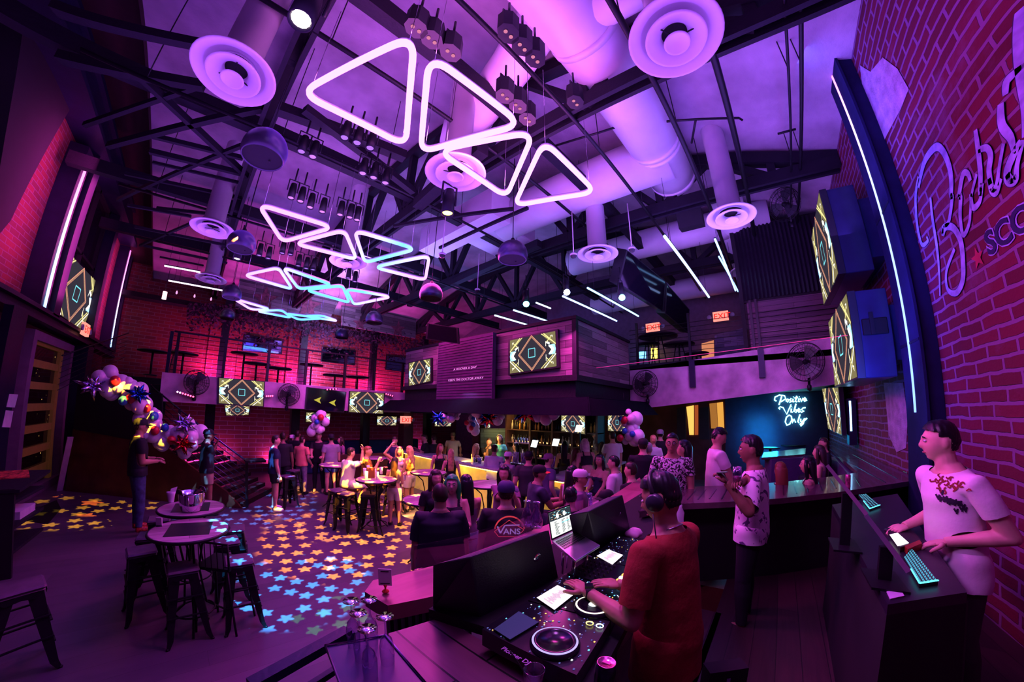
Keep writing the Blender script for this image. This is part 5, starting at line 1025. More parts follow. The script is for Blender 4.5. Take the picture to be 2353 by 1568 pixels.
# ================================================================= balloons
WB = mat('white_balloon', (.80, .70, .80), .3, spec=.5, var=.03); RB = mat('red_balloon', (.6, .02, .06), .3); BB = mat('blue_balloon', (.04, .16, .55), .3)
PF = mat('lilac_foil', (.55, .45, .75), .12, 1.); BF = mat('blue_foil', (.03, .10, .5), .12, 1.); RF_ = mat('red_foil', (.6, .03, .05), .12, 1.)
def balloons(path, D, lab, n, spread, r0, accents, foils, seed, name='balloon_garland'):
    rnd = random.Random(seed); P = [od(a, c, D+e) for a, c, e in [(q+(0,))[:3] for q in path]]; t = thing(name, lab, 'balloons', P[0])
    L = [0]
    for i in range(1, len(P)): L.append(L[-1]+(P[i]-P[i-1]).length)
    def at(s):
        for i in range(1, len(P)):
            if s <= L[i] or i == len(P)-1: return P[i-1]+(P[i]-P[i-1])*((s-L[i-1])/max(1e-6, L[i]-L[i-1]))
    for i in range(n):
        c = at(L[-1]*(i+.5)/n) if len(P) > 1 else P[0].copy()
        v = Vector((rnd.gauss(0, 1), rnd.gauss(0, 1), rnd.gauss(0, 1))).normalized()*spread*rnd.uniform(.3, 1); r = r0*rnd.choice((.5, .55, .75, 1, 1.15)); c = c+v
        b = MB(); b.ell(c, (r, r, r*1.08), 18, 12); b.build('balloon', WB, t)
    for (a, c, m, r) in accents:
        p = od(a, c, D-spread-.05); b = MB(); b.ell(p, (r, r, r*1.08), 16, 12); b.build('balloon', RB if m == 'r' else BB, t)
    for (a, c, m, r) in foils:
        p = od(a, c, D-spread-.12); mm_ = {'p': PF, 'b': BF, 'r': RF_}[m]; b = MB(); k = 12
        for i in range(k):
            z = 1-2*(i+.5)/k; ph = i*2.39996; d = Vector((math.cos(ph)*math.sqrt(1-z*z), math.sin(ph)*math.sqrt(1-z*z), z)); l = r*rnd.uniform(.75, 1.1); b.tube([p, p+d*l*.3, p+d*l], [.02, r*.2, .003], 7)
        b.build('starburst', mm_, t)
balloons([(232, 868), (262, 885), (300, 892), (312, 912), (318, 935), (340, 950), (345, 975), (352, 1000), (385, 1005), (405, 1000), (430, 990), (448, 995), (440, 1025), (432, 1035)], 9.2, 'long white balloon garland with red and blue balloons and foil stars over the stair rail', 95, .19, .145,
         [(264, 876, 'r', .1), (301, 916, 'r', .1), (336, 939, 'r', .09), (356, 990, 'r', .09), (394, 1012, 'r', .09), (354, 957, 'b', .09), (379, 983, 'b', .08), (283, 921, 'b', .09)], [(212, 888, 'p', .30), (318, 906, 'b', .30), (424, 975, 'p', .30), (421, 1021, 'r', .30)], 1)
balloons([(728, 953), (735, 968), (722, 985), (732, 980)], 10.4, 'hanging cluster of white balloons before the screen under the far balcony', 20, .2, .12, [(737, 960, 'r', .09), (728, 970, 'b', .07)], [], 2, 'balloon_cluster')
balloons([(1080, 965), (1083, 985), (1090, 990)], 8.6, 'hanging cluster of white balloons with red and blue ones left of the bartender', 14, .14, .1, [(1072, 972, 'r', .06), (1088, 976, 'b', .06), (1083, 984, 'r', .06), (1088, 962, 'b', .05)], [], 3, 'balloon_cluster')
balloons([(1018, 958), (1035, 958), (1052, 956)], 8.4, 'small balloon garland at the left end of the bar awning', 10, .1, .1, [], [(1008, 962, 'b', .24)], 4)
balloons([(1095, 948), (1110, 958), (1130, 966), (1150, 955)], 8.2, 'balloon garland with a red and blue foil star in the middle of the bar awning', 14, .13, .13, [], [(1122, 962, 'r', .27), (1118, 958, 'b', .26)], 5)
balloons([(1220, 938), (1232, 950), (1250, 955), (1268, 952)], 7.6, 'balloon garland with a large foil star at the right end of the bar awning', 20, .16, .14, [(1233, 938, 'b', .07), (1255, 946, 'r', .07)], [(1210, 948, 'r', .30), (1206, 945, 'b', .30)], 6)
balloons([(1450, 960), (1448, 985), (1452, 1005)], 7.4, 'large hanging cluster of white balloons with red and blue ones right of the bar', 24, .2, .13, [(1434, 966, 'r', .075), (1426, 963, 'b', .05), (1435, 991, 'b', .06), (1453, 998, 'b', .06), (1425, 1007, 'r', .07)], [], 7, 'balloon_cluster')

for (a, c, e, f, col, l) in ((1496, 800, 1510, 824, (1, .75, .1), 'bright yellow light shining behind the tables of the right balcony'), (1466, 808, 1484, 824, (.15, .5, 1), 'bright blue light shining at the left end of the right balcony')):
    P = [ox(*q, 13.9) for q in ((a, c), (e, c), (e, f), (a, f))]; b = MB(); b.prism(P, (.02, 0, 0)); tag(b.build('glowing_sign', emis('glow_%d' % a, col, 3)), l, 'light sign')
for pxs, l in ((((1612, 790), (1640, 782), (1641, 822), (1613, 828)), 'orange lit doorway at the back of the right balcony'),):
    P = [ox(*q, 14.2) for q in pxs]; b = MB(); b.prism(P, (.02, 0, 0)); tag(b.build('lit_recess', emis('balcony_orange', (.75, .28, .15), .9)), l, 'lit recess')
b = MB(); P = [ox(*q, 14.0) for q in ((1642, 770), (1716, 752), (1716, 822), (1642, 826))]; b.prism(P, (.02, 0, 0)); tag(b.build('chevron_panel', plank_mat('lilac_chevron', 'YZ', [(.08, .08, .2), (.2, .18, .35), (.4, .35, .6)], .5, .12)), 'pale lilac boarded wall panel at the back of the right balcony', 'panel')
p = oz(1955, 1020, 1.57); t = thing('wire_basket', 'dark round wire basket on the counter along the brick wall', 'basket', p)
b = MB()
for z, r in ((0, .13), (.06, .15), (.12, .16), (.18, .165), (.2, .165)): b.tube([p+Vector((math.cos(a)*r, math.sin(a)*r, z)) for a in [2*PI*k/28 for k in range(28)]], .009, 5, closed=True)
for k in range(20): a = 2*PI*k/20; b.tube([p+Vector((math.cos(a)*.13, math.sin(a)*.13, 0)), p+Vector((math.cos(a+.2)*.165, math.sin(a+.2)*.165, .2))], .006, 4)
b.build('weave', M['black'], t); b = MB(); b.lathe(p, [(0, .005), (.13, .005), (.155, .17), (.13, .17), (.11, .02)], 20); b.build('lining', M['blackm'], t)
# ================================================================= the raised platform with the DJ desk
ZP, ZD = .6, 1.5
b = MB(); b.box((.35, YR, 0), (4.95, .35, ZP)); b.box((1.2, .3, 0), (3.3, 1.0, ZP)); o = b.build('floor_platform', M['deck']); struct(o)
b = MB(); b.box((4.0, YR, 0), (9.0, 2.1, .5)); struct(b.build('floor_raised', mat('dim_red_floor', (.14, .03, .03), .35)))
def slabz(pxs, z, th, name, m, lab=None, cat=None, parent=None, bevel=0):
    P = [oz(*p, z) for p in pxs]; b = MB(); b.prism(P, (0, 0, -th)); o = b.build(name, m, parent, bevel)
    return tag(o, lab, cat) if lab else o
# booth counter behind the man in the patterned shirt, and its wing along the brick wall
M['ctop'] = mat('lacquered_dark_boards', (.10, .05, .075), .22, var=.25, coat=.3)
t = thing('booth_counter', 'dark lacquered counter with grooved boards behind the man in the patterned shirt', 'counter', (4.2, 0, 0))
ZK = 1.55
Fp = [(1470, 1176), (1567, 1158), (1701, 1152), (1789, 1146), (1929, 1131), (2110, 1103)]; Bp = [(1990, 1083), (1972, 1086), (1907, 1096), (1787, 1109), (1615, 1118), (1500, 1122)]
slabz(Fp+[(2108, 1088)]+Bp, ZK, .06, 'top', M['ctop'], parent=t)
slabz([(1972, 1086), (2110, 1089), (2105, 1078), (1985, 1012), (1930, 1002), (1908, 1010), (1912, 1032), (1940, 1060)], ZK+.001, .06, 'top', M['ctop'], parent=t)
P = [oz(*p, ZK-.06) for p in Fp]; b = MB()
for i in range(len(P)-1): b.prism([P[i], P[i+1], Vector((P[i+1].x, P[i+1].y, ZP)), Vector((P[i].x, P[i].y, ZP))], (.04, .03, 0))
b.build('front', M['blackm'], t)
for k, (a, c, e, f) in enumerate(((1602, 1124, 1580, 1148), (1622, 1124, 1604, 1148), (1646, 1124, 1630, 1146), (1672, 1122, 1658, 1147), (1696, 1122, 1686, 1146), (1799, 1112, 1801, 1138), (1824, 1110, 1831, 1134), (1850, 1106, 1858, 1131), (1879, 1103, 1890, 1127), (1906, 1098, 1922, 1122), (1962, 1094, 1978, 1118), (1945, 1060, 2035, 1109), (1960, 1045, 2062, 1100), (1977, 1030, 2085, 1088), (1990, 1018, 2100, 1068))):
    b = MB(); b.bar(oz(a, c, ZK+.002), oz(e, f, ZK+.002), .012, .004); b.build('groove', mat('groove_sheen', (.02, .03, .09), .15, .6), t)
slabz([(1755, 1040), (1852, 1030), (1850, 1044), (1750, 1052)], 1.5, .05, 'counter', M['ctop'], 'far cyan-lit counter of the booth below the neon sign', 'counter')
# booth seats
b = MB(); q = [oz(*p, 1.45) for p in ((1765, 1055), (1850, 1050), (1905, 1050), (1940, 1062), (1975, 1098))]
for i in range(len(q)-1): b.bar(q[i]-Vector((0, 0, .3)), q[i+1]-Vector((0, 0, .3)), .25, .6)
tag(b.build('booth_sofa', mat('purple_tufted_vinyl', (.09, .04, .14), .45, bump=.3, bs=8)), 'purple upholstered booth sofa where the women sit', 'sofa')
# right-hand light desk
t = thing('control_desk', 'black control desk at the right with monitors and lit keyboards', 'desk', (2.9, -.8, ZP))
DT = [oz(*p, 1.6) for p in ((1912, 1160), (2040, 1390), (2222, 1362), (2062, 1135))]
b = MB(); b.prism(DT, (0, 0, -.05)); b.build('top', mat('black_laminate', (.02, .014, .03), .4), t)
P = [DT[0], DT[1], DT[2]]; b = MB()
for i in range(2): b.prism([P[i]-Vector((0, 0, .05)), P[i+1]-Vector((0, 0, .05)), Vector((P[i+1].x, P[i+1].y, ZP)), Vector((P[i].x, P[i].y, ZP))], (.03, -.02, 0))
b.build('side_panel', M['blackm'], t)
def on_desk(px, py, h=0.): v = oz(px, py, 1.6); v.z += h; return v
# two slim monitors seen from behind edge
for (a, c, l) in (((1897, 1072, 1987, 1186), (1.86, 1.0), 'farther slim black monitor on the control desk, seen edge-on'), ((1985, 1187, 2082, 1318), (1.83, 1.0), 'nearer slim black monitor on the control desk, seen edge-on')):
    DD = (2.7, 2.35) if a[0] < 1950 else (2.3, 1.95); A_1, B_1 = od(a[0], a[1], DD[0]), od(a[2], a[3], DD[1]); rA, rB = Vector(ray(a[0], a[1]))*.42, Vector(ray(a[2], a[3]))*.42
    t2 = thing('monitor', l, 'monitor', ((A_1.x+B_1.x)/2, (A_1.y+B_1.y)/2, 1.6)); nn = (B_1-A_1).cross(rA).normalized()*.022
    b = MB(); b.prism([A_1, B_1, B_1+rB, A_1+rA], nn); b.build('housing', mat('monitor_shell', (.006, .006, .014), .4), t2)
    m_ = (A_1+B_1+rA+rB+A_1+B_1)/6; m_ = A_1*.4+B_1*.6+(rA+rB)*.25; b = MB(); b.bar(m_, (m_.x, m_.y, 1.61), .06, .03); b.prism([Vector((m_.x+x, m_.y+y, 1.6)) for x, y in ((-.12, -.08), (.12, -.08), (.12, .08), (-.12, .08))], (0, 0, .012)); b.build('stand', M['black'], t2)
def keyboard(c4, lab, glow, rows=5, cols=14):
    C = [on_desk(*p) for p in c4]; t = thing('keyboard', lab, 'keyboard', C[0]); b = MB(); b.prism(C, (0, 0, .02)); b.build('body', M['plastic'], t); b = MB()
    for i in range(rows):
        for j in range(cols):
            u, v = (j+.5)/cols, (i+.5)/rows; c = C[0]*(1-u)*(1-v)+C[1]*u*(1-v)+C[2]*u*v+C[3]*(1-u)*v+Vector((0, 0, .022)); X = (C[1]-C[0])/cols*.32; Y = (C[3]-C[0])/rows*.32; b._a([c-X-Y, c+X-Y, c+X+Y, c-X+Y], [(0, 1, 2, 3)])
    b.build('lit_keys', glow, t)
    b = MB(); b.bar(C[1]+Vector((0, 0, .024)), C[2]+Vector((0, 0, .024)), .008, .004); b.build('edge_light', emis('cyan_edge', (.1, .8, .9), 2.5), t)
    b = MB(); b.bar(C[3]+(C[2]-C[3])*.5+Vector((0, 0, .024)), C[2]+Vector((0, 0, .024)), .006, .004); b.build('edge_light', MATS['cyan_edge'], t); return t
keyboard(((2095, 1268), (2155, 1345), (2112, 1352), (2076, 1290)), 'long cyan-lit keyboard on the near end of the control desk', emis('cyan_keys', (.15, .55, .8), .8), 5, 16)
keyboard(((1990, 1140), (2022, 1167), (1998, 1176), (1972, 1142)), 'farther cyan-lit keyboard on the control desk', MATS['cyan_keys'], 4, 10)
t2 = thing('touch_controller', 'controller with a bright white-pink touch screen on the control desk', 'controller', on_desk(2065, 1250)); C = [on_desk(*p) for p in ((2040, 1230), (2085, 1215), (2118, 1255), (2068, 1270))]
b = MB(); b.prism(C, (0, 0, .03)); b.build('body', M['plastic'], t2); C2 = [on_desk(*p, .032) for p in ((2043, 1240), (2062, 1236), (2088, 1260), (2062, 1268))]; b = MB(); b.poly(C2); b.build('screen', emis('touch_white', (1, .85, .95), 2.5), t2)
b = MB(); C = [on_desk(*p, .0) for p in ((2078, 1268), (2112, 1254), (2118, 1262), (2085, 1276))]; b.prism(C, (0, 0, .035)); b.build('wood_cheek', mat('red_wood_cheek', (.35, .05, .03), .4), t2)
b = MB(); p = on_desk(2051, 1226, .018); b.ell(p, (.035, .055, .018), 14, 8); tag(b.build('computer_mouse', M['plastic']), 'black computer mouse under the hand of the young man at the right', 'mouse')
b = MB(); b.prism([on_desk(*p, .001) for p in ((2037, 1362), (2068, 1355), (2078, 1372), (2045, 1379))], (0, 0, .004)); tag(b.build('paper_card', mat('lilac_card', (.6, .5, .75), .6)), 'small pale card lying at the near corner of the control desk', 'card')
t2 = thing('drink_can', 'tall pink drink can on the booth counter beside the monitor', 'can', oz(1948, 1120, ZK)); p = oz(1948, 1122, ZK); b = MB(); b.lathe(p, [(0, 0), (.026, .0), (.03, .01), (.03, .15), (.024, .16), (0, .158)], 20); b.build('body', mat('pink_can', (.6, .15, .35), .25, .6, var=.5, vs=30), t2)
# wooden rail in front of the monitors speakers (towards the dance floor)
M['railwood'] = plank_mat('worn_red_rail_wood', 'XY', [(.16, .03, .06), (.28, .07, .12), (.42, .12, .2)], 3., .4, .38, gap=.004, grain=9)
rail_ = thing('platform_rail', 'thick pink-lit wooden rail on black slats along the front of the DJ platform', 'rail', tuple(oz(1000, 1340, 0)))
slabz([(857, 1334), (998, 1300), (1180, 1236), (1390, 1150), (1470, 1098), (1490, 1140), (1405, 1200), (1205, 1300), (1000, 1370), (891, 1392), (838, 1360)], 1.45, .09, 'rail_top', M['railwood'], parent=rail_)
P = [oz(*p, 1.36) for p in ((866, 1348), (1000, 1312), (1395, 1160), (1470, 1110))]; rs = rail_
for i in range(26):
    f = i/25*3; k = min(2, int(f)); p = P[k]+(P[k+1]-P[k])*(f-k)+Vector((.05, -.05, 0)); b = MB(); b.bar((p.x, p.y, .0), (p.x, p.y, 1.36), .05, .025); b.build('slat', M['black'], rs)
# clear guard panes standing on the rail
for k, (pxs, l) in enumerate(((((950, 1262), (1065, 1236), (1066, 1285), (952, 1310)), 'low clear guard pane on the wooden rail in front of the big man in black'), (((1062, 1233), (1222, 1186), (1222, 1222), (1066, 1284)), 'low clear guard pane on the wooden rail in front of the printed shirt'), (((1290, 1152), (1338, 1142), (1340, 1170), (1296, 1184)), 'clear guard pane right of the laptop screen'))):
    Q = [oz(*p, 1.46) for p in (pxs[3], pxs[2])]; hh = .16; n = Vector((0, 0, hh)); b = MB(); b.prism([Q[0], Q[1], Q[1]+n, Q[0]+n], (.004, .004, 0)); tag(b.build('guard_pane', glassmat('clear_pane', (.85, .8, .95), .4, .04)), l, 'pane')
# DJ table top and players
slabz([(985, 1400), (1110, 1440), (1215, 1520), (1300, 1600), (1360, 1590), (1500, 1310), (1560, 1180), (1480, 1130), (1290, 1240), (1100, 1330)], ZD-.03, .05, 'dj_table', M['blackm'], 'black table under the DJ decks', 'table')
def quadpt(C, u, v, h=0.): return C[0]*(1-u)*(1-v)+C[1]*u*(1-v)+C[2]*u*v+C[3]*(1-u)*v+Vector((0, 0, h))
DZ = ZD+.05
def deck(pxs, lab, scr, jog, ring, seed, jr=.085):
    C = [oz(*p, DZ) for p in pxs]; t = thing('dj_deck', lab, 'DJ deck', (C[0]+C[2])/2-Vector((0, 0, .08)), 'DJ decks in a row'); b = MB(); b.prism([c-Vector((0, 0, .08)) for c in C], (0, 0, .08)); b.build('body', mat('deck_black', (.015, .013, .02), .3), t)
    S = [oz(*p, DZ+.012) for p in scr[0]]; b = MB(); b.prism([s-Vector((0, 0, .01)) for s in S], (0, 0, .008)); b.build('screen_frame', M['black'], t); b = MB(); b.poly(S); b.build('screen', scr[1], t)
    if scr[2]:
        b = MB(); rnd = random.Random(seed)
        for i in range(30): u = .12+.76*i/30; h = rnd.uniform(.05, .25); b.poly([quadpt(S, u, .5-h, .001), quadpt(S, u+.015, .5-h, .001), quadpt(S, u+.015, .5+h, .001), quadpt(S, u, .5+h, .001)])
        b.build('waveform', emis('waveform_rose', (.55, .25, .4), 1), t)
    j = oz(*jog, DZ+.01); b = MB(); b.lathe(j, [(jr+.012, -.01), (jr+.012, .004), (jr, .012), (jr*.8, .016), (jr*.78, .012), (0, .012)], 40); b.build('jog_wheel', mat('jog_black', (.02, .018, .03), .2, .4), t)
    b = MB(); b.lathe(j, [(jr+.004, .0125), (jr-.002, .0145), (jr-.004, .0145)], 48); b.build('jog_ring', ring[0], t)
    if ring[1]: b = MB(); b.lathe(j, [(0, .0145), (jr*.27, .0145)], 20); b.build('jog_display', ring[1], t)
    rnd = random.Random(seed); b = MB(); cl = [emis('led_white', (.9, .9, 1), 2), emis('led_amber', (1, .6, .15), 2), emis('led_cyan', (.2, .7, 1), 1.5), emis('led_dim', (.15, .15, .5), 1)]
    for i in range(150):
        u, v = rnd.random()*.96+.02, rnd.random()*.96+.02; c = quadpt(C, u, v, .002)
        if (c-j).length < jr+.02 or (c-sum(S, Vector())/4).length < .075: continue
        b.m = rnd.choice((0, 1, 2, 3, 3, 3, 3, 3)); s = .0018+.002*rnd.random(); b._a([c+Vector((-s, -s, 0)), c+Vector((s*1.6, -s, 0)), c+Vector((s*1.6, s, 0)), c+Vector((-s, s, 0))], [(0, 1, 2, 3)])
    b.build('button_lights', cl, t)
    for k in range(12):
        pass
    return t
lit = emis('deck_screen_lit', (.95, .78, .95), 1.5); drk = mat('deck_screen_off', (.03, .03, .07), .1, spec=.8, emit=(.1, .08, .3), es=.4)
deck(((1108, 1446), (1212, 1382), (1402, 1428), (1325, 1552)), 'nearest DJ deck with a dark screen and a large violet-rimmed jog wheel', (((1135, 1446), (1192, 1405), (1238, 1430), (1172, 1470)), drk, False), (1275, 1478), (emis('ring_lilac', (.5, .4, .9), 1.3), None), 1)
deck(((1214, 1380), (1300, 1318), (1438, 1352), (1404, 1426)), 'second DJ deck with a lit screen under the hand of the DJ', (((1233, 1374), (1281, 1345), (1322, 1364), (1274, 1402)), lit, True), (1362, 1396), (emis('ring_cream', (1, .92, .75), 1.6), emis('jog_lit', (.8, .85, .9), 1.5)), 2, .075)
deck(((1352, 1284), (1420, 1232), (1530, 1248), (1500, 1310)), 'farthest DJ deck with a lit screen beside the DJ', (((1371, 1278), (1398, 1263), (1432, 1276), (1407, 1298)), lit, True), (1473, 1288), (emis('ring_white', (.9, .92, 1), 1.6), MATS['jog_lit']), 3, .075)
C = [oz(*p, DZ+.01) for p in ((1304, 1318), (1356, 1282), (1482, 1312), (1440, 1354))]; t = thing('mixer', 'DJ mixer with rows of knobs and glowing pads between the decks', 'mixer', (C[0]+C[2])/2-Vector((0, 0, .09)))
b = MB(); b.prism([c-Vector((0, 0, .09)) for c in C], (0, 0, .09)); b.build('body', MATS['deck_black'], t)
for i in range(5):
    for j in range(6): b = MB(); c = quadpt(C, .12+i*.17, .08+j*.09, 0); b.lathe(c, [(.006, 0), (.006, .014), (.004, .016), (0, .016)], 8); b.build('knob', M['plastic'], t)
for i in range(6):
    c = quadpt(C, .1+i*.15, .78, .003); b = MB(); b.obox(c, (C[1]-C[0])*.045, (C[3]-C[0])*.03, Vector((0, 0, .003))); b.build('pad', [emis('pad_white', (1, .95, .9), 2.5), emis('pad_orange', (1, .4, .1), 2.5), emis('pad_blue', (.2, .6, 1), 2.5)][(0, 1, 0, 1, 2, 2)[i]], t)
    c = quadpt(C, .1+i*.15, .9, .003); b = MB(); b.obox(c, (C[1]-C[0])*.045, (C[3]-C[0])*.03, Vector((0, 0, .003))); b.build('pad', [MATS['pad_orange'], MATS['pad_white'], MATS['pad_blue']][(1, 0, 1, 0, 1, 2)[i]], t)
for (a, c, m_, l) in ((1355, 1434, (1, .9, .2), 'yellow glowing round cue button'), (1378, 1440, (.8, 1, .95), 'white glowing round play button')):
    p = oz(a, c, DZ+.006); b = MB(); b.lathe(p, [(.013, 0), (.017, .003), (.013, .003)], 24); tag(b.build('ring_button', emis('cue_%d' % a, m_, 3)), l+' at the near right corner of the decks', 'button')
# stage monitors
def wedge(face, side, zt, zb, lab):
    """face: tl, tr, br, bl in the photograph; side: far-left top and bottom"""
    tl, tr = oz(*face[0], zt), oz(*face[1], zt); br, bl = oz(*face[2], zb), oz(*face[3], zb); st_, sb = oz(*side[0], zt), oz(*side[1], zb)
    t = thing('stage_monitor', lab, 'speaker', (bl+br)/2); e = st_-tl; eb = sb-bl
    b = MB(); b._a([tl, tr, br, bl, tl+e, tr+e, br+eb, bl+eb], [(0, 3, 2, 1), (4, 5, 6, 7), (0, 1, 5, 4), (3, 7, 6, 2), (0, 4, 7, 3), (1, 2, 6, 5)]); b.build('cabinet', mat('textured_black_cabinet', (.028, .02, .05), .5, bump=.15, bs=120), t, .008)
    c = tl*.15+tr*.45+br*.3+bl*.1; n = (tr-tl).cross(bl-tl).normalized()
    if n.dot(Vector((0, 0, H))-c) < 0: n = -n
    b = MB(); b.lathe(c+n*.001, [(0, .002), (.022, .004), (.026, 0)], 20, n); b.build('badge', M['chrome'], t); return t
wedge(((1084, 1279), (1262, 1217), (1284, 1328), (1104, 1422)), ((993, 1298), (993, 1398)), 1.84, 1.46, 'large black stage monitor left of the laptop')
wedge(((1353, 1176), (1431, 1137), (1450, 1222), (1372, 1265)), ((1306, 1184), (1322, 1262)), 1.90, 1.48, 'black stage monitor right of the laptop')
# laptop on its stand
ZL = 1.70
t = thing('laptop', 'open silver laptop with a bright music software screen on a stand between the stage monitors', 'laptop', oz(1323, 1255, ZL))
Bq = [oz(*p, ZL) for p in ((1268, 1243), (1319, 1219), (1379, 1253), (1323, 1289))]; b = MB(); b.prism(Bq, (0, 0, -.014)); b.build('base', mat('space_grey', (.35, .32, .4), .3, .6), t, .003)
def bq(u, v, h=.001): return quadpt([Bq[0], Bq[1], Bq[2], Bq[3]], u, v, h)
b = MB()
for i in range(5):
    for j in range(13): u, v = .06+.07*j, .1+.085*i; b._a([bq(u, v), bq(u+.055, v), bq(u+.055, v+.065), bq(u, v+.065)], [(0, 1, 2, 3)])
b.build('keys', M['black'], t)
d = (Bq[1]-Bq[0]); hgt = Vector((0, 0, 1))*d.length*.64+(Bq[0]-Bq[3]).normalized()*.07
Sq = [Bq[0]+hgt, Bq[1]+hgt, Bq[1], Bq[0]]
b = MB(); b.prism(Sq, (Bq[0]-Bq[3]).normalized()*.008); b.build('lid', M['black'], t)
n = -(Bq[0]-Bq[3]).normalized()*.0015; S2 = [quadpt(Sq, u, v)+n for u, v in ((.03, .05), (.97, .05), (.97, .93), (.03, .93))]
b = MB(); b.poly(S2)
def sp(m, u0, v0, u1, v1): b.m = m; b.poly([quadpt(S2, u, v)+n*.6 for u, v in ((u0, v0), (u1, v0), (u1, v1), (u0, v1))])
rnd = random.Random(4)
sp(1, 0, 0, 1, .36)
for (u, v) in ((.35, .2), (.68, .2)): b.m = 0; b.poly([quadpt(S2, u+.07*math.cos(k*PI/8), v+.1*math.sin(k*PI/8))+n for k in range(16)])
for i in range(26): u, v = rnd.random()*.9, rnd.random()*.3; b.m = rnd.choice((0, 2, 3)); b.poly([quadpt(S2, a, c)+n*.9 for a, c in ((u, v), (u+.07, v), (u+.07, v+.018), (u, v+.018))])
for i in range(12):
    for u0, w_ in ((.18, .22), (.5, .18), (.75, .16)): w2 = w_*rnd.uniform(.4, 1); sp(1, u0, .42+i*.045, u0+w2, .445+i*.045)
sp(2, .5, .52, .95, .56)
b.build('screen', [emis('app_white', (.85, .9, .85), 1.6), emis('app_dark', (.04, .05, .07), 1), emis('app_cyan', (.3, .8, .9), 1.3), emis('app_amber', (.9, .6, .3), 1.2)], t)
b = MB()
for i in (0, 1, 2, 3): q = Bq[i]*.75+Bq[(i+2) % 4]*.25; b.cyl((q.x, q.y, ZD), (q.x, q.y, ZL-.014), .006, 6)
st_o = tag(b.build('laptop_stand', M['chrome']), 'thin metal stand under the laptop', 'stand')
for k in range(3):
    b = MB(); p = oz(1290+k*12, 1300+k*6, ZD+.02); b.tube([p, p+Vector((.05, .03, .06)), p+Vector((.15, .0, .05)), p+Vector((.22, -.06, .01)), p+Vector((.3, -.02, .0))], .003, 5); tag(b.build('cable', mat('pale_cable', (.5, .45, .6), .4)), 'pale loose cable under the laptop stand', 'cable', 'cables under the laptop')
b = MB(); rnd = random.Random(2); p = oz(1455, 1226, ZD+.03); b.ell(p, (.09, .06, .035), 20, 12)
for i, v in enumerate(b.v): q = Vector(v); w_ = pnoise(q*22)*.02; b.v[i] = tuple(q+(q-p).normalized()*w_)
tag(b.build('cloth', mat('pink_cloth', (.7, .45, .6), .8)), 'crumpled pink cloth lying behind the farthest deck', 'cloth')
# bottle, cans, glasses
p = oz(1562, 1190, 1.66)-Vector((0, 0, .0)); b = MB(); b.lathe(p-Vector((0, 0, .1)), [(0, 0), (.03, 0), (.033, .02), (.03, .09), (.033, .14), (.014, .18), (.014, .2), (0, .2)], 16); tag(b.build('water_bottle', mat('clear_plastic', (.8, .75, .95), .1, alpha=.5)), 'small clear water bottle behind the neck of the DJ', 'bottle')
t = thing('drink_can', 'black drink can with a pink lid at the bottom edge in front of the DJ', 'can', oz(1395, 1568, 1.62)); p = oz(1394, 1522, 1.70); b = MB(); b.lathe(p-Vector((0, 0, .122)), [(0, 0), (.026, 0), (.033, .012), (.033, .105), (.028, .12)], 24); b.build('body', mat('black_can', (.02, .02, .05), .25, .5, var=.9, vs=25), t)
b = MB(); b.lathe(p, [(.028, -.003), (.029, 0), (.026, 0), (.024, -.004), (0, -.004)], 24); b.box(p+Vector((-.006, -.012, -.003)), p+Vector((.006, .012, 0))); b.build('lid', mat('pink_aluminium', (.85, .25, .5), .25, .9), t)
t = thing('drinking_glass', 'short glass with a black straw at the bottom edge on the lower table', 'glass', oz(1228, 1560, 1.45)); p = oz(1228, 1538, 1.55)-Vector((0, 0, .1)); b = MB(); b.lathe(p, [(0, 0), (.034, 0), (.038, .1), (.035, .1), (.031, .008), (0, .008)], 28); b.build('bowl', glassmat('tumbler_glass'), t); b = MB(); b.cyl(p+Vector((.01, 0, .01)), p+Vector((-.05, .07, .17)), .003, 6); b.build('straw', M['black'], t)
t = thing('carafe', 'clear glass carafe behind the left edge of the laptop', 'carafe', oz(1232, 1215, 1.5)); p = oz(1232, 1212, 1.5); b = MB(); b.lathe(p, [(0, 0), (.05, 0), (.055, .06), (.025, .15), (.022, .19), (.032, .215), (.028, .215), (.018, .19), (.02, .15), (.048, .06), (0, .01)], 24); b.build('body', MATS['tumbler_glass'], t)
t = thing('carafe', 'clear glass carafe farther behind the laptop, left of the other', 'carafe', oz(1208, 1200, 1.5)); p = oz(1210, 1208, 1.5); b = MB(); b.lathe(p, [(0, 0), (.05, 0), (.055, .06), (.025, .15), (.022, .19), (.032, .215), (.028, .215), (.018, .19), (.02, .15), (.048, .06), (0, .01)], 24); b.build('body', MATS['tumbler_glass'], t)
# lower wooden table, tray and upturned flutes
M['lowwood'] = plank_mat('purple_stained_boards', 'YX', [(.13, .04, .08), (.22, .07, .13), (.32, .12, .19)], 3., .16, .45, gap=.03, grain=10)
slabz([(893, 1456), (1004, 1422), (1022, 1421), (1072, 1452), (1203, 1527), (1330, 1640), (1000, 1650), (880, 1600)], 1.42, .05, 'low_table', M['lowwood'], 'purple-stained board table at the bottom edge, left of the decks', 'table')
t = thing('serving_tray', 'dark navy tray holding upturned champagne flutes at the bottom edge', 'tray', oz(850, 1530, 1.44)); TR = [oz(*p, 1.44) for p in ((748, 1486), (886, 1462), (985, 1580), (800, 1620))]
b = MB(); b.prism(TR, (0, 0, -.012)); b.build('board', mat('navy_tray', (.02, .02, .07), .35), t)
b = MB(); b.tube([q+Vector((0, 0, .005)) for q in TR], .006, 6, closed=True); b.build('rim', mat('lilac_rim', (.3, .2, .5), .3, .5), t)
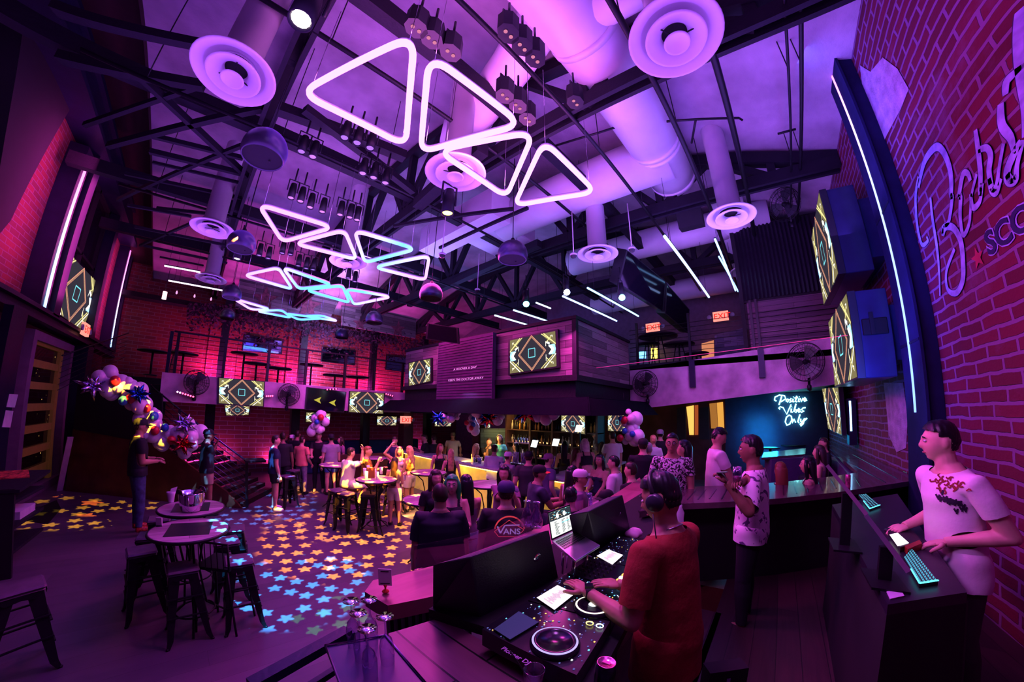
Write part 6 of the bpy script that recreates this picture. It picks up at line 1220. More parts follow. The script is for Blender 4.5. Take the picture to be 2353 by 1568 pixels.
b = MB(); b.box((TR[3].x-.1, TR[3].y-.3, 0), (TR[1].x, TR[1].y-.1, 1.40)); tag(b.build('service_cabinet', M['blackm']), 'black service cabinet under the tray at the bottom edge', 'cabinet')
for k, ((a, c), l) in enumerate((((806, 1381), 'upturned champagne flute at the left of the tray'), ((848, 1378), 'upturned champagne flute at the back of the tray'), ((823, 1409), 'upturned champagne flute in the middle of the tray'), ((884, 1417), 'upturned champagne flute at the right of the tray'), ((843, 1445), 'upturned champagne flute nearest the camera on the tray'))):
    h = .215; q = oz(a, c, 1.44+h); q.z = 1.44; pr = [(.026, 0), (.0285, .04), (.029, .08), (.022, .115), (.006, .135), (.004, .15), (.004, h-.008), (.01, h-.005), (.034, h-.001), (.034, h), (0, h)]
    t = thing('champagne_flute', l, 'glass', q, 'upturned flutes on the tray'); b = MB(); b.lathe(q, pr[:5], 20); b.build('bowl', MATS['tumbler_glass'], t); b = MB(); b.lathe(q, pr[4:7], 10); b.build('stem', MATS['tumbler_glass'], t)
    b = MB(); b.lathe(q, pr[7:], 24); b.build('foot', glassmat('flute_foot', (.9, .8, 1), .6, .42), t)
t = thing('table_card', 'small white card in a red stand on the wooden rail', 'card holder', oz(886, 1360, 1.46)); p = oz(886, 1360, 1.46); d = Vector((.66, .75, 0)); s = Vector((.75, -.66, 0))
b = MB(); b.obox(p+Vector((0, 0, .085)), s*.036, d*.002, Vector((0, 0, .048))); b.build('card', mat('white_card', (.75, .7, .75), .5), t); b = MB(); b.lathe(p, [(0, 0), (.02, 0), (.018, .006), (.005, .012), (.005, .025), (.012, .04), (.0, .042)], 12); b.build('stand', mat('red_plastic', (.6, .03, .03), .35), t)
for dz, w_ in ((.12, .022), (.05, .026)): b = MB(); b.obox(p+Vector((0, 0, dz))-d*.003, s*w_, d*.0005, Vector((0, 0, .0022))); b.build('printed_line', M['plastic'], t)
b = MB(); P, Q = oz(570, 1580, 1.15), oz(812, 1440, 1.40); P = oz(575, 1578, 1.38); Q = oz(800, 1452, 1.38); b.bar(P, Q, .06, .04); b.bar(P-Vector((0, 0, .16)), Q-Vector((0, 0, .16)), .03, .03); b.bar(Q, Q-Vector((0, 0, 1.3)), .05); tag(b.build('steel_rail', M['navysteel']), 'dark steel rail leading up to the tray at the bottom edge', 'railing')

dk = [o for o in bpy.data.objects if o.get('label', '').startswith('nearest DJ deck')][0]; a_, c_2 = oz(1150, 1492, DZ+.004), oz(1215, 1530, DZ+.004); xd = (c_2-a_).normalized(); yd_ = Vector((-xd.y, xd.x, 0))
if yd_.dot(oz(1240, 1440, DZ)-a_) < 0: yd_ = -yd_
put_text('lettering', 'Pioneer DJ', .03, a_, xd, yd_, mat('dull_lilac_print', (.3, .25, .4), .5), dk, .0006, ext=.0005)
t = thing('gear_case', 'black soft gear case with a pale lilac emblem on the floor right of the DJ', 'case', oz(1665, 1560, ZP)); p = oz(1668, 1530, ZP+.3); X, Y = Vector((.6, -.78, 0)), Vector((-.78, -.6, 0))
b = MB(); b.obox(p-Vector((0, 0, .15)), X*.13, Y*.05, Vector((0, 0, .15))); b.build('body', M['blackm'], t)
b = MB()
for (x, z, w_, h_) in ((0, .045, .012, .05), (0, -.0, .07, .008), (0, -.06, .055, .008), (-.05, -.03, .008, .03), (.05, -.03, .008, .03)): b.obox(p-Vector((0, 0, .15))+X*x+Y*.052+Vector((0, 0, z)), X*w_, Y*.001, Vector((0, 0, h_)))
b.build('emblem', mat('lilac_emblem', (.3, .25, .5), .6), t)
# ================================================================= people
SK = [mat('skin_%d' % i, c, .5, var=.08, vs=12) for i, c in enumerate(((.62, .36, .27), (.45, .24, .17), (.26, .13, .09), (.70, .45, .36)))]
def M3(f, l, u): return Matrix((f, l, u)).transposed()
def loft(b, rings, n=20):
    """rings: (centre, axis X, axis Y, rx, ry)"""
    vs = []; m = len(rings)
    for c, X, Y, rx, ry in rings: vs += [c+X*math.cos(2*PI*k/n)*rx+Y*math.sin(2*PI*k/n)*ry for k in range(n)]
    fs = [(i*n+k, i*n+(k+1) % n, (i+1)*n+(k+1) % n, (i+1)*n+k) for i in range(m-1) for k in range(n)]
    b._a(vs, fs+[tuple(reversed(range(n))), tuple(range((m-1)*n, m*n))], True)
def head_mesh(b, c, R, s, fem=False, n=30, m=24):
    vs = []; fs = []
    for j in range(m+1):
        t = PI*j/m
        for i in range(n):
            a = 2*PI*i/n; x, y, z = math.sin(t)*math.cos(a), math.sin(t)*math.sin(a), math.cos(t)
            w = 1.; 
            if z < 0: w = 1-.30*(-z)**1.5; 
            X = x*.098; Y = y*.078*w; Z = z*.118
            if z < 0 and x > 0: X = x*(.098-.006*(-z)); Z *= 1.0
            if z < -.1 and x < 0: X *= 1-.25*min(1, -z)
            X += .012*max(0, -z)
            g = lambda yy, zz, sy, sz: math.exp(-((Y-yy)/sy)**2-((Z-zz)/sz)**2) if x > 0 else 0
            X += .029*g(0, -.022, .012, .016)+.014*g(0, .004, .010, .022)+.008*g(0, .032, .05, .012)-.014*(g(.031, .012, .016, .011)+g(-.031, .012, .016, .011))
            X += .008*g(0, -.058, .022, .007)+.007*g(0, -.071, .02, .006)-.004*g(0, -.083, .02, .006)+.018*g(0, -.100, .028, .018)
            vs.append(c+R @ Vector((X, Y, Z))*s)
    for j in range(m):
        for i in range(n): k = (i+1) % n; fs.append((j*n+i, (j+1)*n+i, (j+1)*n+k, j*n+k))
    b._a(vs, fs, True)
    for e in (-1, 1): b.ell(c+R @ Vector((-.012, e*.077, -.003))*s, (.018*s, .008*s, .031*s), 10, 8, R)
def ik(S, T, l1, l2, pole):
    d = T-S; L = d.length; L2 = min(L, (l1+l2)*.995)
    if L > 1e-6: T = S+d*(L2/L)
    d = (T-S); L = d.length; a = (l1*l1-l2*l2+L*L)/(2*L); h = math.sqrt(max(0, l1*l1-a*a)); dn = d/L
    p = (pole-dn*pole.dot(dn)); p = p.normalized() if p.length > 1e-5 else Vector((0, 0, -1)); return S+dn*a+p*h, T
def hand(b, W, d, up, s, side, curl=.5):
    """W wrist, d pointing direction, up = back of the hand"""
    d = d.normalized(); up = (up-d*up.dot(d)).normalized(); sd = d.cross(up)*side   # sd: thumb side
    pc = W+d*.045*s; R = M3(d, sd, up)
    b.ell(pc, (.052*s, .042*s, .017*s), 12, 8, R)
    for k, (o, L, r) in enumerate(((.030, .070, .0085), (.010, .080, .009), (-.011, .074, .0085), (-.031, .058, .0075))):
        p = W+d*.078*s+sd*o*s; pts = [p-d*.02*s]; a = 0; q = p
        for j, f in enumerate((.45, .3, .25)): a += curl*(.5+.3*j); q = q+(d*math.cos(a)-up*math.sin(a))*L*f*s*.95; pts.append(q)
        b.tube([pts[0], p]+pts[1:], [r*s*1.15, r*s*1.1, r*s, r*s*.92, r*s*.75], 7)
    p = W+d*.025*s+sd*.03*s; b.tube([p, p+(d*.5+sd*.8-up*.2).normalized()*.035*s, p+(d*.8+sd*.75-up*.35).normalized()*.06*s+d*.012*s, p+(d*.95+sd*.5-up*.4).normalized()*.085*s], [.014*s, .012*s, .0105*s, .008*s], 7)
def segd(V, a, c):
    a, c = np.array(a), np.array(c); d = c-a; t = np.clip(((V-a)@d)/(d@d), 0, 1); return np.linalg.norm(V-(a+t[:, None]*d), axis=1), t
def subm(name, V, Nn, F, keep, off, m, parent, smooth=True):
    """clothing: the faces of the body whose corners all lie in keep, moved out along the normals"""
    k = keep[F].all(axis=1); f = F[k]
    if len(f) < 4: return None
    ids, inv = np.unique(f, return_inverse=True); P = V[ids]+Nn[ids]*(off[ids][:, None] if isinstance(off, np.ndarray) else off)
    me = bpy.data.meshes.new(name); me.from_pydata(P.tolist(), [], inv.reshape(f.shape).tolist()); me.materials.append(m); me.polygons.foreach_set('use_smooth', [True]*len(f)); me.update()
    o = bpy.data.objects.new(name, me); COL.objects.link(o); o.parent = parent; return o
def person(pos, face, h, lab, skin=0, fem=False, legs='stand', seat=.76, lean=0., side=0., hands=None, hw=None, look=0., nod=0., top=None, bot=None, hair='short', hairc=None, hairlen=.2, cap=None, shoes=None, vox=.016, curl=.5, sleeve=.55,
           bottype='pants', topname='t_shirt', hem=-.04, loose=1., handup=None, eyes=False, brim=0., grp=None, bulk=1., toptype='tee', twist=0., headup=0.):
    pos = Vector(pos); ca, sa = math.cos(face), math.sin(face); F, L, U = Vector((ca, sa, 0)), Vector((-sa, ca, 0)), Vector((0, 0, 1))
    W3 = lambda f, l, u: F*f*h+L*l*h+U*u*h          # metres, relative to the feet point
    sit = legs in ('sit', 'sitlow'); pz = (seat/h+.045) if sit else .525
    Pv = W3(0, 0, pz); T = (U*math.cos(lean)+F*math.sin(lean)).normalized(); T = (T*math.cos(side)+L*math.sin(side)).normalized()
    Ls = (L-T*L.dot(T)).normalized(); Ls = Quaternion(T, twist) @ Ls; Fs = Ls.cross(T)
    b = MB(); bw = bulk
    prof = [(-.05, .062, .050, 0), (-.02, .088, .062, -.004), (.03, .088, .062, -.004), (.08, .070, .052, 0), (.13, .074, .056, .003), (.19, .086, .062, .006), (.235, .090, .056, 0), (.262, .083, .045, -.004), (.285, .045, .036, -.006), (.305, .032, .034, -.004)] if fem else \
           [(-.05, .062, .052, 0), (-.02, .084, .062, -.002), (.03, .086, .064, 0), (.08, .084, .060, .002), (.13, .088, .062, .004), (.19, .100, .068, .004), (.235, .106, .062, 0), (.262, .098, .048, -.004), (.285, .055, .040, -.006), (.305, .036, .037, -.004)]
    loft(b, [(Pv+T*s*h+Fs*o*h, Ls, Fs, w*h*(bw if s < .25 else 1), d*h*(bw if s < .25 else 1)) for s, w, d, o in prof])
    if fem:
        for e in (-1, 1): b.ell(Pv+T*.19*h+Fs*.05*h+Ls*e*.04*h, (.034*h, .034*h, .034*h), 12, 8)
    N = Pv+T*.29*h; hu = (T*.6+U*.55).normalized(); hf = Quaternion(U, look) @ F; hf = (hf-hu*hf.dot(hu)).normalized(); ql = hu.cross(hf); qn = Quaternion(ql, nod); hf, hu2 = qn @ hf, qn @ hu
    HC = N+hu*.088*h+hf*.012*h+U*headup*h; hs = h/1.72*.98; R = M3(hf, hu2.cross(hf), hu2)
    b.tube([N-T*.02*h, N+(HC-N)*.45, HC-hu2*.02*h], [.036*h*(.85 if fem else 1.), .031*h*(.85 if fem else 1.05), .032*h], 14)
    head_mesh(b, HC, R, hs, fem)
    bones = [('torso', Pv-T*.05*h, Pv+T*.27*h, .085*h*bw), ('neck', N+T*.0*h, HC-hu2*.05*h, .034*h), ('head', HC-hu2*.03*h, HC+hu2*.03*h, .085*h)]
    sw = (.092 if fem else .112); hd = []; hands = hands or ((.04, .15, .44), (.04, -.15, .44))
    for i, e in enumerate((1, -1)):
        S = Pv+T*.248*h+Ls*e*sw*h; q = hands[i]; tgt = W3(*q) if not (hw and hw[i] is not None) else Vector(hw[i])-pos
        pole = -F*.5-U*.8+L*e*.22 if q[2] < .86 else L*e*.8-U*.1+F*.3
        El, Wr = ik(S, tgt, .168*h, .150*h, pole)
        ra = (.80 if fem else 1.)*(.5+.5*bw)
        b.tube([Pv+T*.235*h+Ls*e*sw*.45*h, S, S+(El-S)*.3, El], [.040*h*ra, .037*h*ra, .033*h*ra, .025*h*ra], 14); b.ell(El, (.025*h*ra,)*3, 10, 8)
        b.tube([El, El+(Wr-El)*.3, El+(Wr-El)*.75, Wr+(Wr-El)*.06], [.025*h*ra, .0265*h*ra, .019*h*ra, .0165*h*ra], 12)
        bones += [('ua%d' % i, S, El, .033*h), ('fa%d' % i, El, Wr, .023*h)]; hd.append((Wr, (Wr-El).normalized(), e))
    ft = []
    for i, e in enumerate((1, -1)):
        Hp = Pv+L*e*.048*h-U*.01*h
        if sit:
            kz = Hp+F*.235*h+L*e*.03*h-U*.02*h; sg = .12 if legs == 'sit' else .02; An = kz-U*.225*h-F*sg*h
            if legs == 'sit' and seat > .6: pass
        elif legs == 'walk': kz = Hp+F*(.06 if e > 0 else -.01)*h-U*.235*h; An = kz-U*.232*h+F*(.03 if e > 0 else -.11)*h
        else: kz = Hp+F*.012*h+L*e*.012*h-U*.24*h; An = Vector((kz.x, kz.y, .042*h))+L*e*.008*h-F*.018*h
        b.tube([Hp+U*.02*h, Hp+(kz-Hp)*.25, Hp+(kz-Hp)*.7, kz], [.052*h*(.5+.5*bw), .052*h*(.5+.5*bw), .040*h, .034*h], 16); b.ell(kz, (.033*h,)*3, 10, 8)
        b.tube([kz, kz+(An-kz)*.3, kz+(An-kz)*.7, An], [.033*h, .035*h, .025*h, .021*h], 14)
        b.tube([An-U*.012*h-F*.018*h, An-U*.018*h+F*.035*h, An-U*.026*h+F*.075*h, An-U*.03*h+F*.105*h], [.022*h, .023*h, .02*h, .012*h], 10)
        bones += [('th%d' % i, Hp, kz, .05*h), ('ca%d' % i, kz, An, .032*h), ('ft%d' % i, An-U*.02*h-F*.02*h, An-U*.028*h+F*.10*h, .024*h)]; ft.append(An)
    me = bpy.data.meshes.new('tmp'); me.from_pydata(b.v, [], b.f); o = bpy.data.objects.new('tmp', me); COL.objects.link(o)
    md = o.modifiers.new('r', 'REMESH'); md.mode = 'VOXEL'; md.voxel_size = vox; md.adaptivity = 0
    ms = o.modifiers.new('s', 'SMOOTH'); ms.factor = .5; ms.iterations = 3 if vox > .01 else 2
    dg = bpy.context.evaluated_depsgraph_get(); ev = o.evaluated_get(dg); m2 = bpy.data.meshes.new_from_object(ev); bpy.data.objects.remove(o); bpy.data.meshes.remove(me)
    nv = len(m2.vertices); V = np.empty(nv*3); m2.vertices.foreach_get('co', V); V = V.reshape(-1, 3); Nn = np.empty(nv*3); m2.vertices.foreach_get('normal', Nn); Nn = Nn.reshape(-1, 3)
    m2.calc_loop_triangles(); FQ = [tuple(p.vertices) for p in m2.polygons if len(p.vertices) == 4]; Fa = np.array(FQ)
    D = np.stack([segd(V, a, c)[0]/r for _, a, c, r in bones]); Tt = np.stack([segd(V, a, c)[1] for _, a, c, r in bones]); best = D.argmin(0)
    arm = np.array([x[0][:2] in ('ua', 'fa') for x in bones]); far_ = arm[best] & (D.min(0) > 1.45); D2 = D.copy(); D2[arm] = 99; best = np.where(far_, D2.argmin(0), best); nm = np.array([x[0] for x in bones])[best]; tt = Tt[best, np.arange(nv)]
    hb = MB(); 
    for i, (Wr, d, e) in enumerate(hd):
        up = handup[i] if handup else (U*.6+F*.2 if d.z > -.7 else L*e)
        hand(hb, Wr, d, Vector(up), h/1.75, -e, curl)
    nb = MB(); nb.v = [tuple(v) for v in V]; nb.f = [list(f) for f in FQ]; nb.mi = [0]*len(FQ); nb.sm = [True]*len(FQ); k0 = len(nb.v); nb.v += hb.v; nb.f += [[i+k0 for i in f] for f in hb.f]; nb.mi += hb.mi; nb.sm += hb.sm
    m3 = bpy.data.meshes.new('person'); m3.from_pydata(nb.v, [], nb.f); m3.materials.append(SK[skin]); m3.polygons.foreach_set('use_smooth', [True]*len(nb.f)); m3.update(); bpy.data.meshes.remove(m2)
    o = bpy.data.objects.new('person', m3); COL.objects.link(o); o.location = pos; WLOC[o.name] = tuple(pos); tag(o, lab, 'person', grp)
    # ---- clothes
    sT = ((V-np.array(Pv))@np.array(T))/h                 # height along the spine
    up01 = lambda x, a, c: np.clip((x-a)/(c-a), 0, 1)
    tors = (nm == 'torso'); neck = (nm == 'neck'); ua = (nm == 'ua0') | (nm == 'ua1'); fa = (nm == 'fa0') | (nm == 'fa1'); th = (nm == 'th0') | (nm == 'th1'); ca_ = (nm == 'ca0') | (nm == 'ca1'); fo = (nm == 'ft0') | (nm == 'ft1')
    rel = V-np.array(Pv); ff = rel@np.array(Fs)/h
    if top is not None:
        if toptype == 'tee':
            K = (tors & (sT > hem) & (sT < .285+np.clip(-ff*.2, -.01, .02))) | (neck & (sT < .292)) | (ua & (tt < sleeve)) | (th & (sT > hem)) | ((fa & (tt < (sleeve-1)*1.05)) | ua if sleeve > 1 else False)
        else:  # tank / strapless
            lo, hi = {'tank': (hem, .225), 'strapless': (hem, .205), 'crop': (.09, .22)}[toptype]; K = ((tors | (th & (sT > hem))) & (sT > lo) & (sT < hi)) | ((tors & (np.abs(rel@np.array(Ls)/h) > .035) & (np.abs(rel@np.array(Ls)/h) < .06) & (sT < .285) & (sT > .2)) if toptype in ('tank', 'crop') else False)
        wav = np.sin(sT*60+ff*40)*.0015*h*(vox < .012)
        off = (.006+(.014*up01(sT, .22, -.02)+.004)*loose*(toptype == 'tee'))*h*.75+wav; off = np.where(ua | fa, .010*h*loose*(.6+tt*.7), off)
        Vc = V+Nn*(off[:, None] if isinstance(off, np.ndarray) else off)
        if toptype == 'tee' and not sit and loose > .4:
            rc = Vc-np.array(Pv); lx_, fx_ = rc@np.array(Ls)/h, rc@np.array(Fs)/h; a_, b_ = (.094 if fem else .108)*bw, (.068 if fem else .078)*bw; kk = np.sqrt((lx_/a_)**2+(fx_/b_)**2)+1e-6; w_ = up01(sT, .20, .10)
            K = K & ~(th & (kk < .6)); g_ = np.where((tors | th) & (kk < 1), (1/kk-1)*w_, 0); Vc = Vc+np.outer(g_*lx_*h, np.array(Ls))+np.outer(g_*fx_*h, np.array(Fs))
        so_ = subm(topname, Vc, Nn, Fa, K, 0., top, o)
        if so_: sm_ = so_.modifiers.new('s', 'SMOOTH'); sm_.factor = .5; sm_.iterations = 40 if vox < .009 else 4
    if bot is not None:
        if bottype in ('pants', 'shorts'):
            cut = 1.1 if bottype == 'pants' else .62
            K = (tors & (sT < .03)) | (th & (tt < cut)) | (ca_ & (tt < .97) if bottype == 'pants' else False)
            subm('trousers' if bottype == 'pants' else 'shorts', V, Nn, Fa, K, (.005 if bottype == 'pants' else .009)*h, bot, o)
        elif bottype == 'skirt':
            if sit: subm('skirt', V, Nn, Fa, (tors & (sT < .03)) | (th & (tt < .5)), .01*h, bot, o)
            else:
                q = MB(); loft(q, [(Pv+T*.06*h, L, F, .074*h, .058*h), (Pv, L, F, .098*h, .074*h), (Pv-U*.08*h, L, F, .106*h, .08*h), (Pv-U*.15*h, L, F, .108*h, .082*h)], 24); q.f = [f for f in q.f if len(f) == 4]; q.mi = [0]*len(q.f); q.sm = [True]*len(q.f)
                oo = bpy.data.meshes.new('skirt'); oo.from_pydata(q.v, [], q.f); oo.materials.append(bot); oo.polygons.foreach_set('use_smooth', q.sm); so = bpy.data.objects.new('skirt', oo); COL.objects.link(so); so.parent = o
    if shoes is not None:
        for i in (0, 1): subm('shoe', V, Nn, Fa, (nm == 'ft%d' % i) | ((nm == 'ca%d' % i) & (tt > .95)), .006*h, shoes, o)
    # ---- hair
    hc = mat('hair_brown', (.035, .018, .014), .45) if hairc is None else hairc
    hx = ((V-np.array(HC))@np.array(R.col[0]))/hs; hy = ((V-np.array(HC))@np.array(R.col[1]))/hs; hz = ((V-np.array(HC))@np.array(R.col[2]))/hs; hm = (nm == 'head') | (neck & (hz > -.1))
    def plain(nm_, q, m): me = bpy.data.meshes.new(nm_); me.from_pydata(q.v, [], q.f); me.materials.append(m); me.polygons.foreach_set('use_smooth', [True]*len(q.f)); me.update(); ob = bpy.data.objects.new(nm_, me); COL.objects.link(ob); ob.parent = o; return ob
    hl = lambda x, y, z: HC+R @ Vector((x, y, z))*hs
    if hair != 'bald':
        line = np.where(hx > .02, .055+(hx-.02)*.25, np.where(hx > -.035, .02, -.055)); ear = (np.abs(hy) > .06) & (hx > -.03) & (hz < .03)
        K = hm & (hz > line) & ~ear; subm('hair', V, Nn, Fa, K, (.004 if hair == 'buzz' else .0025+.014*up01(hz, .02, .09)+.003*np.sin(hx*190+hy*60)*np.sin(hy*170+hz*90)+.004*(hx > .03))*hs, hc, o)
    if hair in ('long', 'longdown', 'ponytail'):
        q = MB(); dn = -U
        if hair == 'ponytail': loft(q, [(hl(-.10, 0, .06), R.col[1], R.col[2], .02, .02), (hl(-.14, 0, .04), R.col[1], R.col[2], .03*hs, .03*hs), (hl(-.15, 0, -.06), R.col[1], R.col[0], .03*hs, .028*hs), (hl(-.13, 0, -.18), R.col[1], R.col[0], .015*hs, .015*hs)], 12)
        else:
            base = hl(-.045, 0, .03); n_ = 7; rg = [(hl(-.02, 0, .085), R.col[1], R.col[0], .060*hs, .060*hs), (hl(-.035, 0, .03), R.col[1], R.col[0], .086*hs, .076*hs)]
            tail = Pv+T*.26*h-Fs*.055*h
            for k in range(1, n_+1):
                f = k/n_; c = (hl(-.05, 0, -.06))*(1-f)+(tail-U*hairlen*h+F*.0)*f; rg.append((c-Fs*.012*h*math.sin(f*PI), Ls, Fs, (.088-.018*f)*hs, (.05-.025*f)*hs))
            loft(q, rg, 20)
            for i, v in enumerate(q.v): vv = Vector(v); q.v[i] = tuple(vv+(Ls*pnoise(Vector((vv.x*18, vv.y*18, vv.z*3)))*.006)+(Fs*pnoise(Vector((vv.x*24, vv.y*24+5, vv.z*2)))*.006))
            if hair == 'long':
                for e in (-1, 1): q.tube([hl(.02, e*.062, .07), hl(.02, e*.083, 0), hl(.01, e*.085, -.09), hl(.0, e*.08, -.19), hl(.01, e*.075, -.27)], [.022*hs, .028*hs, .028*hs, .024*hs, .008], 9)
        plain('hair_length', q, hc)
    if hair == 'bun': q = MB(); q.ell(hl(-.08, 0, .10), (.035*hs,)*3, 12, 8); plain('hair_bun', q, hc)
    if cap is not None:
        q = MB(); vs = []
        prof_ = [(.104, .025), (.106, .05), (.100, .08), (.082, .108), (.05, .125), (.0, .131)]
        q.v = []; n_ = 24
        for r_, z_ in prof_:
            for k in range(n_): a = 2*PI*k/n_; q.v.append(tuple(hl(math.cos(a)*r_*1.02-.004, math.sin(a)*r_*.86, z_)))
        q.f = [(j*n_+k, j*n_+(k+1) % n_, (j+1)*n_+(k+1) % n_, (j+1)*n_+k) for j in range(5) for k in range(n_)]
        plain('cap', q, cap[0])
        q = MB(); a0 = brim; k_ = 12; V_ = []
        for rr, zz in ((.095, .030), (.165, .018)):
            for k in range(k_+1): a = a0+(-1+2*k/k_)*.85; r2 = rr if rr < .1 else .1+(.07*math.cos((-1+2*k/k_)*1.2)); V_.append(hl(math.cos(a)*r2, math.sin(a)*r2*.9, zz-.012*abs(-1+2*k/k_)**2))
        q._a(V_+[v+R.col[2]*.006*hs for v in V_], [(k, k+1, k_+2+k, k_+1+k) for k in range(k_)]+[(len(V_)+k, len(V_)+k_+1+k, len(V_)+k_+2+k, len(V_)+k+1) for k in range(k_)], True); plain('cap_brim', q, cap[1])
    if eyes:
        for e in (-1, 1):
            q = MB(); q.ell(hl(.0855, e*.031, .011), (.011*hs, .0135*hs, .0085*hs), 12, 8, R); plain('eye', q, mat('eye_white', (.7, .65, .7), .25)); q = MB(); q.ell(hl(.094, e*.031, .011), (.004*hs, .006*hs, .006*hs), 10, 6, R); plain('iris', q, mat('iris_dark', (.02, .012, .01), .2))
            q = MB(); q.tube([hl(.094, e*.014, .030), hl(.097, e*.030, .036), hl(.086, e*.048, .030)], [.003*hs, .0042*hs, .0025*hs], 6); plain('eyebrow', q, hc)
        q = MB(); q.tube([hl(.088, -.022, -.063), hl(.0985, -.008, -.061), hl(.0985, .008, -.061), hl(.088, .022, -.063)], [.002*hs, .0042*hs, .0042*hs, .002*hs], 6); plain('lips', q, mat('lip_tone', (.4, .12, .12), .4))
    o['_d'] = 1; del o['_d']
    PINFO[lab] = dict(hands=[pos+x[0]+x[1]*.07 for x in hd], hl=lambda x, y, z: pos+hl(x, y, z), R=R, hs=hs, o=o, Pv=pos+Pv, T=T, Fs=Fs, Ls=Ls, h=h)
    return o
PINFO = {}
def facing(p, off): return math.atan2(p[1], p[0])+math.radians(off)
def at_head(px, py, ztop): return oz(px, py, ztop)
bl = lambda n, c, **k: mat(n, c, .75, **k)
C_ = dict(black=bl('black_cotton', (.012, .010, .02)), navy=bl('navy_cotton', (.02, .025, .07)), white=bl('white_cotton', (.78, .74, .78), var=.06), jeans=bl('blue_denim', (.05, .07, .16), var=.4, vs=14), grey=bl('grey_cotton', (.30, .29, .34)), salmon=bl('salmon_cotton', (.75, .26, .2)), greyj=bl('grey_denim', (.22, .2, .26), var=.3, vs=14),
          khaki=bl('khaki_cotton', (.35, .28, .2)), blue=bl('blue_shorts', (.06, .12, .35)), red=bl('red_cotton', (.45, .03, .03), bump=.3, bs=30), yellow=bl('black_yellow_print', (.3, .16, .02), var=.9, vs=10), purple=bl('purple_cotton', (.14, .09, .22)), teal=bl('teal_top', (.1, .5, .45)), mauve=bl('mauve_top', (.3, .14, .25)), dkgrey=bl('charcoal_cotton', (.05, .045, .06)))
HB = dict(black=mat('hair_black', (.008, .006, .012), .35), blonde=mat('hair_blonde', (.62, .38, .2), .4, var=.3, vs=20), red=mat('hair_auburn', (.2, .06, .035), .4), brown=mat('hair_brown', (.035, .018, .014), .45), white=mat('hair_platinum', (.75, .65, .6), .4, var=.2, vs=20), green=mat('hair_green', (.02, .5, .12), .4), grey=mat('hair_grey', (.3, .28, .3), .5))
def pattern(name, base, ink, scale=9, th=.5, w=.06):
    m = bpy.data.materials.new(name); m.use_nodes = True; N, L, p = nodes_of(m); tc = N.new('ShaderNodeTexCoord'); n1 = N.new('ShaderNodeTexNoise'); n1.inputs['Scale'].default_value = scale; n1.inputs['Detail'].default_value = 2; n1.inputs['Distortion'].default_value = 2.2; L.new(tc.outputs['Object'], n1.inputs['Vector'])
    cr = N.new('ShaderNodeValToRGB'); e = cr.color_ramp.elements; e[0].position = th-w; e[0].color = list(base)+[1]; e[1].position = th; e[1].color = list(ink)+[1]; L.new(n1.outputs['Fac'], cr.inputs[0]); L.new(cr.outputs[0], p.inputs['Base Color']); p.inputs['Roughness'].default_value = .7; return m
floral = pattern('white_shirt_dark_flowers', (.72, .66, .74), (.10, .05, .16), 9, .60, .03); leafy = pattern('black_white_leaf_shirt', (.015, .012, .02), (.65, .6, .68), 16, .52, .03); flor2 = pattern('black_floral_dress', (.015, .012, .02), (.45, .4, .5), 18, .62, .03)
WS = mat('white_shoe', (.75, .7, .75), .5); BS = mat('black_shoe', (.015, .012, .02), .4); RS = mat('red_patterned_shoe', (.3, .03, .02), .5, var=.9, vs=25)
# hand presets (forward, left, up) in body heights
FRONT = ((.17, .06, .60), (.18, -.05, .59)); HANG = ((.03, .15, .44), (.03, -.15, .44)); TABLE = ((.24, .10, .62), (.24, -.10, .62))
def P_(px, py, off, lab, h=1.75, sit=None, **k):
    """px, py: top of the head in the photograph"""
    le = k.get('lean', 0.)
    if sit is not None: zt = sit+(.045+.475)*h*math.cos(le*.7); k['legs'] = 'sit'; k['seat'] = sit
    else: zt = h*(.52+.48*math.cos(le*.8))
    z0 = k.pop('base', 0.); zq = k.pop('z0', 0.); D = k.pop('D', None); k.pop('base', None)
    if D is None: p = oz(px, py, zt+zq)
    else:
        r_ = ray(px, py); q_ = math.hypot(r_[0], r_[1]); p = Vector((r_[0]/q_*D, r_[1]/q_*D, H+r_[2]/q_*D))
        if sit is not None: k['seat'] = p.z-(zt-sit); z0 = 0.
        elif p.z < zt: h *= p.z/zt; z0 = 0
        else: z0 = p.z-zt
    d = Vector((math.cos(facing(p, off)), math.sin(facing(p, off)), 0)); p = p-d*math.sin(le)*.42*h; p.z = z0
    return person(p, facing(p, off), h, lab, **k)
CR = ((.20, .03, .66), (.15, -.02, .70)) # chin/fold
# ---- dance floor, left
P_(322, 954, -80, 'man in a dark cap, black polo and jeans with patterned sneakers at the left', 2.05, top=C_['black'], bot=C_['jeans'], shoes=RS, cap=(C_['black'], C_['black']), brim=0, hands=((.145, .04, .615), (.15, -.03, .60)), vox=.012, skin=1, topname='polo_shirt', D=7.9)
P_(478, 981, -75, 'bearded man in a black T-shirt, hand on chin, before the stair rail', 1.8, top=C_['black'], bot=C_['khaki'], bottype='shorts', shoes=BS, hair='short', cap=(C_['black'], C_['black']), hands=((.14, -.02, .66), (.10, .0, .80)), skin=2, vox=.012, D=8.3)
P_(632, 996, -82, 'man in a navy polo, dark shorts and white sneakers standing alone in profile', 1.75, top=C_['navy'], bot=C_['black'], bottype='shorts', shoes=WS, hairc=HB['brown'], hands=((.04, .13, .44), (.05, -.13, .44)), vox=.012, topname='polo_shirt', look=.1, D=8.6)
P_(694, 1000, -35, 'man in a salmon T-shirt and grey jeans seen from behind', 1.74, top=C_['salmon'], bot=C_['greyj'], shoes=BS, hands=((.16, .1, .58), (.1, -.14, .5)), sleeve=.6, D=10.3)
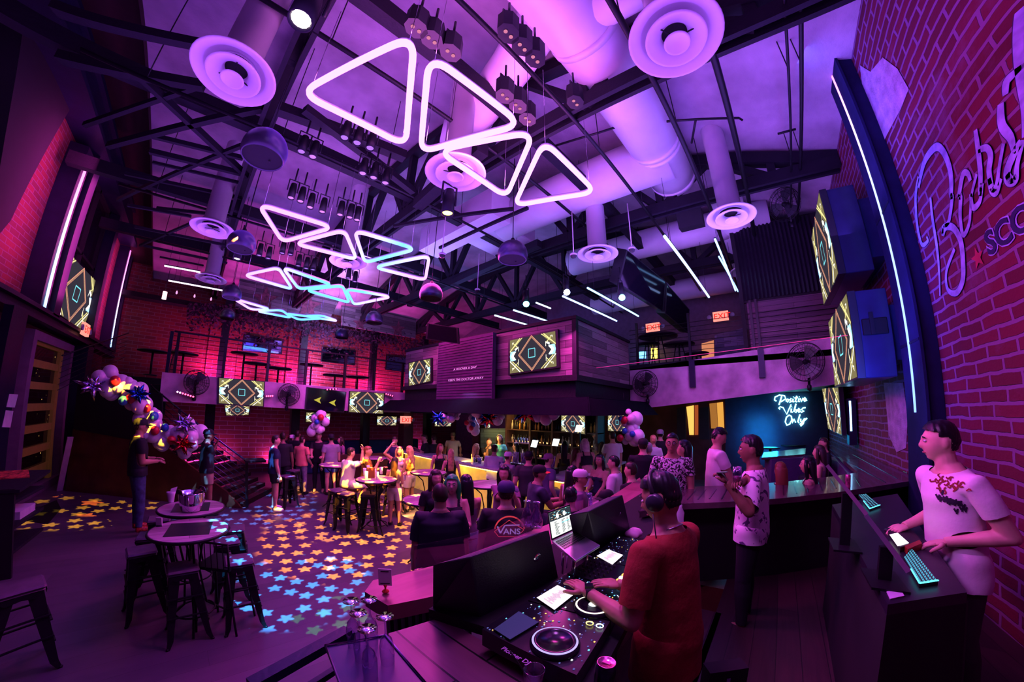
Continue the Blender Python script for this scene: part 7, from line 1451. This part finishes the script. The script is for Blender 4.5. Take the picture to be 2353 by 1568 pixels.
P_(684, 986, -20, 'man in a dark T-shirt behind the man in salmon, at the left of the group', 1.78, top=C_['black'], bot=C_['black'], shoes=BS, skin=1)
P_(671, 996, -60, 'woman in a white cap and floral black dress behind the man in salmon', 1.64, fem=True, top=flor2, bot=flor2, bottype='skirt', shoes=WS, cap=(C_['white'], C_['white']), hair='ponytail')
P_(733, 988, 170, 'man with glasses in a black T-shirt leaning on the table, facing the camera', 1.8, lean=.15, top=C_['black'], bot=C_['black'], hands=((.24, .09, .6), (.24, -.07, .6)), vox=.014)
P_(762, 994, 20, 'man in a grey T-shirt, dark cap and blue shorts seen from behind', 1.75, top=C_['grey'], bot=C_['blue'], bottype='shorts', shoes=BS, cap=(C_['black'], C_['black']), brim=PI)
P_(785, 1000, 110, 'woman in a mauve top behind the man in the grey T-shirt', 1.64, fem=True, top=C_['mauve'], bot=C_['jeans'], hair='long', hairc=HB['brown'])
P_(826, 983, -30, 'person in dark clothes with long black hair seated at the back under the balcony', 1.65, fem=True, sit=.76, top=C_['purple'], bot=C_['black'], hair='long', hairc=HB['black'])
P_(651, 990, 0, 'dark figure standing at the back left of the salmon-shirted man', 1.78, top=C_['black'], bot=C_['black'], skin=2)
# ---- orange-lit table
P_(806, 1024, -60, 'man in a white polo and light shorts seated on a stool with one hand raised', 1.78, sit=.70, top=C_['white'], bot=C_['khaki'], bottype='shorts', shoes=BS, lean=.12, hands=((.16, .1, .60), (.20, -.04, .84)), vox=.012, topname='polo_shirt')
P_(843, 1021, -95, 'laughing person in a black and yellow printed shirt with sunglasses on the head', 1.74, sit=.74, top=C_['yellow'], bot=C_['black'], hairc=HB['red'], hands=((.2, .08, .62), (.16, -.06, .72)), vox=.012)
P_(907, 1047, -15, 'girl with long dark hair, cropped top and white shorts seen from behind', 1.50, fem=True, top=C_['khaki'], toptype='crop', bot=C_['white'], bottype='shorts', shoes=BS, hair='longdown', hairlen=.2, hairc=HB['brown'], hands=((.17, .08, .62), (.17, -.07, .62)), vox=.011)
P_(918, 1022, 175, 'blonde woman with a hand in her hair facing the camera by the cups', 1.62, fem=True, top=C_['white'], toptype='crop', bot=C_['white'], bottype='shorts', hair='long', hairc=HB['blonde'], hands=((.1, .1, .6), (.06, -.12, .99)), vox=.012)
P_(943, 1021, 55, 'blonde woman in a bare-back top and white shorts turned towards her friends', 1.64, fem=True, top=C_['yellow'], toptype='crop', bot=C_['white'], bottype='shorts', shoes=BS, hair='longdown', hairlen=.16, hairc=HB['blonde'], hands=((.18, .06, .66), (.18, -.04, .68)), vox=.012)
P_(908, 999, 178, 'young man in an open dark baseball jersey behind the blonde women', 1.75, top=C_['navy'], bot=C_['black'], hands=FRONT, nod=.3, topname='jersey')
# ---- towards the bar
P_(978, 994, 80, 'man in a dark polo with folded arms, left of the two dark-shirted men', 1.78, top=C_['black'], bot=C_['black'], hands=CR, nod=.35)
P_(998, 997, 20, 'man in a black T-shirt, right of the two dark-shirted men', 1.74, top=C_['black'], bot=C_['jeans'], nod=.3)
P_(1011, 1016, -170, 'woman with auburn hair in a black top and grey trousers facing the camera', 1.66, fem=True, top=C_['black'], toptype='tank', bot=C_['greyj'], hair='long', hairc=HB['red'], look=.4, vox=.013)
P_(1037, 1028, 0, 'blonde woman in a black tank top and grey trousers seen from behind', 1.66, fem=True, sit=.70, top=C_['black'], toptype='tank', bot=C_['greyj'], hair='longdown', hairlen=.14, hairc=HB['blonde'], vox=.013)
P_(1041, 991, 175, 'man in a white T-shirt and beige cap standing alone before the brick wall', 1.76, top=C_['white'], bot=C_['jeans'], cap=(C_['khaki'], C_['khaki']), hands=((.02, .16, .55), (.02, -.16, .5)))
P_(1093, 1016, -60, 'blonde woman with a small black bag at the left end of the bar', 1.66, fem=True, top=C_['black'], toptype='tank', bot=C_['greyj'], hair='long', hairc=HB['blonde'], hands=((.2, .1, .62), (.2, -.05, .62)))
P_(1136, 1018, -20, 'man in a white shirt with rolled sleeves seen from behind at the bar', 1.78, top=C_['white'], bot=C_['black'], sleeve=1.5, hands=((.18, .1, .6), (.18, -.1, .6)), topname='shirt', vox=.013, D=8.3)
P_(1167, 1034, -50, 'man in a pale T-shirt and white cap at the bar', 1.72, top=C_['grey'], bot=C_['khaki'], cap=(C_['white'], C_['white']), hands=TABLE, vox=.013, D=7.4)
P_(1124, 1004, 170, 'dark-haired man resting chin on hand across the bar', 1.74, top=C_['black'], bot=C_['black'], hands=((.2, .05, .62), (.14, 0, .8)), skin=1)
P_(1148, 995, 175, 'bartender woman with black hair in a white and teal top', 1.68, fem=True, top=C_['teal'], bot=C_['black'], hair='long', hairc=HB['black'], hands=((.18, .14, .58), (.2, -.05, .6)), D=9.8)
P_(1184, 1003, 150, 'dark-haired man behind the bar rack, next to the bartender woman', 1.72, top=C_['dkgrey'], bot=C_['black'])
P_(1187, 1014, 60, 'woman with long black hair and bare shoulders at the bar', 1.66, fem=True, top=C_['black'], toptype='strapless', bot=C_['black'], hair='longdown', hairc=HB['black'], hairlen=.15)
P_(1215, 1032, -5, 'broad man in a charcoal T-shirt and cap seated at the bar', 1.82, sit=.78, top=C_['dkgrey'], bot=C_['black'], cap=(C_['black'], C_['black']), brim=0, bulk=1.15, vox=.013)
P_(1259, 1037, -60, 'man in a purple-grey T-shirt and reversed cap seated at the bar', 1.76, sit=.78, top=C_['purple'], bot=C_['black'], cap=(C_['mauve'], C_['mauve']), brim=PI, vox=.013)
P_(1239, 1062, -70, 'man in a black cap with an orange brim and yellow-sleeved shirt, in profile', 1.78, sit=.72, top=bl('black_yellow_sleeve', (.05, .05, .09), var=.9, vs=5), bot=C_['black'], cap=(C_['black'], mat('orange_brim', (.8, .1, .03), .5)), hands=((.26, .06, .62), (.26, -.05, .62)), skin=1, vox=.012, lean=.1, D=5.1)
P_(1298, 1010, -10, 'woman with bare back and long black hair in a black top before the bar', 1.68, fem=True, top=C_['black'], toptype='strapless', bot=C_['white'], bottype='skirt', hair='longdown', hairc=HB['black'], hairlen=.15, D=8.2)
P_(1322, 1025, -80, 'woman with straight auburn hair in profile at the bar', 1.66, fem=True, top=C_['mauve'], toptype='tank', bot=C_['black'], hair='long', hairc=HB['red'], D=7.6)
P_(1343, 1003, 20, 'woman with platinum hair bending forward at the bar', 1.7, fem=True, lean=.35, top=C_['black'], toptype='crop', bot=C_['white'], bottype='skirt', hair='long', hairc=HB['white'], D=7.5)
P_(1313, 1064, -40, 'woman with long black hair and a white tank top among the seated group', 1.66, fem=True, sit=.72, top=C_['white'], toptype='tank', bot=C_['black'], hair='long', hairc=HB['black'], vox=.013, skin=1, D=5.1)
P_(1331, 1071, -85, 'man in a white cap with a dark brim looking right', 1.78, sit=.72, top=C_['mauve'], bot=C_['black'], cap=(C_['white'], C_['black']), vox=.012, D=4.8)
P_(1380, 1038, 150, 'woman with long black hair in a strapless dark top facing the camera', 1.66, fem=True, sit=.76, top=C_['navy'], toptype='strapless', bot=C_['black'], hair='long', hairc=HB['black'], hands=((.22, .08, .62), (.2, -.04, .66)), vox=.012, skin=1, eyes=True, D=6.3)
P_(1414, 1042, 75, 'bearded man in a white striped shirt looking left', 1.78, sit=.74, top=C_['white'], bot=C_['greyj'], hairc=HB['black'], vox=.012, sleeve=1.6, topname='shirt', D=5.9)
P_(1453, 1056, 60, 'short-haired man in a black polo seen from behind, left of the DJ', 1.78, sit=.80, top=C_['black'], bot=C_['black'], vox=.012, topname='polo_shirt', D=5.2)
P_(1373, 987, 90, 'bartender in a white cap and grey shirt behind the bar at right', 1.76, top=C_['grey'], bot=C_['black'], cap=(C_['white'], C_['white']), D=9.2)
P_(1383, 1012, 0, 'woman with brown hair and bare shoulders at the right end of the bar', 1.64, fem=True, top=C_['mauve'], toptype='strapless', bot=C_['black'], hair='longdown', hairc=HB['brown'], hairlen=.12, D=8.9)
P_(1408, 987, 30, 'tall man in a white T-shirt standing at the right end of the bar', 1.84, top=C_['white'], bot=C_['khaki'], bottype='shorts', hands=((.15, .1, .5), (.05, -.15, .44)), D=8.6)
P_(1478, 1002, 0, 'man in black with a cap behind the DJ, seen from behind', 1.78, top=C_['black'], bot=C_['black'], cap=(C_['black'], C_['black']), vox=.013, D=6.2)
P_(1489, 1012, -10, 'man with greying short hair in a dark patterned shirt left of the man with glasses', 1.74, top=leafy, bot=C_['black'], hairc=HB['grey'], vox=.013, D=6.4)
P_(1502, 996, 20, 'woman with blonde hair in a white top at the back right of the bar', 1.66, fem=True, top=C_['white'], bot=C_['white'], hair='short', hairc=HB['blonde'], D=8.0)
P_(1517, 983, 0, 'dark figure in a pale cap at the back behind the man with glasses', 1.8, top=C_['black'], bot=C_['black'], cap=(C_['grey'], C_['grey']), brim=PI, D=9.0)
P_(1545, 988, 175, 'man with round glasses and moustache in a black and white leaf-print shirt', 1.74, top=leafy, bot=C_['black'], hairc=HB['black'], hair='bun', vox=.011, eyes=True, skin=1, D=4.4)
P_(1576, 1004, 75, 'woman with long black hair in a black halter dress in profile', 1.66, fem=True, top=C_['black'], toptype='strapless', bot=C_['black'], bottype='skirt', hair='longdown', hairlen=.24, hairc=HB['black'], vox=.011, eyes=True, D=4.6)
P_(1647, 972, -75, 'bearded man in a white T-shirt looking down at his phone', 1.80, top=C_['white'], bot=C_['black'], nod=.5, hands=((.14, .08, .52), (.17, -.06, .50)), vox=.011, hairc=HB['black'], D=4.8)
# ---- booth
P_(1895, 1001, 100, 'man with receding dark hair sitting at the back of the booth', 1.76, sit=1.05, top=C_['black'], bot=C_['black'], skin=1)
P_(1886, 1017, 80, 'woman with long streaked blonde hair in the booth', 1.66, fem=True, sit=1.1, top=C_['mauve'], toptype='tank', bot=C_['black'], hair='long', hairc=HB['brown'], vox=.012)
P_(1861, 1040, 85, 'woman with dark wavy hair in profile in the booth', 1.64, fem=True, sit=1.08, top=C_['black'], toptype='tank', bot=C_['black'], hair='long', hairc=HB['black'], vox=.011, eyes=True)
P_(1795, 1055, 20, 'woman with straight reddish hair seen from behind, right of the patterned shirt', 1.62, fem=True, sit=1.02, top=C_['black'], toptype='tank', bot=C_['black'], hair='longdown', hairc=HB['red'], vox=.012)
# ---- nearest group in front of the wooden rail
P_(1012, 1100, 5, 'big man in a black shirt with close-cropped hair seen from behind, before the rail', 1.84, top=bl('navy_black_cotton', (.012, .012, .035)), bot=C_['black'], hair='buzz', bulk=1.3, vox=.010, sleeve=.75, topname='shirt', skin=1, D=3.4)
P_(1040, 1082, 175, 'smiling woman with green-streaked hair leaning on the big man in black', 1.68, fem=True, top=C_['black'], toptype='tank', bot=C_['black'], hair='long', hairc=HB['green'], hands=((.2, .1, .66), (.2, -.1, .62)), vox=.009, eyes=True, skin=3, D=4.1)
P_(1000, 1072, -160, 'woman with brown hair in a black T-shirt left of the big man in black', 1.66, fem=True, top=C_['black'], bot=C_['black'], hair='long', hairc=HB['brown'], vox=.011, D=4.6)
P_(1073, 1084, 15, 'woman with glossy long black hair and light trousers seen from behind', 1.66, fem=True, top=C_['mauve'], toptype='strapless', bot=C_['white'], hair='longdown', hairlen=.10, hairc=HB['black'], hands=((.16, .1, .66), (.2, -.04, .66)), vox=.010, D=4.2)
P_(1164, 1096, 5, 'man in a dark cap and black T-shirt with a red emblem printed on the back', 1.82, top=bl('black_print_tee', (.012, .010, .02)), bot=C_['black'], hair='short', cap=(mat('navy_cap', (.04, .03, .12), .7), mat('navy_cap', (.04, .03, .12), .7)), brim=-.9, bulk=1.25, vox=.010, D=3.5)
P_(1160, 1062, 170, 'person in a headband hidden behind the man in the printed T-shirt, hands raised', 1.66, fem=True, top=C_['mauve'], bot=C_['black'], hair='long', hairc=HB['black'], hands=((.16, .10, .78), (.18, .06, .82)), vox=.011, D=4.7)
P_(1312, 1112, 0, 'figure in a black hooded top right of the laptop screen', 1.72, sit=.60, top=C_['black'], bot=C_['black'], hairc=HB['black'], vox=.012, bulk=1.1, D=4.1)
P_(1396, 1118, 130, 'man in a dark visor cap seated low behind the right stage monitor', 1.7, sit=.5, top=C_['mauve'], bot=C_['black'], cap=(C_['black'], C_['black']), vox=.012, D=4.4)

# ================================================================= the three people on the platform
from mathutils.bvhtree import BVHTree
def onp(px, py, z): v = oz(px, py, z); return (v.x, v.y, v.z)
def chord(px, py, off, lab, h, D, **k): return P_(px, py, off, lab, h, D=D, **k)
redt = mat('worn_red_tee', (.24, .018, .02), .8, var=.25, vs=5, bump=.35, bs=18)
dj = chord(1524, 1060, 62, 'DJ in a worn red T-shirt with headphones, reaching over the decks', 1.72, 1.66, top=redt, bot=C_['black'], hair='short', hairc=HB['black'], lean=.13, skin=1, vox=.0065, hw=(onp(1352, 1362, 1.60), onp(1425, 1345, 1.60)), nod=.3, look=.15, curl=.25, loose=1.25, hem=-.13, handup=((0, 0, 1), (0, 0, 1)), eyes=True, sleeve=.78)
I = PINFO['DJ in a worn red T-shirt with headphones, reaching over the decks']; hl, hs, R = I['hl'], I['hs'], I['R']
t = thing('headphones', 'black over-ear headphones worn by the DJ', 'headphones', hl(0, 0, .14))
b = MB(); b.tube([hl(-.005+.01*math.sin(a), math.cos(a)*.094, .02+math.sin(a)*.118) for a in [PI*k/16 for k in range(17)]], .011, 8); b.build('headband', M['plastic'], t)
for e in (-1, 1):
    b = MB(); c = hl(0, e*.087, -.005); n = (R.col[1]*e); b.lathe(c-n*.012, [(0, 0), (.036, 0), (.043, .012), (.042, .026), (.033, .038), (0, .040)], 24, n); b.build('ear_cup', mat('headphone_shell', (.03, .025, .05), .3), t)
b = MB(); q = I['Pv']; b.tube([hl(.01, .12, -.05), hl(.03, .13, -.2), hl(.06, .12, -.4), I['Pv']+I['Fs']*.24+I['Ls']*.12+Vector((0, 0, .1)), I['Pv']+I['Fs']*.22+I['Ls']*.1-Vector((0, 0, .3))], .003, 6); b.build('cable', M['black'], t)
b = MB(); nb = I['Pv']+I['T']*.29*I['h']; b.tube([nb+(I['Fs']*math.cos(a)*.075+I['Ls']*math.sin(a)*.072)-I['T']*(.012+.028*math.cos(a))+I['T']*.01 for a in [2*PI*k/30 for k in range(30)]], .0028, 6, closed=True); tag(b.build('necklace', M['chrome']), 'thin silver chain around the neck of the DJ', 'necklace')
wr = I['hands'][0]
def wristwatch(I, i, lab):
    o = I['o']; 
    return None
haw = chord(1733, 988, 84, 'man in a white short-sleeved shirt with dark flower sketches holding a drink', 1.78, 3.3, top=floral, bot=C_['black'], hairc=HB['black'], skin=2, vox=.0075, hw=(tuple(od(1672, 1112, 2.95)), tuple(od(1700, 1108, 3.0))), topname='patterned_shirt', hem=-.06, loose=1.5, sleeve=.95, eyes=True, curl=.9, nod=.05)
tee = chord(2163, 950, 128, 'young man in a printed white T-shirt leaning on the control desk', 1.80, 3.0, top=mat('bright_white_cotton', (.80, .76, .82), .75, var=.05, bump=.25, bs=9), bot=bl('olive_trousers', (.05, .05, .05)), shoes=WS, hairc=HB['black'], skin=3, vox=.0075, hw=(onp(2178, 1246, 1.66), onp(2082, 1208, 1.66)), hem=-.10, loose=.8, sleeve=.62, bulk=.94, eyes=True, curl=.35, look=-.5, lean=.1, handup=((0, 0, 1), (0, 0, 1)))
# prints follow the cloth: each point of the drawing is carried from the lens onto the shirt surface
def shirt_of(o): return [c for c in o.children if 'shirt' in c.name][0]
def decal(name, polys, o, m, eps=.004):
    s = shirt_of(o); base = Vector(o.location); tr = BVHTree.FromPolygons([v.co+base for v in s.data.vertices], [list(p.vertices) for p in s.data.polygons]); vs = []; fs = []
    for pl in polys:
        q = []
        for p in pl:
            d = Vector(ray(*p)).normalized(); h_ = tr.ray_cast(Vector((0, 0, H)), d)
            if h_[0] is None: break
            q.append(h_[0]-d*eps-base)
        else: fs.append(list(range(len(vs), len(vs)+len(q)))); vs += q
    if not fs: return
    me = bpy.data.meshes.new(name); me.from_pydata([tuple(v) for v in vs], [], fs); me.materials.append(m); ob = bpy.data.objects.new(name, me); COL.objects.link(ob); ob.parent = o; return ob
def ribbon(pts, w, step=4):
    out = []
    for i in range(len(pts)-1):
        (x0, y0), (x1, y1) = pts[i], pts[i+1]; L_ = math.hypot(x1-x0, y1-y0); n = max(1, int(L_/step)); nx, ny = -(y1-y0)/max(L_, .01)*w/2, (x1-x0)/max(L_, .01)*w/2
        for k in range(n):
            a, c = k/n, (k+1)/n; p, q = (x0+(x1-x0)*a, y0+(y1-y0)*a), (x0+(x1-x0)*c, y0+(y1-y0)*c); out.append([(p[0]+nx, p[1]+ny), (q[0]+nx, q[1]+ny), (q[0]-nx, q[1]-ny), (p[0]-nx, p[1]-ny)])
    return out
vm = [o for o in bpy.data.objects if o.get('label', '').startswith('man in a dark cap and black T-shirt with a red emblem')][0]
redp, lilp = emis('red_print', (.75, .06, .10), .8), emis('lilac_print', (.42, .25, .62), .8)
arc = [(1171+34*math.cos(a), 1222-34*math.sin(a)) for a in [PI*(.06+.88*k/26) for k in range(27)]]; zig = [(1171+(36 if k % 2 else 33)*math.cos(a), 1222-(36 if k % 2 else 33)*math.sin(a)) for k, a in enumerate([PI*(.06+.88*k/60) for k in range(61)])]
decal('red_emblem', ribbon(zig, 2.2)+ribbon([(1136, 1222), (1170, 1196), (1204, 1218), (1196, 1226)], 1.6)+ribbon([(1136, 1222), (1146, 1234), (1190, 1234)], 1.5), vm, redp)
def decal_text(txt, x0, x1, yb, hgt, o, m, name, shear=0., tilt=0.):
    me = text_mesh(txt, 1., .02, 0.); xs = [v.co.x for v in me.vertices]; ys = [v.co.y for v in me.vertices]; a, c, ym = min(xs), max(xs), max(ys)
    P = [(x0+(v.co.x-a)/(c-a)*(x1-x0), yb-(v.co.y)/ym*hgt+tilt*(v.co.x-a)/(c-a)) for v in me.vertices]
    r = decal(name, [[P[i] for i in p.vertices] for p in me.polygons if p.normal.z > .5], o, m); bpy.data.meshes.remove(me); return r
decal_text('ANS', 1156, 1196, 1228, 13, vm, lilp, 'emblem_lettering'); decal('emblem_lettering', ribbon([(1143, 1210), (1150, 1226)], 4)+ribbon([(1150, 1226), (1160, 1208), (1194, 1207)], 3), vm, lilp)
rnd = random.Random(12); rp = []; bp_ = []
for i in range(26): x, y = 2178+rnd.gauss(0, 17), 1108+rnd.gauss(0, 13); a = rnd.random()*6; rp += ribbon([(x, y), (x+9*math.cos(a), y+9*math.sin(a)), (x+9*math.cos(a)+6*math.cos(a+1.5), y+9*math.sin(a)+6*math.sin(a+1.5))], 3.4)
for i in range(16): x, y = 2150+i*4.2, 1140+i*1.6+rnd.gauss(0, 5); bp_ += ribbon([(x, y-8+rnd.random()*6), (x+5, y+4), (x+9, y-4), (x+6, y+8)], 4.4)
decal('red_chest_print', rp, tee, emis('red_ink', (.55, .02, .12), .45)); decal('black_chest_print', bp_, tee, mat('black_ink', (.02, .01, .04), .7))
# things in hands
def held(lab, key): return [v for k, v in PINFO.items() if k.startswith(key)][0]['hands']
hh = held('', 'man in a white short-sleeved shirt with dark flower'); c = Vector(hh[1])+Vector((0, 0, .05))
t = thing('drinking_glass', 'stemless glass of pink drink held by the man in the patterned shirt', 'glass', c); b = MB(); b.lathe(c-Vector((0, 0, .06)), [(0, 0), (.028, 0), (.036, .06), (.034, .13), (.031, .13), (.033, .06), (.026, .006), (0, .006)], 24); b.build('bowl', MATS['tumbler_glass'], t); b = MB(); b.lathe(c-Vector((0, 0, .053)), [(0, 0), (.026, 0), (.032, .05), (0, .05)], 20); b.build('drink', mat('pink_drink', (.6, .12, .2), .2), t)
def phone(c, n, lab, glow=None):
    t = thing('mobile_phone', lab, 'phone', c); u, w, d = frame(n); b = MB(); b.obox(c, u*.034, w*.075, d*.004); b.build('case', M['plastic'], t); b = MB(); b.obox(c+d*.0045, u*.033, w*.07, d*.0005); b.build('screen', glow or mat('phone_glass', (.02, .05, .06), .1, emit=(.2, .6, .6), es=.12), t)
phone(Vector(hh[0])+Vector((.0, .0, .03)), (.1, .1, 1), 'dark phone in the left hand of the man in the patterned shirt')
h2 = held('', 'bearded man in a white T-shirt'); phone((Vector(h2[0])+Vector(h2[1]))/2+Vector((0, 0, .04)), (-.6, -.1, .8), 'teal-cased phone held by the bearded man in white')
h3 = held('', 'smiling woman with green'); c = Vector(h3[0])+Vector((0, 0, .03)); b = MB(); b.lathe(c-Vector((0, 0, .05)), [(0, 0), (.032, 0), (.04, .11), (.036, .11), (.03, .008), (0, .008)], 18); tag(b.build('drinking_glass', gl), 'glass held up by the smiling woman with green-streaked hair', 'glass')
# watch on the reaching wrist of the DJ
def band(I, i, lab, r=.034):
    m_ = I['hands'][i]; El = None; return
w0 = Vector(onp(1352, 1362, 1.60)); c_ = PINFO['DJ in a worn red T-shirt with headphones, reaching over the decks']; sh = c_['Pv']+c_['T']*.2*c_['h']; dd = (w0-sh); dd.z = -.02; dd.normalize()
t = thing('wristwatch', 'black wristwatch on the reaching arm of the DJ', 'watch', w0); b = MB(); b.tube([w0-dd*.013, w0+dd*.013], .0345, 20, cap=False); b.build('strap', M['rubber'], t); b = MB(); b.obox(w0+Vector((0, 0, .035)), dd*.019, dd.cross(Vector((0, 0, 1)))*.017, Vector((0, 0, .006))); b.build('case', mat('watch_case', (.03, .03, .05), .2, .6), t)
# glasses for the bespectacled man, glasses on the crowded table behind the laptop
g = PINFO['man with round glasses and moustache in a black and white leaf-print shirt']; t = thing('eyeglasses', 'round dark-rimmed glasses worn by the man in the leaf-print shirt', 'glasses', g['hl'](.1, 0, .01))
for e in (-1, 1): b = MB(); b.tube([g['hl'](.105, e*.032+math.cos(a)*.022, .008+math.sin(a)*.022) for a in [2*PI*k/20 for k in range(20)]], .0022, 5, closed=True); b.build('rim', M['black'], t); b = MB(); b.tube([g['hl'](.104, e*.054, .01), g['hl'](0, e*.085, .015)], .002, 5); b.build('temple', M['black'], t)
rnd = random.Random(8); v0 = oz(1345, 1155, 1.07)
for i in range(9): a = rnd.random()*6.28; r = .1+.24*rnd.random(); q = Vector((v0.x+math.cos(a)*r, v0.y+math.sin(a)*r, 1.07)); b = MB(); b.lathe(q, [(0, 0), (.03, 0), (.036, .12), (.033, .12), (.027, .01), (0, .01)], 14); tag(b.build('drinking_glass', gl), 'clear tumbler on the crowded table behind the laptop', 'glass', 'tumblers on the crowded table')
# ================================================================= light
w = bpy.data.worlds.new('world'); SC.world = w; w.use_nodes = True
w.node_tree.nodes['Background'].inputs[0].default_value = (.25, .05, .5, 1); w.node_tree.nodes['Background'].inputs[1].default_value = .02
area('ceiling_wash', (1.2, 5, 4.9), (1.2, 5, 9), 7, (.40, .11, 1), 540, 12)
area('neon_glow_up', (2, 2.5, 5.75), (2, 2.6, 9), 3.4, (1, .22, .9), 95, 1.2)
area('neon_glow_up_far', (1.8, 7, 5.75), (1.8, 7, 9), 2, (.7, .25, 1), 60, 5)
area('ceiling_wash_right', (6, 1, 5.), (6, 1, 9), 4, (.38, .17, 1), 210, 5)
area('ceiling_wash_far', (7, 9, 5.), (8, 9, 9), 4, (.3, .3, 1), 230, 6)
area('floor_wash', (1.8, 4.8, 5.4), (1.8, 4.6, 0), 3.5, (.26, .05, 1), 90, 6)
area('pink_wash', (4.2, 7, 5.2), (3.8, 6.0, 0), 2, (1, .07, .5), 230, 3)
area('rail_pink', (2.2, 3.0, 4.6), (1.6, 2.0, 1.4), .6, (1, .08, .62), 60)
area('dj_violet', (.6, -.2, 4.6), (1.5, .7, 1.5), .8, (.5, .14, 1), 9)
area('wall_magenta', (2.6, .3, 4.4), (2.6, YR, 3.4), 1.5, (.9, .05, .8), 34, 3)
area('tee_pink', (1.2, .8, 3.6), (1.9, -.9, 2.0), .4, (.85, .25, 1), 26)
area('fascia_pink', (6.2, .4, 4.4), (9, .6, 3.2), 1., (.8, .2, 1), 60, 3)
area('fascia_far', (3, 7.5, 4.2), (3, 10.4, 2.8), 1.5, (.8, .15, 1), 60, 4)
area('column_blue', (4.5, -1.2, 3.6), (5.6, -1.4, 4.4), .3, (.06, .1, 1), 34, 3)
point('blue_fill', (1.6, 3.6, 4.2), (.06, .05, 1), 45, .8); point('blue_fill_right', (5.6, .9, 4.6), (.06, .06, 1), 40, .8); point('blue_fill_far', (2.5, 11, 5.2), (.08, .06, 1), 70, 1.)
spot('crowd_amber', (2.2, 4.2, 5.2), (3.5, 7.0, 1.3), (1, .36, .06), 900, 26, .6)
def gobo(name, loc, tgt, col, power, ang, scale=11., size=.3, colour2=None, stretch=1.):
    """projector: a grid of little stars cut out of the beam"""
    o = spot(name, loc, tgt, col, power, ang, .25, .012); l = o.data; l.use_nodes = True; nt = l.node_tree; N, L = nt.nodes, nt.links
    em = N.get('Emission') or N.new('ShaderNodeEmission'); tc = N.new('ShaderNodeTexCoord'); sp = N.new('ShaderNodeSeparateXYZ'); L.new(tc.outputs['Normal'], sp.inputs[0])
    def m(op, a, c=None, d=None):
        n = N.new('ShaderNodeMath'); n.operation = op
        for i, v in enumerate((a, c, d)):
            if v is None: continue
            if isinstance(v, (int, float)): n.inputs[i].default_value = v
            else: L.new(v, n.inputs[i])
        return n.outputs[0]
    x = m('MULTIPLY', m('DIVIDE', sp.outputs[0], sp.outputs[2]), scale); y = m('MULTIPLY', m('DIVIDE', sp.outputs[1], sp.outputs[2]), scale*stretch)
    row = m('FLOOR', y); wn = N.new('ShaderNodeTexWhiteNoise'); wn.noise_dimensions = '1D'; L.new(row, wn.inputs['W'])
    x2 = m('ADD', x, m('MULTIPLY', wn.outputs['Value'], .8)); ix = m('FLOOR', x2)
    cb = N.new('ShaderNodeCombineXYZ'); L.new(ix, cb.inputs[0]); L.new(row, cb.inputs[1]); w2 = N.new('ShaderNodeTexWhiteNoise'); w2.noise_dimensions = '2D'; L.new(cb.outputs[0], w2.inputs['Vector'])
    fx, fy = m('SUBTRACT', m('FRACT', x2), .5), m('SUBTRACT', m('FRACT', y), .5); fx = m('ADD', fx, m('MULTIPLY', m('SUBTRACT', w2.outputs['Value'], .5), .3))
    r = m('SQRT', m('ADD', m('MULTIPLY', fx, fx), m('MULTIPLY', fy, fy))); a = m('ARCTAN2', fy, fx)
    k = m('PINGPONG', m('ADD', a, m('MULTIPLY', w2.outputs['Value'], 6.)), math.pi/5); edge = m('SUBTRACT', size, m('MULTIPLY', k, size*.85)); on = m('LESS_THAN', r, edge)
    keep = m('GREATER_THAN', w2.outputs['Value'], .3); st = m('MULTIPLY', m('MULTIPLY', on, keep), 1.)
    if colour2:
        mx = N.new('ShaderNodeMix'); mx.data_type = 'RGBA'; mx.inputs['A'].default_value = (1, 1, 1, 1); mx.inputs['B'].default_value = list(colour2)+[1]; L.new(m('GREATER_THAN', w2.outputs['Value'], .6), mx.inputs['Factor']); L.new(mx.outputs['Result'], em.inputs['Color'])
    L.new(st, em.inputs['Strength']); L.new(em.outputs[0], N['Light Output'].inputs[0]); return o
area('crowd_magenta', (5.4, 3.4, 4.3), (4.8, 2.6, 1), .8, (1, .08, .6), 70)
area('panel_violet', (5, 14.8, 6.), (5, 16.4, 7.3), 1, (.55, .4, 1), 200, 7)
gobo('star_projector_amber', (2.0, 4.3, 5.4), tuple(oz(830, 1240, 0)), (1, .37, .02), 17000, 38, 17, .36)
gobo('star_projector_gold', (3.2, 5.0, 5.4), tuple(oz(800, 1180, 0)), (1, .45, .04), 11000, 38, 15, .34)
gobo('star_projector_cyan', (.2, 4.0, 5.), tuple(oz(680, 1350, 0)), (.04, .55, 1), 11000, 24, 19, .38)
gobo('star_projector_blue', (.3, 6.6, 5.), tuple(oz(570, 1170, 0)), (.15, .45, 1), 5200, 34, 18, .36)
gobo('star_projector_yellow', (-.2, 6.0, 5.2), tuple(oz(215, 1170, 0)), (1, .6, .02), 8000, 24, 18, .38)
gobo('star_projector_stair', (.2, 6.2, 5.2), tuple(opl(300, 1090)), (1, .25, .02), 16000, 30, 8, .26)
SC.view_settings.gamma = .9; SC.view_settings.exposure = .12
gobo('star_projector_green', (1.2, 2.9, 4.8), tuple(oz(770, 1420, 0)), (.05, 1, .15), 1800, 12, 16, .34)
